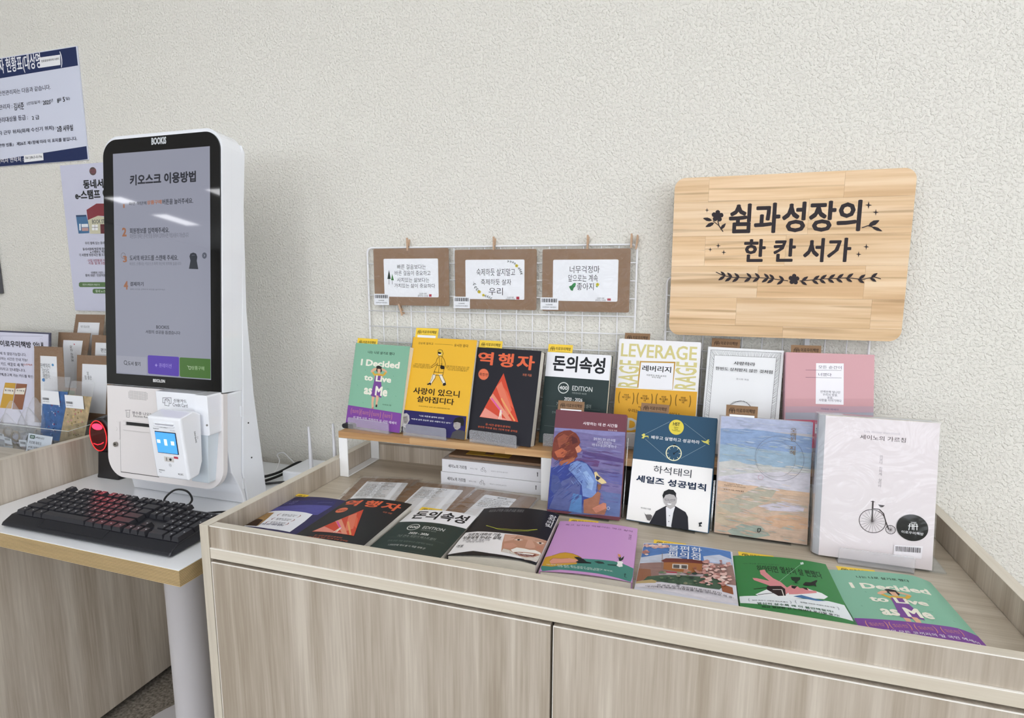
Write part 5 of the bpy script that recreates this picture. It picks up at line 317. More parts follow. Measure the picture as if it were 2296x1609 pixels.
'kc2':[('T','숙제하듯 살지말고',-475,1182.6,-383.9,1166.4,'1c1c1e',0),('T','축제하듯 살자',-464.7,1159.3,-392.7,1146.1,'1c1c1e',0),('T','우리',-445.9,1140.2,-412.4,1123.6,'1c1c1e',0),('L',[-482.2,1153.1,-477.3,1139.4,-470.2,1131.8],0.5,'2c3c30'),('P',[-480.7,1149,-481.8,1145.7,-483.5,1143.9,-482.8,1148.3],'2c3c34'),('P',[-480.7,1149,-477.8,1147,-475.3,1146.5,-478.7,1149.6],'2c3c34'),('P',[-478.3,1142.1,-479.4,1138.8,-481.1,1137.1,-480.3,1141.5],'2c3c34'),('P',[-478.3,1142.1,-475.3,1140.1,-472.9,1139.6,-476.3,1142.8],'2c3c34'),('P',[-475.2,1137.1,-474.8,1133.7,-475.6,1131.5,-476.8,1135.8],'2c3c34'),('P',[-475.2,1137.1,-471.6,1136.4,-469.2,1136.8,-473.6,1138.4],'2c3c34'),('P',[-471.6,1133.3,-471.2,1129.9,-472,1127.7,-473.2,1132],'2c3c34'),('P',[-471.6,1133.3,-468,1132.6,-465.6,1133,-470,1134.6],'2c3c34'),('L',[-457.7,1122.8,-448,1119.8,-439.5,1116],0.5,'2c3c30'),('P',[-454.8,1121.9,-453.2,1119.8,-452.8,1118,-455.3,1120.4],'2c3c34'),('P',[-454.8,1121.9,-452.1,1122.7,-450.7,1123.9,-454.3,1123.3],'2c3c34'),('P',[-449.9,1120.4,-448.3,1118.3,-447.9,1116.6,-450.4,1119],'2c3c34'),('P',[-449.9,1120.4,-447.2,1121.2,-445.8,1122.4,-449.4,1121.9],'2c3c34'),('P',[-445.4,1118.7,-444.1,1116.4,-444,1114.6,-446.2,1117.3],'2c3c34'),('P',[-445.4,1118.7,-442.7,1119.1,-441.1,1120.1,-444.7,1120],'2c3c34'),('P',[-441.2,1116.8,-439.9,1114.5,-439.8,1112.7,-441.9,1115.4],'2c3c34'),('P',[-441.2,1116.8,-438.4,1117.2,-436.8,1118.2,-440.5,1118.1],'2c3c34'),('L',[-380.8,1190.8,-389.6,1196.7,-401.3,1198.3],0.5,'2c3c30'),('P',[-383.4,1192.6,-384.2,1194.7,-384.1,1196.3,-382.6,1193.6],'2c3c34'),('P',[-383.4,1192.6,-385.9,1192.6,-387.4,1191.9,-384.2,1191.5],'2c3c34'),('P',[-387.8,1195.5,-388.6,1197.7,-388.5,1199.2,-387,1196.6],'2c3c34'),('P',[-387.8,1195.5,-390.3,1195.5,-391.8,1194.9,-388.7,1194.4],'2c3c34'),('P',[-393.1,1197.2,-394.9,1198.8,-395.5,1200.2,-392.9,1198.5],'2c3c34'),('P',[-393.1,1197.2,-395.2,1196.1,-396.3,1194.9,-393.3,1195.9],'2c3c34'),('P',[-398.9,1197.9,-400.7,1199.5,-401.4,1201,-398.7,1199.3],'2c3c34'),('P',[-398.9,1197.9,-401.1,1196.9,-402.1,1195.7,-399.1,1196.6],'2c3c34'),('L',[-377,1185.4,-371.4,1178.9,-368.8,1170.6],0.5,'2c3c30'),('P',[-375.3,1183.5,-375.1,1180.9,-375.7,1179.3,-376.5,1182.5],'2c3c34'),('P',[-375.3,1183.5,-372.7,1182.8,-370.9,1183.1,-374.1,1184.4],'2c3c34'),('P',[-372.5,1180.2,-372.3,1177.7,-372.9,1176.1,-373.7,1179.3],'2c3c34'),('P',[-372.5,1180.2,-369.9,1179.6,-368.1,1179.8,-371.3,1181.2],'2c3c34'),('P',[-370.6,1176.4,-371.5,1174,-372.7,1172.8,-372.1,1176],'2c3c34'),('P',[-370.6,1176.4,-368.5,1174.8,-366.7,1174.4,-369.1,1176.8],'2c3c34'),('P',[-369.3,1172.3,-370.2,1169.9,-371.5,1168.6,-370.8,1171.9],'2c3c34'),('P',[-369.3,1172.3,-367.2,1170.7,-365.5,1170.3,-367.8,1172.7],'2c3c34'),('P',[-376.4,1188.4,-376.7,1188,-377.1,1187.7,-377.8,1187.5,-377.5,1187,-377.4,1186.5,-377.4,1186,-377.7,1185.6,-378,1185.3,-378.5,1185.1,-379,1185,-379.5,1185.1,-379.9,1185.4,-380.3,1186,-380.7,1185.6,-381.2,1185.3,-381.7,1185.2,-382.2,1185.3,-382.6,1185.6,-383,1185.9,-383.2,1186.3,-383.2,1186.8,-383.1,1187.3,-382.6,1187.8,-383.2,1188,-383.6,1188.4,-383.8,1188.8,-383.9,1189.3,-383.8,1189.8,-383.6,1190.2,-383.2,1190.5,-382.7,1190.7,-382.2,1190.7,-381.5,1190.4,-381.5,1191,-381.2,1191.5,-380.9,1191.8,-380.4,1192,-379.9,1192.1,-379.4,1192,-379,1191.8,-378.7,1191.4,-378.5,1190.9,-378.6,1190.2,-377.9,1190.4,-377.4,1190.3,-376.9,1190.1,-376.6,1189.7,-376.4,1189.3,-376.3,1188.8],'e0cc3c'),('P',[-379,1188.4,-379.4,1187.6,-380.2,1187.3,-381,1187.6,-381.3,1188.4,-381,1189.2,-380.2,1189.5,-379.4,1189.2],'8c7c20'),('P',[-464.3,1130.3,-464.6,1129.9,-465,1129.6,-465.7,1129.4,-465.4,1128.9,-465.3,1128.3,-465.4,1127.8,-465.6,1127.4,-466,1127.1,-466.5,1126.9,-467,1126.8,-467.5,1126.9,-468,1127.2,-468.4,1127.8,-468.8,1127.3,-469.3,1127.1,-469.9,1127,-470.4,1127.1,-470.8,1127.3,-471.2,1127.7,-471.4,1128.1,-471.4,1128.6,-471.3,1129.1,-470.8,1129.6,-471.4,1129.9,-471.8,1130.2,-472,1130.7,-472.1,1131.2,-472,1131.6,-471.7,1132.1,-471.4,1132.4,-470.9,1132.6,-470.3,1132.6,-469.6,1132.3,-469.5,1133,-469.3,1133.5,-468.9,1133.8,-468.4,1134,-467.9,1134.1,-467.4,1134,-467,1133.8,-466.6,1133.4,-466.4,1132.9,-466.5,1132.2,-465.8,1132.4,-465.3,1132.3,-464.8,1132.1,-464.4,1131.7,-464.2,1131.3,-464.2,1130.8],'e0cc3c'),('P',[-467,1130.3,-467.4,1129.5,-468.2,1129.2,-469,1129.5,-469.4,1130.3,-469,1131.1,-468.2,1131.4,-467.4,1131.1],'8c7c20'),('P',[-455.1,1123.1,-455.4,1122.7,-455.7,1122.5,-456.4,1122.3,-456.1,1121.9,-456,1121.4,-456.1,1121,-456.3,1120.7,-456.6,1120.4,-457,1120.2,-457.4,1120.2,-457.8,1120.3,-458.2,1120.5,-458.5,1121,-458.9,1120.6,-459.3,1120.4,-459.8,1120.3,-460.2,1120.4,-460.6,1120.6,-460.9,1120.9,-461,1121.2,-461.1,1121.7,-461,1122.1,-460.5,1122.5,-461.1,1122.7,-461.4,1123,-461.6,1123.4,-461.6,1123.8,-461.6,1124.2,-461.3,1124.5,-461,1124.8,-460.6,1125,-460.1,1125,-459.6,1124.8,-459.5,1125.3,-459.3,1125.7,-459,1126,-458.6,1126.2,-458.2,1126.2,-457.8,1126.2,-457.4,1126,-457.1,1125.7,-456.9,1125.2,-457,1124.7,-456.4,1124.8,-456,1124.7,-455.6,1124.5,-455.3,1124.2,-455.1,1123.9,-455.1,1123.5],'e0cc3c'),('P',[-457.4,1123.1,-457.7,1122.4,-458.4,1122.1,-459.1,1122.4,-459.4,1123,-459.1,1123.7,-458.4,1124,-457.7,1123.7],'8c7c20'),('T','고요한 하루\n글씨쓰는 소요일',-405.4,1120.7,-383.7,1112.6,'3a3a3c',0),('P',[-380.6,1120.7,-373.6,1120.8,-373.6,1114.8,-380.6,1114.7],'c04050')],
'kc3':[('T','너무걱정마',-261.3,1188.1,-197.3,1172.6,'1c1c1e',0),('T','앞으로는 계속',-264.6,1169.6,-200.4,1154.4,'1c1c1e',0),('T','좋아지',-245.3,1151.8,-208.6,1136.5,'1c1c1e',0),('P',[-262.4,1144.1,-256.7,1146.5,-252.4,1151.2,-247,1150.6,-248.7,1144.2,-252.2,1140.7,-253.6,1134.9,-258.1,1136],'2f8048'),('P',[-253.8,1150,-248.8,1152.4,-247.6,1146.6,-252.3,1144.8],'3c9c58'),('P',[-197.1,1148.7,-197.3,1148.2,-197.7,1147.9,-198.4,1147.7,-198.1,1147.2,-198,1146.6,-198,1146.1,-198.3,1145.7,-198.6,1145.4,-199.1,1145.2,-199.6,1145.1,-200.1,1145.2,-200.5,1145.5,-200.9,1146.1,-201.3,1145.6,-201.8,1145.4,-202.3,1145.3,-202.8,1145.4,-203.2,1145.6,-203.6,1146,-203.8,1146.4,-203.8,1146.9,-203.7,1147.5,-203.2,1148,-203.8,1148.2,-204.3,1148.6,-204.5,1149.1,-204.6,1149.6,-204.5,1150,-204.2,1150.5,-203.9,1150.8,-203.4,1151,-202.9,1151,-202.2,1150.7,-202.2,1151.4,-201.9,1151.9,-201.6,1152.2,-201.1,1152.4,-200.6,1152.5,-200.2,1152.4,-199.7,1152.2,-199.4,1151.8,-199.2,1151.3,-199.2,1150.6,-198.6,1150.7,-198.1,1150.7,-197.6,1150.4,-197.3,1150.1,-197,1149.6,-197,1149.1],'d8cc3c'),('P',[-199.7,1148.6,-200,1147.9,-200.8,1147.5,-201.6,1147.8,-201.9,1148.6,-201.6,1149.4,-200.8,1149.8,-200,1149.4],'a8a030'),('P',[-204.8,1146,-199.6,1144.6,-201.8,1142.3],'3c8c48'),('T','고요한 하루\n글씨쓰는 소요일',-204.8,1121.6,-182.9,1113.9,'3a3a3c',0),('P',[-179.3,1119.7,-171.9,1119.8,-171.8,1115.2,-179.2,1115.1],'c04050')],
'sign':[('T','쉼과',52.6,1302.7,142.6,1247.2,'241a20',3),('T','성장의',145.7,1302.9,275.8,1247.8,'241a20',3),('T','한 칸 서가',82.4,1236.7,264.2,1192.9,'241a20',3),('G','sparkle'),('P',[16.2,1292.3,13.1,1291.7,12.3,1288.1,11.5,1291.9,8.3,1292.9,11.5,1293.5,12.3,1297.1,13.1,1293.3],'241a20'),('G','sparkle'),('P',[40.8,1224.8,37,1224,36.1,1219.6,35.1,1224.2,31.2,1225.4,35.1,1226.2,36,1230.6,37,1226],'241a20'),('G','sparkle'),('P',[25.8,1217.7,22.6,1217.1,21.9,1213.4,21,1217.2,17.8,1218.2,21,1218.8,21.8,1222.5,22.6,1218.7],'241a20'),('G','sparkle'),('P',[51.3,1212.1,47.6,1211.4,46.8,1207.1,45.8,1211.5,42.1,1212.7,45.8,1213.4,46.7,1217.7,47.6,1213.3],'241a20'),('G','sparkle'),('P',[291.4,1292.5,286.9,1291.7,286,1286.2,284.6,1291.9,280,1293.6,284.5,1294.4,285.4,1300,286.8,1294.2],'241a20'),('G','sparkle'),('P',[303,1279.7,299.1,1279,298.3,1274.2,297.1,1279.1,293.1,1280.6,297,1281.3,297.8,1286.1,299,1281.1],'241a20'),('G','sparkle'),('P',[292.7,1219.6,288.9,1218.9,288.1,1214.1,287,1219,283.1,1220.3,286.9,1221.1,287.7,1225.8,288.8,1221],'241a20'),('G','sparkle'),('P',[281.3,1206.5,277.6,1205.7,276.9,1201.2,275.8,1205.9,272,1207.1,275.7,1207.9,276.4,1212.5,277.5,1207.8],'241a20'),('G','flower_sprig'),('P',[42.3,1280.7,41.6,1279.4,40.5,1278.5,38.5,1278.1,39.6,1276.5,40,1274.9,39.8,1273.5,39.2,1272.2,38.2,1271.3,37,1270.8,35.6,1270.6,34.2,1271,32.9,1271.9,31.8,1273.7,30.7,1272.3,29.4,1271.6,28,1271.4,26.6,1271.7,25.4,1272.5,24.4,1273.5,23.8,1274.9,23.6,1276.3,23.9,1277.9,25.2,1279.4,23.4,1280.1,22.3,1281.2,21.6,1282.6,21.3,1284,21.5,1285.4,22.2,1286.6,23.1,1287.5,24.4,1288.1,25.9,1288.1,27.8,1287.2,27.9,1289.1,28.5,1290.5,29.4,1291.5,30.7,1292.1,32,1292.2,33.4,1291.9,34.6,1291.1,35.6,1290,36.2,1288.5,36.1,1286.4,37.8,1286.8,39.4,1286.6,40.7,1285.9,41.7,1284.8,42.3,1283.5,42.5,1282.1],'241a20'),('L',[33,1271.9,35.6,1262.8,43.2,1251.8],1.6,'241a20'),('L',[24.2,1272.1,35.6,1262.8],1.2,'241a20'),('P',[22.5,1272.9,18.8,1276.6,13.8,1278.7,8.4,1278.4,5.6,1277.7,7.8,1275.5,12.5,1272.3,17.7,1271.5],'241a20'),('P',[26.6,1268.7,21.3,1269.3,16.3,1267.7,12.4,1263.6,10.7,1261,13.9,1260.7,19.5,1261.2,24,1264.2],'241a20'),('P',[38.2,1255.5,42.4,1256.8,45.7,1259.9,47.2,1264.5,47.6,1267.2,45.2,1266.3,41.1,1264,38.8,1260.1],'241a20'),('G','leaf_sprig'),('L',[278.7,1253.9,287.4,1257.1,294.2,1255.3],1.6,'241a20'),('P',[288,1257.1,293.8,1256.4,299.3,1258.3,303.3,1263.2,304.9,1266.2,301.6,1266.5,295.4,1265.9,290.7,1262.4],'241a20'),('P',[293.3,1255.3,297.1,1251.1,302.2,1248.1,308,1247,311,1246.9,308.7,1249.3,303.8,1253.3,298.3,1255.3],'241a20'),('G','leaf_garland'),('P',[182,1161.5,181.5,1160.3,180.5,1159.4,178.8,1159.1,179.8,1157.6,180.1,1156.2,180,1154.8,179.5,1153.7,178.7,1152.8,177.6,1152.3,176.4,1152.2,175.2,1152.4,174.1,1153.2,173.1,1154.9,172.2,1153.5,171.1,1152.8,169.8,1152.6,168.6,1152.9,167.6,1153.5,166.7,1154.5,166.1,1155.7,165.9,1157,166.2,1158.4,167.3,1159.8,165.8,1160.4,164.7,1161.4,164.1,1162.6,163.9,1163.9,164,1165.2,164.6,1166.3,165.4,1167.2,166.5,1167.7,167.8,1167.8,169.4,1167,169.4,1168.7,169.9,1170,170.8,1171,171.8,1171.5,173,1171.7,174.1,1171.4,175.2,1170.8,176.1,1169.8,176.7,1168.4,176.6,1166.5,178.1,1167,179.4,1166.8,180.5,1166.1,181.4,1165.2,182,1164,182.2,1162.8],'241a20'),('L',[34.6,1174.8,49.2,1167.8,64.7,1164.9,90.7,1164.1,116.3,1164.2,133.3,1162.9,150.2,1160.2,162.7,1158.9],1.4,'241a20'),('L',[183.3,1158.6,199.5,1160,219.5,1162.3,241.3,1163.3,262.8,1164.7,286.3,1161.9,305.2,1166.3,315,1163.1],1.4,'241a20'),('P',[52.6,1167.2,51.4,1170.9,48.7,1174,44.9,1175.7,42.8,1176.3,43.6,1174.1,45.6,1170.3,48.9,1168],'241a20'),('P',[51.3,1167.2,47,1167.1,43.1,1165.2,40.4,1161.4,39.3,1159.1,41.8,1159.2,46.2,1160.3,49.5,1163.2],'241a20'),('P',[64.7,1164.9,63.5,1168.6,60.9,1171.7,57.1,1173.4,55,1174,55.7,1171.8,57.8,1168,61.1,1165.7],'241a20'),('P',[63.4,1164.9,59.2,1164.9,55.3,1162.9,52.6,1159.2,51.5,1156.9,54,1157,58.4,1158,61.7,1160.9],'241a20'),('P',[77.8,1164,76.6,1167.8,74,1170.8,70.2,1172.5,68.1,1173.1,68.9,1170.9,70.9,1167.2,74.1,1164.8],'241a20'),('P',[76.5,1164,72.3,1164,68.5,1162.1,65.8,1158.3,64.7,1156,67.2,1156.1,71.6,1157.2,74.8,1160.1],'241a20'),('P',[99.3,1164.1,98.1,1167.8,95.5,1170.9,91.8,1172.6,89.7,1173.1,90.5,1170.9,92.5,1167.2,95.7,1164.9],'241a20'),('P',[98,1164.1,93.9,1164.1,90.1,1162.2,87.4,1158.4,86.4,1156.1,88.8,1156.3,93.2,1157.3,96.3,1160.2],'241a20'),('P',[114.2,1164.1,113,1167.8,110.4,1170.9,106.8,1172.6,104.7,1173.1,105.4,1171,107.5,1167.2,110.6,1164.9],'241a20'),('P',[112.9,1164.1,108.8,1164.1,105.1,1162.2,102.5,1158.5,101.4,1156.2,103.8,1156.3,108.1,1157.4,111.3,1160.2],'241a20'),('P',[130.1,1163.3,128.9,1167,126.4,1170,122.7,1171.7,120.6,1172.2,121.4,1170.1,123.4,1166.4,126.6,1164.1],'241a20'),('P',[128.8,1163.3,124.8,1163.3,121,1161.4,118.5,1157.7,117.4,1155.4,119.8,1155.5,124.1,1156.6,127.2,1159.4],'241a20'),('P',[139.6,1162,138.4,1165.7,135.9,1168.7,132.2,1170.4,130.2,1170.9,130.9,1168.7,133,1165.1,136.1,1162.8],'241a20'),('P',[138.4,1162,134.3,1161.9,130.6,1160.1,128.1,1156.4,127,1154.1,129.4,1154.2,133.7,1155.3,136.8,1158.1],'241a20'),('P',[156.5,1159.4,155.3,1163,152.7,1166,149.1,1167.7,147.1,1168.2,147.8,1166.1,149.9,1162.4,153,1160.1],'241a20'),('P',[155.2,1159.3,151.2,1159.3,147.5,1157.4,145,1153.7,144,1151.5,146.3,1151.6,150.6,1152.7,153.6,1155.5],'241a20'),('P',[186.4,1158.6,190.3,1158.9,193.7,1160.9,196,1164.7,196.9,1166.9,194.6,1166.7,190.6,1165.5,187.7,1162.5],'241a20'),('P',[184.8,1158.2,186.7,1154.6,189.9,1152,193.8,1151.1,196,1151,194.8,1153.1,192,1156.4,188.5,1158.1],'241a20'),('P',[205.5,1160.5,209.4,1160.7,212.8,1162.8,215,1166.5,215.9,1168.8,213.6,1168.5,209.7,1167.3,206.9,1164.4],'241a20'),('P',[203.9,1160,205.9,1156.5,209,1153.9,212.9,1153,215.1,1152.9,213.9,1155,211.2,1158.3,207.6,1160],'241a20'),('P',[217.5,1161.9,221.3,1162.1,224.7,1164.1,227,1167.9,227.8,1170.1,225.6,1169.9,221.6,1168.7,218.8,1165.7],'241a20'),('P',[215.9,1161.4,217.8,1157.9,221,1155.3,224.9,1154.4,227,1154.3,225.8,1156.4,223.1,1159.7,219.6,1161.4],'241a20'),('P',[231.4,1162.8,235.2,1163.1,238.6,1165.1,240.8,1168.8,241.6,1171,239.4,1170.8,235.5,1169.6,232.7,1166.7],'241a20'),('P',[229.9,1162.4,231.8,1158.8,234.9,1156.3,238.8,1155.4,240.9,1155.3,239.7,1157.3,237,1160.7,233.5,1162.3],'241a20'),('P',[245.2,1163.5,249,1163.8,252.4,1165.8,254.5,1169.5,255.3,1171.7,253.1,1171.5,249.3,1170.3,246.5,1167.4],'241a20'),('P',[243.7,1163.1,245.6,1159.5,248.7,1157,252.5,1156.1,254.6,1156,253.5,1158.1,250.8,1161.4,247.3,1163.1],'241a20'),('P',[260.9,1164.4,264.6,1164.7,267.9,1166.7,270.1,1170.4,270.9,1172.6,268.7,1172.4,264.9,1171.2,262.2,1168.3],'241a20'),('P',[259.4,1164,261.3,1160.5,264.3,1158,268.1,1157.1,270.2,1157,269.1,1159,266.4,1162.3,262.9,1164],'241a20'),('P',[280.5,1162.6,284.2,1162.8,287.5,1164.8,289.6,1168.5,290.4,1170.7,288.2,1170.4,284.4,1169.3,281.7,1166.4],'241a20'),('P',[279,1162.1,280.9,1158.6,283.9,1156.1,287.7,1155.2,289.7,1155.1,288.6,1157.2,285.9,1160.5,282.5,1162.1],'241a20'),('P',[299.5,1165.2,303.2,1165.5,306.4,1167.5,308.5,1171.1,309.3,1173.3,307.1,1173.1,303.4,1171.9,300.8,1169],'241a20'),('P',[298,1164.8,299.9,1161.3,302.9,1158.8,306.7,1157.9,308.7,1157.9,307.5,1159.9,304.9,1163.1,301.5,1164.8],'241a20')],
'poster1':[('P',[-2133.4,1778.8,-1639.8,1780.1,-1639.1,1731.9,-2144.6,1724.7],'26335e'),('P',[-2192.1,1493.7,-1636.2,1520.7,-1633.8,1486.1,-2198.7,1462],'26335e'),('T','소방안전관리자 현황표(대상명 :         )',-2083.3,1780.6,-1695.5,1732.9,'f0f0f4',2),('P',[-1781.2,1766.8,-1701.4,1766.1,-1704.3,1739.7,-1783,1739.9],'f0f0f2'),('T','장흥힐링테마파크센터',-1776,1759.5,-1707.1,1753.3,'1c1c20',2),('T','이 건축물의 소방안전관리자는 다음과 같습니다.',-2079.7,1693.3,-1750.7,1680,'26263a',1),('T','소방안전관리자 :',-2030.5,1656,-1911.7,1642.1,'26263a',1),('T','김서준',-1905.2,1655.7,-1863.7,1635.7,'101014',2),('T','(선임일자 :        년     월    일)',-1851.3,1654.8,-1681.7,1645,'26263a',1),('T','2025',-1787.1,1652.5,-1757.1,1641.4,'101014',2),('T','8',-1730.7,1653.4,-1724.3,1641.8,'101014',2),('T','5',-1708.5,1655.8,-1700.5,1643.2,'101014',2),('T','소방안전관리대상물 등급 :',-2044.2,1620.9,-1852.9,1606.7,'26263a',1),('T','2 급',-1836.9,1616,-1807.8,1604.2,'101014',1),('T','소방안전관리자 근무 위치(화재 수신기 위치) :',-2080,1583.8,-1745.2,1570.2,'26263a',1),('T','2층 사무실',-1742.5,1581.2,-1681.3,1564.8,'101014',2),('T','「소방시설 설치 및 안전관리에 관한 법률」 제26조 제1항에 따라 이 표지를 붙입니다.',-2166.1,1548.6,-1669.2,1538.2,'26263a',1),('T','소방안전관리자 연락처 :',-2066.6,1507,-1890.3,1493.3,'f0f0f4',1),('P',[-1886.5,1510,-1807.3,1511.7,-1808.5,1492.2,-1888.5,1490.3],'f0f0f2'),('T','061)863-0196',-1881.8,1506.1,-1812.3,1496.9,'1c1c20',1)],
'poster2':[('O',-1622.9,1452.5,13,11,'5c4c4a'),('T','동네서점\n이벤트',-1634.6,1458.7,-1610.3,1445.8,'b05c70',1),('T','동네서점',-1664.9,1430.7,-1562.1,1405.8,'14161c',4),('T','e-스탬프 이벤트',-1700.4,1403,-1520.6,1377.1,'14161c',4),('P',[-1705.2,1335.1,-1664.7,1335,-1657.7,1307.1,-1660.3,1284,-1701.7,1283.2],'4c7ca8'),('P',[-1705.2,1335.1,-1664.7,1335,-1664.3,1330.3,-1704.5,1329.8],'2c4c74'),('P',[-1695.8,1310.6,-1689.5,1310.4,-1691.5,1292,-1697.4,1292.1],'e8ecf0'),('P',[-1686.7,1309.9,-1661.7,1309.8,-1661.5,1300.9,-1686.9,1300.9],'e8ecf0'),('P',[-1687.1,1299.3,-1661.8,1299.3,-1662.3,1290.1,-1687.3,1290.3],'c8a09c'),('P',[-1660.3,1320.2,-1619.9,1331.7,-1559.4,1319,-1562.7,1280.3,-1656.9,1282.1],'d4d0b4'),('P',[-1661.4,1348.5,-1620.8,1364.6,-1567.7,1362.8,-1544.6,1325,-1620,1331.2,-1660.3,1320.2],'963844'),('P',[-1646.8,1306.8,-1623.7,1306.8,-1625.8,1291.2,-1648.2,1291.6],'f0f0f0'),('L',[-1635.2,1306.8,-1637.4,1291.4],1.2,'4c4c4c'),('L',[-1647.5,1299.5,-1624.8,1299],1.2,'4c4c4c'),('P',[-1614.2,1307.6,-1596.4,1307.2,-1599.9,1281.3,-1616.3,1281.6],'6c2c34'),('T','BOOK STORE',-1644.4,1320.8,-1574.4,1309.8,'283848',1),('T','우리 옆에 있는 동네서점\n \n동네서점에 방문해 장바구니에\ne-스탬프도 찍을\n각 서점별 방문시간 별 프로방장의 다음',-1708.8,1259.9,-1558.3,1218.5,'2c3038',1),('T','·구입 5만원권 이하는 쿠\n·이용 및 여 5점 이상은',-1679.5,1210.6,-1575.5,1195,'b04c68',1),('T','이벤트 기간 : 2025\n참여 대상 : 인문지원한 회원,할',-1691.9,1175.7,-1572.9,1160.6,'14161c',1),('P',[-1720.8,1141.6,-1715,1144.9,-1574.8,1145.7,-1576.6,1131.9,-1717.8,1130.7,-1721.9,1133.9],'5c7c4c'),('T','장인의 5해밀장터 복원가기',-1706.6,1140.6,-1639.2,1135.1,'e0e8dc',1),('P',[-1668.9,1123,-1663.2,1126.3,-1577.2,1127.1,-1578.9,1113.7,-1665.1,1112.7,-1669.8,1115.9],'5c7c4c'),('T','동네 e-스탬프',-1657.9,1123.5,-1600.1,1115.7,'e0e8dc',1)],
'sheet':[('L',[-2059,985.1,-1779.5,991.8],0.6,'7c7c90'),('C',-1952.3,980.5,5,0.5,'a8a8b8'),('C',-1786.9,980.4,5,0.5,'a8a8b8'),('T','이로우미책방 안내',-1961,974.4,-1781.2,955.5,'1c1c24',3),('T','새책은 구매 후 열람가능합니다.',-2015.8,939.7,-1855.8,930,'4a4a58',1),('T','책방을 이용하는 시간은 안내 가능!',-2022.9,924.1,-1852.9,914.8,'4a4a58',1),('T','책에 꽂힌 카드 색깔로 새 책',-2026.1,908.5,-1873.1,898,'4a4a58',1),('T','(노란색)과',-1871.3,908.9,-1835.2,902.5,'d07058',1),('T','책(갈색)이라고 안내합니다.',-2025,892.6,-1866,881.8,'4a4a58',1),('T','책은 정가 판매,중고책 가는 카드를 확인',-2036.4,875.5,-1838.2,866.1,'4a4a58',1),('P',[-1959.9,846.7,-1913.5,847.5,-1947.1,767.8,-1997.1,767],'dcae4c'),('P',[-1911.7,847,-1866.5,847.5,-1900,768.4,-1943.4,766.6],'a06c54'),('P',[-1964.3,831.1,-1922.3,830.9,-1930.6,812.3,-1972.9,812.4],'ece6da'),('P',[-1916.5,830.7,-1873.8,836.1,-1884.2,815.3,-1924.1,813.6],'ece6da'),('T','▌▎▍▌▎▌',-1963.6,826.1,-1929.9,820.7,'3c3c3c',0),('T','▌▎▍▌▎▌',-1913,828.1,-1882.8,823.7,'3c3c3c',0)],
'screen':[('T','키오스크 이용방법',-80.8,681.8,98.5,658.8,'2c2e38',4),('T','1',-101.4,621.1,-96.7,612.5,'a06c50',3),('T','화면 하단의',-85.1,624.6,-35.4,617.3,'2c2e38',2),('T','상품구매',-33.6,626.3,6.7,617.5,'b07050',3),('T','버튼을 눌러주세요.',8.9,627.2,90.8,615.8,'2c2e38',2),('T','2',-105.1,570.6,-92.4,551.4,'a06c50',4),('T','회원정보를 입력해주세요.',-83,568.8,26.9,557,'2c2e38',2),('T','회원정보 등록은 문자인증을 통해서 입력하시면 적립사용이 가능합니다',-83.2,556.7,78.4,546.7,'6c6e7a',0),('T','3',-103.6,510,-91.9,495.7,'a06c50',4),('T','도서의 바코드를 스캔해 주세요.',-84.1,510.7,50.1,499.4,'2c2e38',2),('T','바코드 스캐너는 키오스크 좌측 하단에 위치해 있습니다',-84.3,496.1,58,489.2,'6c6e7a',0),('P',[80.5,507.2,83.1,513,90.6,515.1,98,512.9,101.1,506.1,99.6,498.4,103.4,480.9,79,481.7,83.2,498.5],'30343e'),('P',[86.8,510.5,94.2,510.8,95.5,509.1,87.3,508.5],'5c606c'),('O',119.8,508.7,6,6.4,'5a5e6c'),('L',[118.8,510.6,120.8,508.7,118.8,506.6],0.9,'b8bcc8'),('C',-102.5,510.4,6,0.8,'6c5e5c')],
'screen2':[('T','4',-102.1,455.4,-89.8,436.9,'a06c50',4),('T','결제하기',-83.7,453.8,-45.6,444.7,'2c2e38',2),('T','결제 수단을 선택하여 화면을 눌러주세요',-83.9,439.7,13.9,436,'6c6e7a',0),('T','BOOKIS',-11.1,361.6,24,354.5,'2c2e38',1),('T','서점의 성공을 돕겠습니다',-41,350.8,54.2,343.3,'2c2e38',1),('P',[-126.8,291.7,-38.9,292,-39.5,253.6,-126,255.6],'a4a6b4'),('P',[-35.8,294.5,-33.5,296.4,47.7,296.4,50.7,294.8,50.2,256.6,48,254.8,-33.3,256.3,-35.6,258.5],'5c44b0'),('P',[52.1,293.2,54.4,295.6,134.4,295.8,134.8,254.4,56.1,254.1,52.4,256.2],'4c7438'),('C',-100,277.3,4.2,1.2,'20242c'),('L',[-97.7,274.4,-94.6,271.6],1.2,'20242c'),('T','도서 찾기',-92.8,280.7,-57,271.6,'20242c',2),('T','✦ 큐레이션',-16.1,280.7,30.4,271.3,'a090e0',1),('T','상품구매',84.1,279.4,117.9,271.1,'a8c498',1),('L',[73.2,278.9,76.1,277.6,78.2,271.4,81.9,271.6,83.4,277.4,76.8,277.6],1,'c0d4b4')],
'bezel':[('T','BOOKIS',-19.6,755.7,20.6,740.7,'c8ccd0',5)],
'bezel2':[('T','BIXOLON',-22.8,245.7,10.5,238.6,'e0e0e0',4)],
'face':[('T','영수증 나오는 곳',-83.9,170.7,-13.3,163.9,'3c3a3c',1),('T','Receive Receipt',-80.1,163.1,-24.1,156.5,'3c3a3c',0),('L',[-104.5,171,-88.6,172.7],0.7,'3c3a3c'),('L',[-101.3,171.2,-100.8,156.7,-92,156.8,-91,172],0.7,'3c3a3c'),('L',[-99,166.5,-93.4,166.6],0.5,'3c3a3c'),('L',[-99.1,163.5,-93.5,163.6],0.5,'3c3a3c'),('L',[-99.1,160.5,-93.6,160.6],0.5,'3c3a3c')],
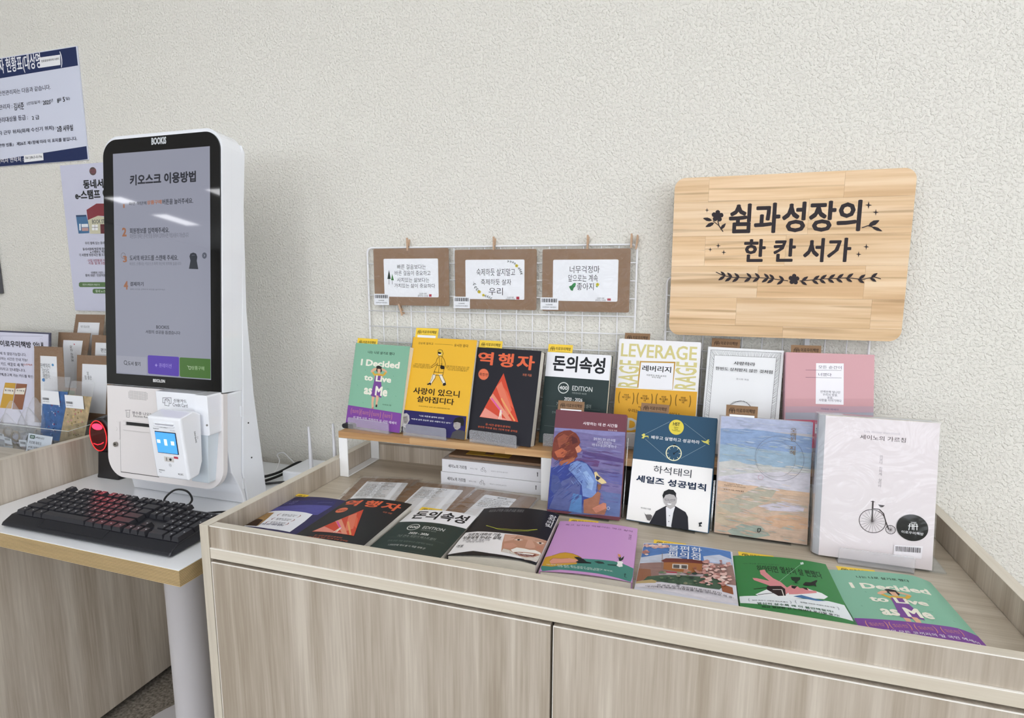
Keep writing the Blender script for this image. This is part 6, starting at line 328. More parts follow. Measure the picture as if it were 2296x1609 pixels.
'ccbox':[('T','신용카드',63.3,213,97.8,205.6,'2c2a2c',1),('T','Credit Card',60.1,204.2,99,196.5,'2c2a2c',0),('L',[39.5,202.1,33.6,202.3,34.8,212.9,57.6,214.4,56.3,202.2,51.9,201.8],0.8,'2c2a2c'),('L',[40.2,208.9,38.2,197.4,49.8,196.5,51.9,208.8,40.2,208.9],0.8,'2c2a2c'),('L',[40.3,209.8,46.4,211.9,52,209.4],0.8,'2c2a2c'),('O',46.4,205.5,0.9,0.9,'2c2a2c')],
}
# ================================================================ room
XL, XR, YF = -9.0, 3.6, -8.5
def plaster():
    m = bpy.data.materials.new('stippled_plaster'); m.use_nodes = True; nt = m.node_tree; b = pr(m); N = nt.nodes.new; L = nt.links.new
    tc = N('ShaderNodeTexCoord'); vo = N('ShaderNodeTexNoise'); vo.inputs['Scale'].default_value = 190; vo.inputs['Detail'].default_value = 2; vo.inputs['Roughness'].default_value = .5; vo.inputs['Distortion'].default_value = .35
    L(tc.outputs['Object'], vo.inputs['Vector']); rp = N('ShaderNodeValToRGB'); e = rp.color_ramp.elements; e[0].position = .47; e[1].position = .68; L(vo.outputs[0], rp.inputs[0])
    bp = N('ShaderNodeBump'); bp.inputs['Strength'].default_value = .9; bp.inputs['Distance'].default_value = .0015; L(rp.outputs[0], bp.inputs['Height']); L(bp.outputs[0], b.inputs['Normal'])
    n2 = N('ShaderNodeTexNoise'); n2.inputs['Scale'].default_value = 1.6; L(tc.outputs['Object'], n2.inputs['Vector']); r2 = N('ShaderNodeValToRGB'); r2.color_ramp.elements[0].color = lin('e4e2d8'); r2.color_ramp.elements[1].color = lin('e8e5dd'); L(n2.outputs[0], r2.inputs[0]); L(r2.outputs[0], b.inputs['Base Color'])
    b.inputs['Roughness'].default_value = .62; b.inputs['Specular IOR Level'].default_value = .35; return m
plas = plaster(); wall_p = M('plain_wall_paint', 'd6d5d0', .8); ceil_m = M('ceiling_paint', 'e4e4e2', .85); dark_base = M('dark_baseboard', '2a2422', .5)
granite = M('granite_tile', '8e867c', .35, mottle=.7, mscale=130, bump=.05); grout = M('dark_grout', '3a3532', .9)
def st(o, label): return tag(o, label, kind='structure')
st(B(XL, XR, 0, .12, 0, CEIL).obj('wall_back', plas), 'off-white wall with a stippled plaster finish behind the kiosk and the books')
st(B(XL, XR, YF, 0, -.06, -.003).obj('floor', grout), 'dark joints of the granite floor')
flo = bpy.data.objects['floor']
for i in range(-6, 3):
    for j in range(-7, 0):
        x0 = -.33 + i * .3; y0 = j * .3
        if -2.2 < x0 < .3: B(x0 + .001, x0 + .299, y0 + .001, y0 + .299, -.003, 0).obj('tile', granite, flo)
B(XL, XR, YF, -2.1, -.003, 0).obj('floor_field', granite, flo); B(XL, -2.13, -2.1, 0, -.003, 0).obj('floor_field', granite, flo); B(.28, XR, -2.1, 0, -.003, 0).obj('floor_field', granite, flo)
st(B(XL, XR, YF, 0, CEIL, CEIL + .1).obj('ceiling', ceil_m), 'plain pale ceiling')
st(B(XL - .1, XL, YF, 0, 0, CEIL).obj('wall_left', wall_p), 'plain side wall left of the room')
rw = MB(); ry = [YF, -6.2, -4.1, -3.8, -1.4, 0]
for a, c in zip(ry[::2], ry[1::2]): rw.box(XR, XR + .1, a, c, 0, CEIL)
for a, c in zip(ry[1::2], ry[2::2]): rw.box(XR, XR + .1, a, c, 0, .8); rw.box(XR, XR + .1, a, c, 2.5, CEIL)
st(rw.obj('wall_right', wall_p), 'side wall right of the room with two window openings')
for i, (a, c) in enumerate(zip(ry[1::2], ry[2::2])):
    w = MB(); w.box(XR + .02, XR + .08, a, c, .8, .85); w.box(XR + .02, XR + .08, a, c, 2.45, 2.5); w.box(XR + .02, XR + .08, a, a + .05, .85, 2.45); w.box(XR + .02, XR + .08, c - .05, c, .85, 2.45)
    st(w.obj('window_%d' % (i + 5), white_metal), 'white window frame in the right side wall, %s' % ('far from the plaster wall', 'near the plaster wall')[i])
fw = MB(); edges = [XL, -8.2, -5.6, -4.9, -2.2, -1.6, 1.4, 2.0, 3.2, XR]
for a, b in zip(edges[::2], edges[1::2]): fw.box(a, b, YF - .12, YF, 0, CEIL)
for a, b in zip(edges[1::2], edges[2::2]): fw.box(a, b, YF - .12, YF, 0, .85); fw.box(a, b, YF - .12, YF, 2.3, CEIL)
st(fw.obj('wall_front', wall_p), 'wall with window openings behind the camera')
for i, (a, b) in enumerate(zip(edges[1::2], edges[2::2])):
    w = MB(); w.box(a, b, YF - .1, YF - .02, .85, .9); w.box(a, b, YF - .1, YF - .02, 2.25, 2.3); w.box(a, a + .05, YF - .1, YF - .02, .9, 2.25); w.box(b - .05, b, YF - .1, YF - .02, .9, 2.25); m_ = (a + b) / 2; w.box(m_ - .025, m_ + .025, YF - .1, YF - .02, .9, 2.25)
    st(w.obj('window_%d' % (i + 1), white_metal), 'white window frame %s behind the camera' % ('at the far left', 'left of centre', 'facing the cabinet', 'at the far right')[i])
bb = B(XL, XR, -.012, 0, 0, .13).obj('baseboard_back', dark_base); st(bb, 'dark baseboard along the foot of the plaster wall')
# lamps
lamp_m = M('lit_diffuser', 'fbfcff', .5, emit=PANEL_POWER)
def panel(x, y, w, d, i):
    t = thing('ceiling_light', 'flat ceiling light, %s, %s' % (('row nearest the plaster wall', 'second row from the wall', 'third row from the wall', 'farthest row')[min(3, int((-y - 1.3) / 1.6))], 'far to the left' if x < -5 else 'left of the kiosk' if x < -3 else 'in line with the kiosk' if x < -1.5 else 'in line with the cabinet' if x < 0 else 'right of the sign' if x < 1.2 else 'at the right wall'), 'ceiling light', (x, y, CEIL), group='light panels in the ceiling')
    f = MB(); e = .012
    f.box(-w / 2 - e, w / 2 + e, -d / 2 - e, -d / 2, -.03, 0); f.box(-w / 2 - e, w / 2 + e, d / 2, d / 2 + e, -.03, 0); f.box(-w / 2 - e, -w / 2, -d / 2, d / 2, -.03, 0); f.box(w / 2, w / 2 + e, -d / 2, d / 2, -.03, 0)
    f.obj('frame', white_metal, t, world=False); B(-w / 2, w / 2, -d / 2, d / 2, -.022, -.008).obj('diffuser', lamp_m, t, world=False)
for i, (x, y, w_, d_) in enumerate([(-7.47, -6.06, .28, .62), (-7.33, -5.07, .30, .27), (-5.55, -4.98, .30, .30)] + [(x_, y_, .3, 1.2) for y_ in (-7.2, -5.4, -3.7, -2.1) for x_ in (-3.9, -2.4, -.9, .6, 2.1) if x_ > (-4, -4, -3, -2)[(-7.2, -5.4, -3.7, -2.1).index(y_)]] + [(-5.6, -7.2, .3, 1.2)]):
    panel(x, y, w_, d_, i)
col = B(-6.9, -6.6, -7.2, -6.9, 0, CEIL).obj('wall_pillar', wall_p); st(col, 'square pillar behind the camera')
# ================================================================ display cabinet
CX0, CX1, CY, RIM, DK = -.777, .438, -.530, .7545, .712
cab = thing('display_cabinet', 'low ash-grey display cabinet with sunken book tray and two doors', 'cabinet', (-.17, -.265, 0))
for x0, x1 in ((CX0, CX0 + .0175), (CX1 - .0175, CX1)):
    p = B(x0, x1, CY + .0006, -.0005, 0, RIM - .0006).obj('side_panel', ash_z, cab, bevel=.0004)
    B(x0, x1, CY, -.0005, RIM - .0006, RIM).obj('edge_band', edge_y, p); B(x0, x1, CY, CY + .0006, 0, RIM - .0006).obj('edge_band', edge_z, p)
ix0, ix1 = CX0 + .0182, CX1 - .0182
ap = B(ix0, ix1, CY + .003, CY + .0185, .7155, RIM - .0016).obj('front_rail', ash_z, cab); B(ix0, ix1, CY + .0028, CY + .0187, RIM - .0016, RIM - .0009).obj('edge_band', edge_x, ap, bevel=.0003); B(ix0, ix1, CY + .0024, CY + .0034, RIM - .0020, RIM - .0008).obj('edge_highlight_strip', M('pale_edge_highlight', 'f4f0e8', .3), ap)  # pale strip paints the bright highlight along the rail's top edge
dk = B(ix0, ix1, CY + .0187, -.0165, .695, DK).obj('deck', ash_x, cab)
de = B(ix0, ix1, CY + .0005, CY + .0187, .6965, .7148).obj('deck_edge', edge_x, cab, bevel=.0006); edge_highlight_m = M('pale_edge_highlight', 'f4f0e8', .3)
B(ix0, ix1, CY + .0001, CY + .0030, .7140, .7153).obj('edge_highlight_strip', edge_highlight_m, de)  # highlight on the deck edge, put in as a pale strip
B(ix0, ix1, -.0160, -.0005, .05, RIM - .004).obj('back_panel', ash_z, cab)
for a, b in ((ix0 + .001, -.1715), (-.1675, ix1 - .001)):
    d = B(a, b, CY + .001, CY + .018, .062, .6905).obj('door', ash_z, cab, bevel=.0012)
    B(a, b, CY + .0188, CY + .021, .062, .6895).obj('door_lining', dark_base, d); B(a, b, CY + .0004, CY + .0016, .6890, .6906).obj('edge_highlight_strip', edge_highlight_m, d); B(a - .0002, a + .0006, CY + .0006, CY + .002, .062, .689).obj('edge_highlight_strip', edge_highlight_m, d)  # pale strips on the door's top and side paint its edge highlights
B(ix0, ix1, CY + .03, -.02, .05, .06).obj('bottom_board', ash_x, cab); B(ix0, ix1, CY + .05, CY + .06, 0, .05).obj('kick_board', dark_base, cab)
B(-.1785, -.1605, CY + .024, -.02, .06, .69).obj('divider', ash_z, cab)
# ================================================================ left counter
LX = -1.431; LR = .767; LD = .724
lc = thing('display_counter', 'ash-grey counter at the far left carrying cards and bookmarks, kiosk table pushed against it', 'counter', (-2.0, -.27, 0))
p = B(LX - .0175, LX, -.56, -.0005, .025, LR - .0006).obj('side_panel', ash_z, lc); B(LX - .0175, LX, -.56, -.0005, LR - .0006, LR).obj('edge_band', edge_y, p)
B(-2.70, -2.683, -.56, -.0005, .025, LR).obj('side_panel', ash_z, lc); B(-2.682, LX - .018, -.545, -.0165, LD - .018, LD).obj('deck', ash_x, lc)
B(-2.682, LX - .018, -.56, -.5455, .04, LR - .001).obj('front_panel', ash_z, lc); B(-2.682, LX - .018, -.016, -.0005, .04, LR - .001).obj('back_panel', ash_z, lc); B(-2.66, LX - .03, -.53, -.03, 0, .0245).obj('plinth', dark_base, lc)
# ================================================================ kiosk table
TZ = .668
tb = thing('kiosk_table', 'white-topped plywood table on one thick grey column, between counter and cabinet', 'table', (-1.126, -.265, 0))
def tp(z0, z1, e=0): return MB().prism([(-1.4295, -.525 + e), (-.822 - e, -.537 + e), (-.822 - e, -.0135), (-1.4295, -.0135)], z0, z1, 'xy')
top = tp(TZ - .0012, TZ, .0003).obj('white_laminate', M('white_laminate', 'f8fafd', .16, coat=.4), tb, bevel=.0004)
plyl = M('ply_light', 'c6ad80', .6, mottle=.12, mscale=30, stretch=(.3, 1, 6)); plyd = M('ply_dark', '7a6240', .7, mottle=.12, mscale=30, stretch=(.3, 1, 6))
z = TZ - .0013
for i in range(21):
    h = .0016 if i % 2 == 0 else .00115
    tp(z - h, z, 0 if i % 2 == 0 else .0003).obj('ply_layer', plyl if i % 2 == 0 else plyd, tb); z -= h
colm = M('grey_powder_coat', 'c9c6c8', .45, bump=.05, bscale=900)
MB().lathe([(.0425, .0), (.0425, z - .014)], (-1.12, -.265, .010), 40).obj('column', colm, tb, smooth=True); MB().lathe([(.16, 0), (.16, .004)], (-1.12, -.265, z - .0045), 40).obj('top_plate', colm, tb)
MB().lathe([(.213, 0), (.213, .006), (.208, .010)], (-1.12, -.265, 0), 64).obj('base_plate', colm, tb)
# ================================================================ kiosk
KM = Matrix(((1, 0, 0, -1.09), (0, math.cos(math.atan(.0858)), math.sin(math.atan(.0858)), -.328), (0, -math.sin(math.atan(.0858)), math.cos(math.atan(.0858)), .70), (0, 0, 0, 1)))
ks = thing('self_service_kiosk', 'tall white self-service kiosk with a dark touchscreen and a card terminal', 'kiosk', mat=KM)
MW[ks.name] = KM
def mm(pts): return [(a / 1000, b / 1000) for a, b in pts]
MB().prism(rrect(-.1615, .1625, .2262, .7665, (.0, .0, .043, .043), 10), .003, .0285, 'xz').obj('screen_housing', plastic_white, ks, world=False, bevel=.0022, seg=3)
MB().prism(rrect(-.1605, .1615, .2262, .7655, (.0, .0, .042, .042), 10), .029, .058, 'xz').obj('housing_rear', plastic_white, ks, world=False, bevel=.001)
gl = MB().prism(rrect(-.1575, .1593, .2275, .7585, (.0, .0, .037, .037), 10), .0, .003, 'xz').obj('touchscreen_glass', M('black_glass', '050507', .035, spec=.6), ks, world=False)
disp_m = M('lit_display', '70727e', .035, emit=1.3); pr(disp_m).inputs['Base Color'].default_value = (0, 0, 0, 1); pr(disp_m).inputs['Specular IOR Level'].default_value = .6
B(-.1285, .1345, -.0001, .0, .252, .7287).obj('display', disp_m, gl, world=False)
SCR = ART['screen'] + ART['screen2']
for h in set(e[-1] if e[0] not in 'T' else e[6] for e in SCR if e[0] != 'G'):
    m = ink(h, 'lit'); pr(m).inputs['Base Color'].default_value = (0, 0, 0, 1); pr(m).inputs['Specular IOR Level'].default_value = .6
art(SCR, gl, surf=lambda x: -.0001, kind='lit', dflt='screen_graphics', txt='screen_lettering', split=True, lim=(-.1285, .1345, .252, .7287))
art(ART['bezel'] + ART['bezel2'], gl, txt='bezel_lettering')
MB().prism(rrect(-.1575, .1655, .0195, .2240, (.047, .047, 0, 0), 10), .0, .012, 'xz').obj('lower_front_panel', cream, ks, world=False, bevel=.0025, seg=3)
# body behind the lower panel: tapers back to its foot
sh = [(-.267, .6685), (-.270, .690), (-.280, .716), (-.296, .748), (-.304, .80), (-.2985, .9205), (-.262, .9205), (-.256, .905), (-.270, .74), (-.262, .6685)]
MB().prism(sh[:6] + [(-.2515, .9215), (-.268, .74), (-.258, .6685)], -1.2505, -.9285, 'yz').obj('lower_body', plastic_white, ks, bevel=.003, seg=3)
MB().prism([(-.2565, .6685), (-.2665, .74), (-.2500, .9215), (-.2120, 1.41), (-.206, 1.44), (-.198, 1.425), (-.212, 1.30), (-.222, 1.10), (-.216, .90), (-.205, .78), (-.196, .6685)], -1.2505, -.9285, 'yz').obj('rear_cover', plastic_white, ks, bevel=.003, seg=3)
dot = M('screw_black', '18181a', .5)
for y, zz in ((-.240, .845), (-.237, .765)): MB().tube([(-.9290, y, zz), (-.9278, y, zz)], .0018, 10).obj('screw', dot, ks)
for y, zz in ((-.2585, .875), (-.2665, .715)): B(-.9288, -.9268, y - .002, y + .002, zz - .012, zz + .012).obj('hinge_tab', plastic_white, ks, bevel=.0005)
g = MB()
for r_ in range(8):
    for c in range(18):
        x = -.0935 + c * .0031; zz = .1975 + r_ * .0024
        if (r_ in (0, 7) and c in (0, 17)): continue
        g.box(x, x + .0014, -.0002, .0005, zz, zz + .0013)
tag(g.obj('speaker_grille', M('grille_grey', '8c8886', .6), ks, world=False), 'grid of small speaker holes', kind='stuff')
art(ART['face'], ks, dflt='receipt_symbol', txt='receipt_lettering')
sl = MB(); sl.box(-.108, -.030, -.003, 0, .1465, .1495); sl.box(-.108, -.030, -.003, 0, .1275, .139); sl.box(-.108, -.100, -.003, 0, .139, .1465)
sl.obj('receipt_slot', cream, ks, world=False, bevel=.0008); B(-.100, -.030, -.0006, 0, .139, .1465).obj('slot_opening', dot, ks, world=False)
MB().prism(rrect(-.143, -.1205, .104, .1445, .003), -.0012, 0, 'xz').obj('release_flap', cream, ks, world=False, bevel=.0005)
MB().tube([(-.1325, -.0022, .128), (-.1325, -.0008, .128)], .0055, 24).obj('flap_knob', cream, ks, world=False)
lk = MB().tube([(-.1315, -.004, .093), (-.1315, 0, .093)], .0055, 24).obj('key_lock', M('brushed_steel', '9a9690', .3, metal=1), ks, world=False); B(-.1335, -.1295, -.0045, -.0038, .0915, .0945).obj('keyhole', dot, lk, world=False)
pnl = MB(); pnl.box(-.1198, -.009, -.0004, .0003, .0308, .0322)
for a in ((-.1198, -.1194, -.0002, .0003, .032, .145),): pnl.box(*a)
pnl.obj('panel_groove', M('groove_dark', '4a4644', .7), ks, world=False)
MB().prism(rrect(.130, .1545, .1425, .200, .003), -.0012, 0, 'xz').obj('side_cover_plate', cream, ks, world=False, bevel=.0005)
cc = B(-1.0745, -.9645, -.337, -.3085, .8826, .9262).obj('card_sign_box', plastic_white, ks, bevel=.0015)
def world_art(entries, parent, O, mtx=None, **kw):
    """print whose face stands at O in world space, placed under parent"""
    fr = mtx or Matrix.Translation(O); rel = MW[parent.name].inverted() @ fr
    for o in art(entries, parent, **kw): o.matrix_local = rel
world_art(ART['ccbox'], cc, (-1.09, -.3371, .70), dflt='card_symbol', txt='card_lettering')
br = MB().prism(rrect(-.9640, -.9290, .8440, .9270, .004), -.346, -.3085, 'xz').obj('terminal_bracket', plastic_white, ks, bevel=.0015)
MB().tube([(-.9340, -.3472, .8660), (-.9340, -.3455, .8660)], .0022, 14).obj('bracket_screw', M('brushed_steel', '9a9690', .3, metal=1), br)
# terminal: wedge-shaped card reader, face tipped back
tw = .084
TM = Matrix.Translation((-.9846, -.3920, .7625)) @ Matrix.Rotation(R(0), 4, 'Z') @ Matrix.Rotation(R(4.5), 4, 'X')
trmb = MB().prism([(0, 0), (0, .129), (.036, .134), (.052, .124), (.040, .03), (.026, .002)], -tw / 2, tw / 2, 'yz')
trmb.v = [tuple(TM @ Vector(v)) for v in trmb.v]
tr = trmb.obj('card_terminal', plastic_white, ks, bevel=.004, seg=3)
def tpart(mb, name, mat, bevel=0):
    mb.v = [tuple(TM @ Vector(v)) for v in mb.v]; return mb.obj(name, mat, tr, bevel=bevel)
tpart(B(-.026, .027, -.0012, 0, .0545, .1), 'terminal_screen_frame', M('terminal_black', '202428', .2), .0006)
tpart(B(-.0245, .0255, -.0018, -.0012, .056, .0985), 'terminal_screen', M('lit_blue_screen', '4a98e8', .2, emit=.55))
tpart(B(-.022, -.014, -.0022, -.0018, .076, .083).box(-.004, .003, -.0022, -.0018, .072, .085).box(.013, .021, -.0022, -.0018, .074, .082), 'screen_symbols', M('lit_symbol', 'd8ecff', .3, emit=.5))
tpart(B(-.024, .026, -.003, 0, .1105, .1135).box(-.024, .026, -.003, 0, .1165, .119), 'card_slot_lip', plastic_white, .0008); tpart(B(-.022, .024, -.0008, 0, .1135, .1165), 'card_slot', M('slot_grey', 'b4b4bc', .5))
tpart(B(-.012, .011, -.001, 0, .037, .0475), 'camera_window', M('window_grey', 'd0ccc8', .3), .0004); tpart(MB().tube([(.004, -.0018, .0425), (.004, -.0009, .0425)], .0026, 16), 'lens', dot); tpart(B(-.0065, -.0055, -.0014, -.0009, .039, .046), 'slit', dot)
tpart(B(.013, .023, -.0008, 0, .0455, .0495), 'red_label', M('red_label', 'b83048', .5))
def tart(entries, **kw): world_art(entries, tr, None, mtx=TM, **kw)
tart([('T', 'SAMSUNG', -32, 18, -17, 15.4, '303034', 2), ('T', 'Pay', -32, 13.5, -26, 10.5, '505054', 1), ('T', 'KLSC', 17, 14.5, 30, 11, '303034', 2), ('T', 'EasyCard', -29, 106, -15, 103.2, '404044', 2), ('T', 'KTC-K501', 14, 105, 26, 102.8, '9090a0', 0), ('T', '◂ IC CARD ▸', -12, 110, 9, 107.8, '606064', 0), ('C', 0, 30, 3, .4, '606064'), ('T', '4)', -1.6, 31.2, 1.4, 28.8, '404044', 1)], txt='terminal_lettering', dflt='contactless_symbol')
STM = TM @ Matrix.Translation((tw / 2, .032, .078)) @ Matrix.Rotation(R(90), 4, 'Z') @ Matrix.Rotation(R(0), 4, 'Y')
world_art([('V', 'SAMSUNG', -4, 16, -.5, -8, '303034', 2), ('V', 'Pay', 2, 4, 4.2, -1, '505054', 1)], tr, None, mtx=STM, txt='side_lettering')
MB().prism([(-.9890, .7405), (-.9450, .7405), (-.9352, .855), (-.9540, .855)], -.344, -.3105, 'xz').obj('terminal_mount', M('pale_blue_plastic', 'd6dfe6', .25, coat=.3), ks, bevel=.002)
# ================================================================ barcode scanner
sc = thing('barcode_scanner', 'black upright barcode scanner with a red lit oval window beside the kiosk', 'barcode scanner', mat=Matrix.Translation((-1.368, -.213, TZ)) @ Matrix.Diagonal((.8, .8, .93, 1)))
MB().prism([(-.046, 0), (.05, 0), (.046, .012), (.032, .030), (.030, .075), (-.030, .075), (-.040, .012)], -.035, .035, 'xz').obj('stand', black_pl, sc, world=False, bevel=.006, seg=3)
hd = []
MB().tube([(-.012, -.034, .118), (-.012, -.030, .118), (-.012, -.005, .118), (-.010, .03, .118), (-.008, .045, .118)], [.040, .0465, .049, .045, .025], 40).obj('head', black_pl, sc, world=False, smooth=True)
oval = [( -.012 + .034 * math.cos(a * math.pi / 24), .118 + .0405 * math.sin(a * math.pi / 24)) for a in range(48)]
MB().prism(oval, -.040, -.033, 'xz').obj('window', M('scanner_window', '3a0408', .08, emit=.25), sc, world=False)
MB().tube([(a, -.0405, b) for a, b in oval + oval[:2]], .0013, 8).obj('light_ring', M('lit_red_ring', 'e82a2c', .3, emit=.55), sc, world=False)
glow = [(-.012 + .021 * math.cos(a * math.pi / 12), .1425 + .0085 * math.sin(a * math.pi / 12)) for a in range(24)]
MB().prism(glow, -.0412, -.0400, 'xz').obj('led_window', M('lit_red_led', 'ff2a48', .3, emit=2.4), sc, world=False)
MB().tube([(-.034, -.0405, .096), (-.018, -.0408, .0935), (-.002, -.0408, .097), (.008, -.0405, .102)], .0014, 6).obj('aiming_line', M('lit_red_line', 'e02838', .3, emit=.8), sc, world=False)
sl_d = bpy.data.lights.new('scanner_beam', 'SPOT'); sl_d.color = (1, .02, .06); sl_d.energy = .30; sl_d.spot_size = R(19); sl_d.spot_blend = .7; sl_d.shadow_soft_size = .006
sl_o = bpy.data.objects.new('scanner_beam', sl_d); COL.objects.link(sl_o); sl_o.location = (-1.377, -.258, .795)
sl_o.rotation_euler = (Vector((-1.085, -.435, .69)) - sl_o.location).to_track_quat('-Z', 'Y').to_euler(); tag(sl_o, 'red aiming light of the barcode scanner', 'light')
# ================================================================ keyboard
kb = thing('keyboard', 'black full-size keyboard lying on the white table in front of the kiosk', 'keyboard', (-1.088, -.443, TZ))
kw, kd = .434, .138; hk = kw / 2; dk2 = kd / 2
MB().prism([(-dk2, .004), (-dk2 + .008, .0015), (dk2, .008), (dk2, .026), (dk2 - .012, .031), (-dk2 + .022, .020), (-dk2 + .004, .010)], -hk, hk, 'yz').obj('base', M('keyboard_base', '1a1b22', .36), kb, world=False, bevel=.003, seg=3)
MB().prism([(-dk2 + .006, .0115), (-dk2 + .022, .0205), (-dk2 + .024, .0212), (-dk2 + .010, .0135)], -.12, .05, 'yz').obj('wrist_bevel', M('keyboard_gloss', '1c1d24', .12), kb, world=False)
for sx in (-1, 1):
    B(sx * .19 - .012, sx * .19 + .012, dk2 - .02, dk2 - .008, 0, .0085).obj('foot', black_pl, kb, world=False)
    B(sx * .19 - .012, sx * .19 + .012, -dk2 + .008, -dk2 + .016, 0, .003).obj('foot', black_pl, kb, world=False)
U = .0187; slope = .0098 / .108
keymesh = {}
def key(x, row_y, w, h=1.0):
    """cap of w units at x (units from the left block edge), rows counted up from the space bar"""
    k = (w, h)
    if k not in keymesh:
        W_, H_ = w * U - .0012, h * U - .0012; t = .0026
        me = bpy.data.meshes.new('key'); vs = [(0, 0, 0), (W_, 0, 0), (W_, H_, 0), (0, H_, 0), (t, t * .9, .0085), (W_ - t, t * .9, .0085), (W_ - t, H_ - t * .6, .0085), (t, H_ - t * .6, .0085)]
        me.from_pydata(vs, [], [(0, 3, 2, 1), (4, 5, 6, 7), (0, 1, 5, 4), (1, 2, 6, 5), (2, 3, 7, 6), (3, 0, 4, 7)]); me.materials.append(key_pl); keymesh[k] = me
    px = -hk + .0125 + x * U; py = -dk2 + .0235 + row_y * U; o = link('key', keymesh[k], kb)
    o.location = (px, py, .0205 + (py + dk2 - .022) * slope); o.rotation_euler = (math.atan(slope), 0, 0)
    lx = px + w * U * .32; ly = py + h * U * .58; lz = .0205 + (ly + dk2 - .022) * slope + .0087; r_ = random.random()
    if w < 5:
        for q in range(2 if w < 1.3 else 1):
            a = lx + q * .0035; c = ly - q * .003; leg.add([(a, c, lz - .0002 + .0), (a + (.0028 if w < 1.3 else .006), c, lz - .0002), (a + (.0028 if w < 1.3 else .006), c + .0022, lz), (a, c + .0022, lz)], [(0, 1, 2, 3)])
random.seed(3); leg = MB()
rows = [([1.25, 1.25, 1.25, 6.25, 1.25, 1.25, 1.25, 1.25], 0), ([2.25] + [1] * 10 + [2.75], 1), ([1.75] + [1] * 11 + [2.25], 2), ([1.5] + [1] * 12 + [1.5], 3), ([1] * 13 + [2], 4)]
for ws, ry in rows:
    x = 0
    for w in ws: key(x, ry, w); x += w
for x in (0, 2, 3, 4, 5, 6.5, 7.5, 8.5, 9.5, 11, 12, 13, 14): key(x, 5.1, 1)
for x in (15.25, 16.25, 17.25): key(x, 5.1, 1); key(x, 4, 1); key(x, 3, 1); key(x, 0, 1)
key(16.25, 1, 1)
for r_, ws in ((4, (1, 1, 1, 1)), (3, (1, 1, 1)), (2, (1, 1, 1)), (1, (1, 1, 1)), (0, (2, 1))):
    x = 18.5
    for w in ws: key(x, r_, w); x += w
key(21.5, 2, 1, 2); key(21.5, 0, 1, 2)
tag(leg.obj('key_legends', M('key_legend', 'd0d0d4', .6), kb, world=False), 'small white characters on the keys', kind='stuff')
cb = thing('keyboard_cable', 'thin black keyboard cable looping up behind the keyboard', 'cable', (-1.02, -.37, TZ))
def spline(pts, n=8):
    P = [Vector(p) for p in pts]; P = [P[0] * 2 - P[1]] + P + [P[-1] * 2 - P[-2]]; out = []
    for i in range(1, len(P) - 2):
        for k in range(n):
            t = k / n; a, b, c, d = P[i - 1:i + 3]; out.append(.5 * ((2 * b) + (c - a) * t + (2 * a - 5 * b + 4 * c - d) * t * t + (3 * b - a - 3 * c + d) * t ** 3))
    return out + [P[-2]]
cab_m = M('black_cable', '101012', .4)
MB().tube(spline([(-1.045, -.368, .690), (-1.056, -.350, .700), (-1.045, -.335, .712), (-1.010, -.338, .714), (-.985, -.350, .703), (-.990, -.362, .690), (-1.00, -.366, .680), (-.975, -.345, .672), (-.935, -.322, .6715), (-.88, -.30, .6715)]), .0021, 8).obj('lead', cab_m, cb, smooth=True)
# ================================================================ router and cables behind the kiosk
ro = thing('router', 'small white router with two upright antennas behind the cabinet side', 'router', (-.86, -.085, TZ))
B(-.075, .055, -.05, .05, 0, .032).obj('case', M('router_white', 'e4e6ea', .3), ro, world=False, bevel=.004)
for ax, hh in ((-.017, .137), (.052, .150)):
    MB().tube([(ax, -.015, .02), (ax, -.015, .06), (ax - .002, -.015, hh)], [.0052, .0048, .0026], 14).obj('antenna', M('router_grey', 'dcdce0', .3), ro, world=False, smooth=True)
c1 = thing('power_cable', 'thick black cable doubled back on the table beside the kiosk', 'cable', (-.95, -.1, TZ))
MB().tube(spline([(-1.02, -.165, .674), (-.975, -.110, .680), (-.958, -.060, .690), (-.945, -.052, .694), (-.938, -.062, .690), (-.965, -.12, .676), (-.995, -.180, .671)]), .0033, 8).obj('lead', cab_m, c1, smooth=True)
c2 = thing('data_cable', 'black cable running flat from the kiosk to the router', 'cable', (-.95, -.15, TZ))
MB().tube(spline([(-.99, -.17, .672), (-.965, -.158, .672), (-.93, -.135, .672), (-.895, -.136, .673)]), .0027, 8).obj('lead', cab_m, c2, smooth=True)
c3 = thing('white_cable', 'thin white cable arching behind the kiosk into the router', 'cable', (-1.0, -.05, TZ))
MB().tube(spline([(-1.02, -.10, .671), (-1.0, -.09, .670), (-1.012, -.05, .688), (-1.022, -.045, .704), (-1.005, -.042, .710), (-.985, -.045, .699), (-.955, -.055, .686), (-.940, -.065, .684)]), .0014, 8).obj('lead', white_metal, c3, smooth=True)
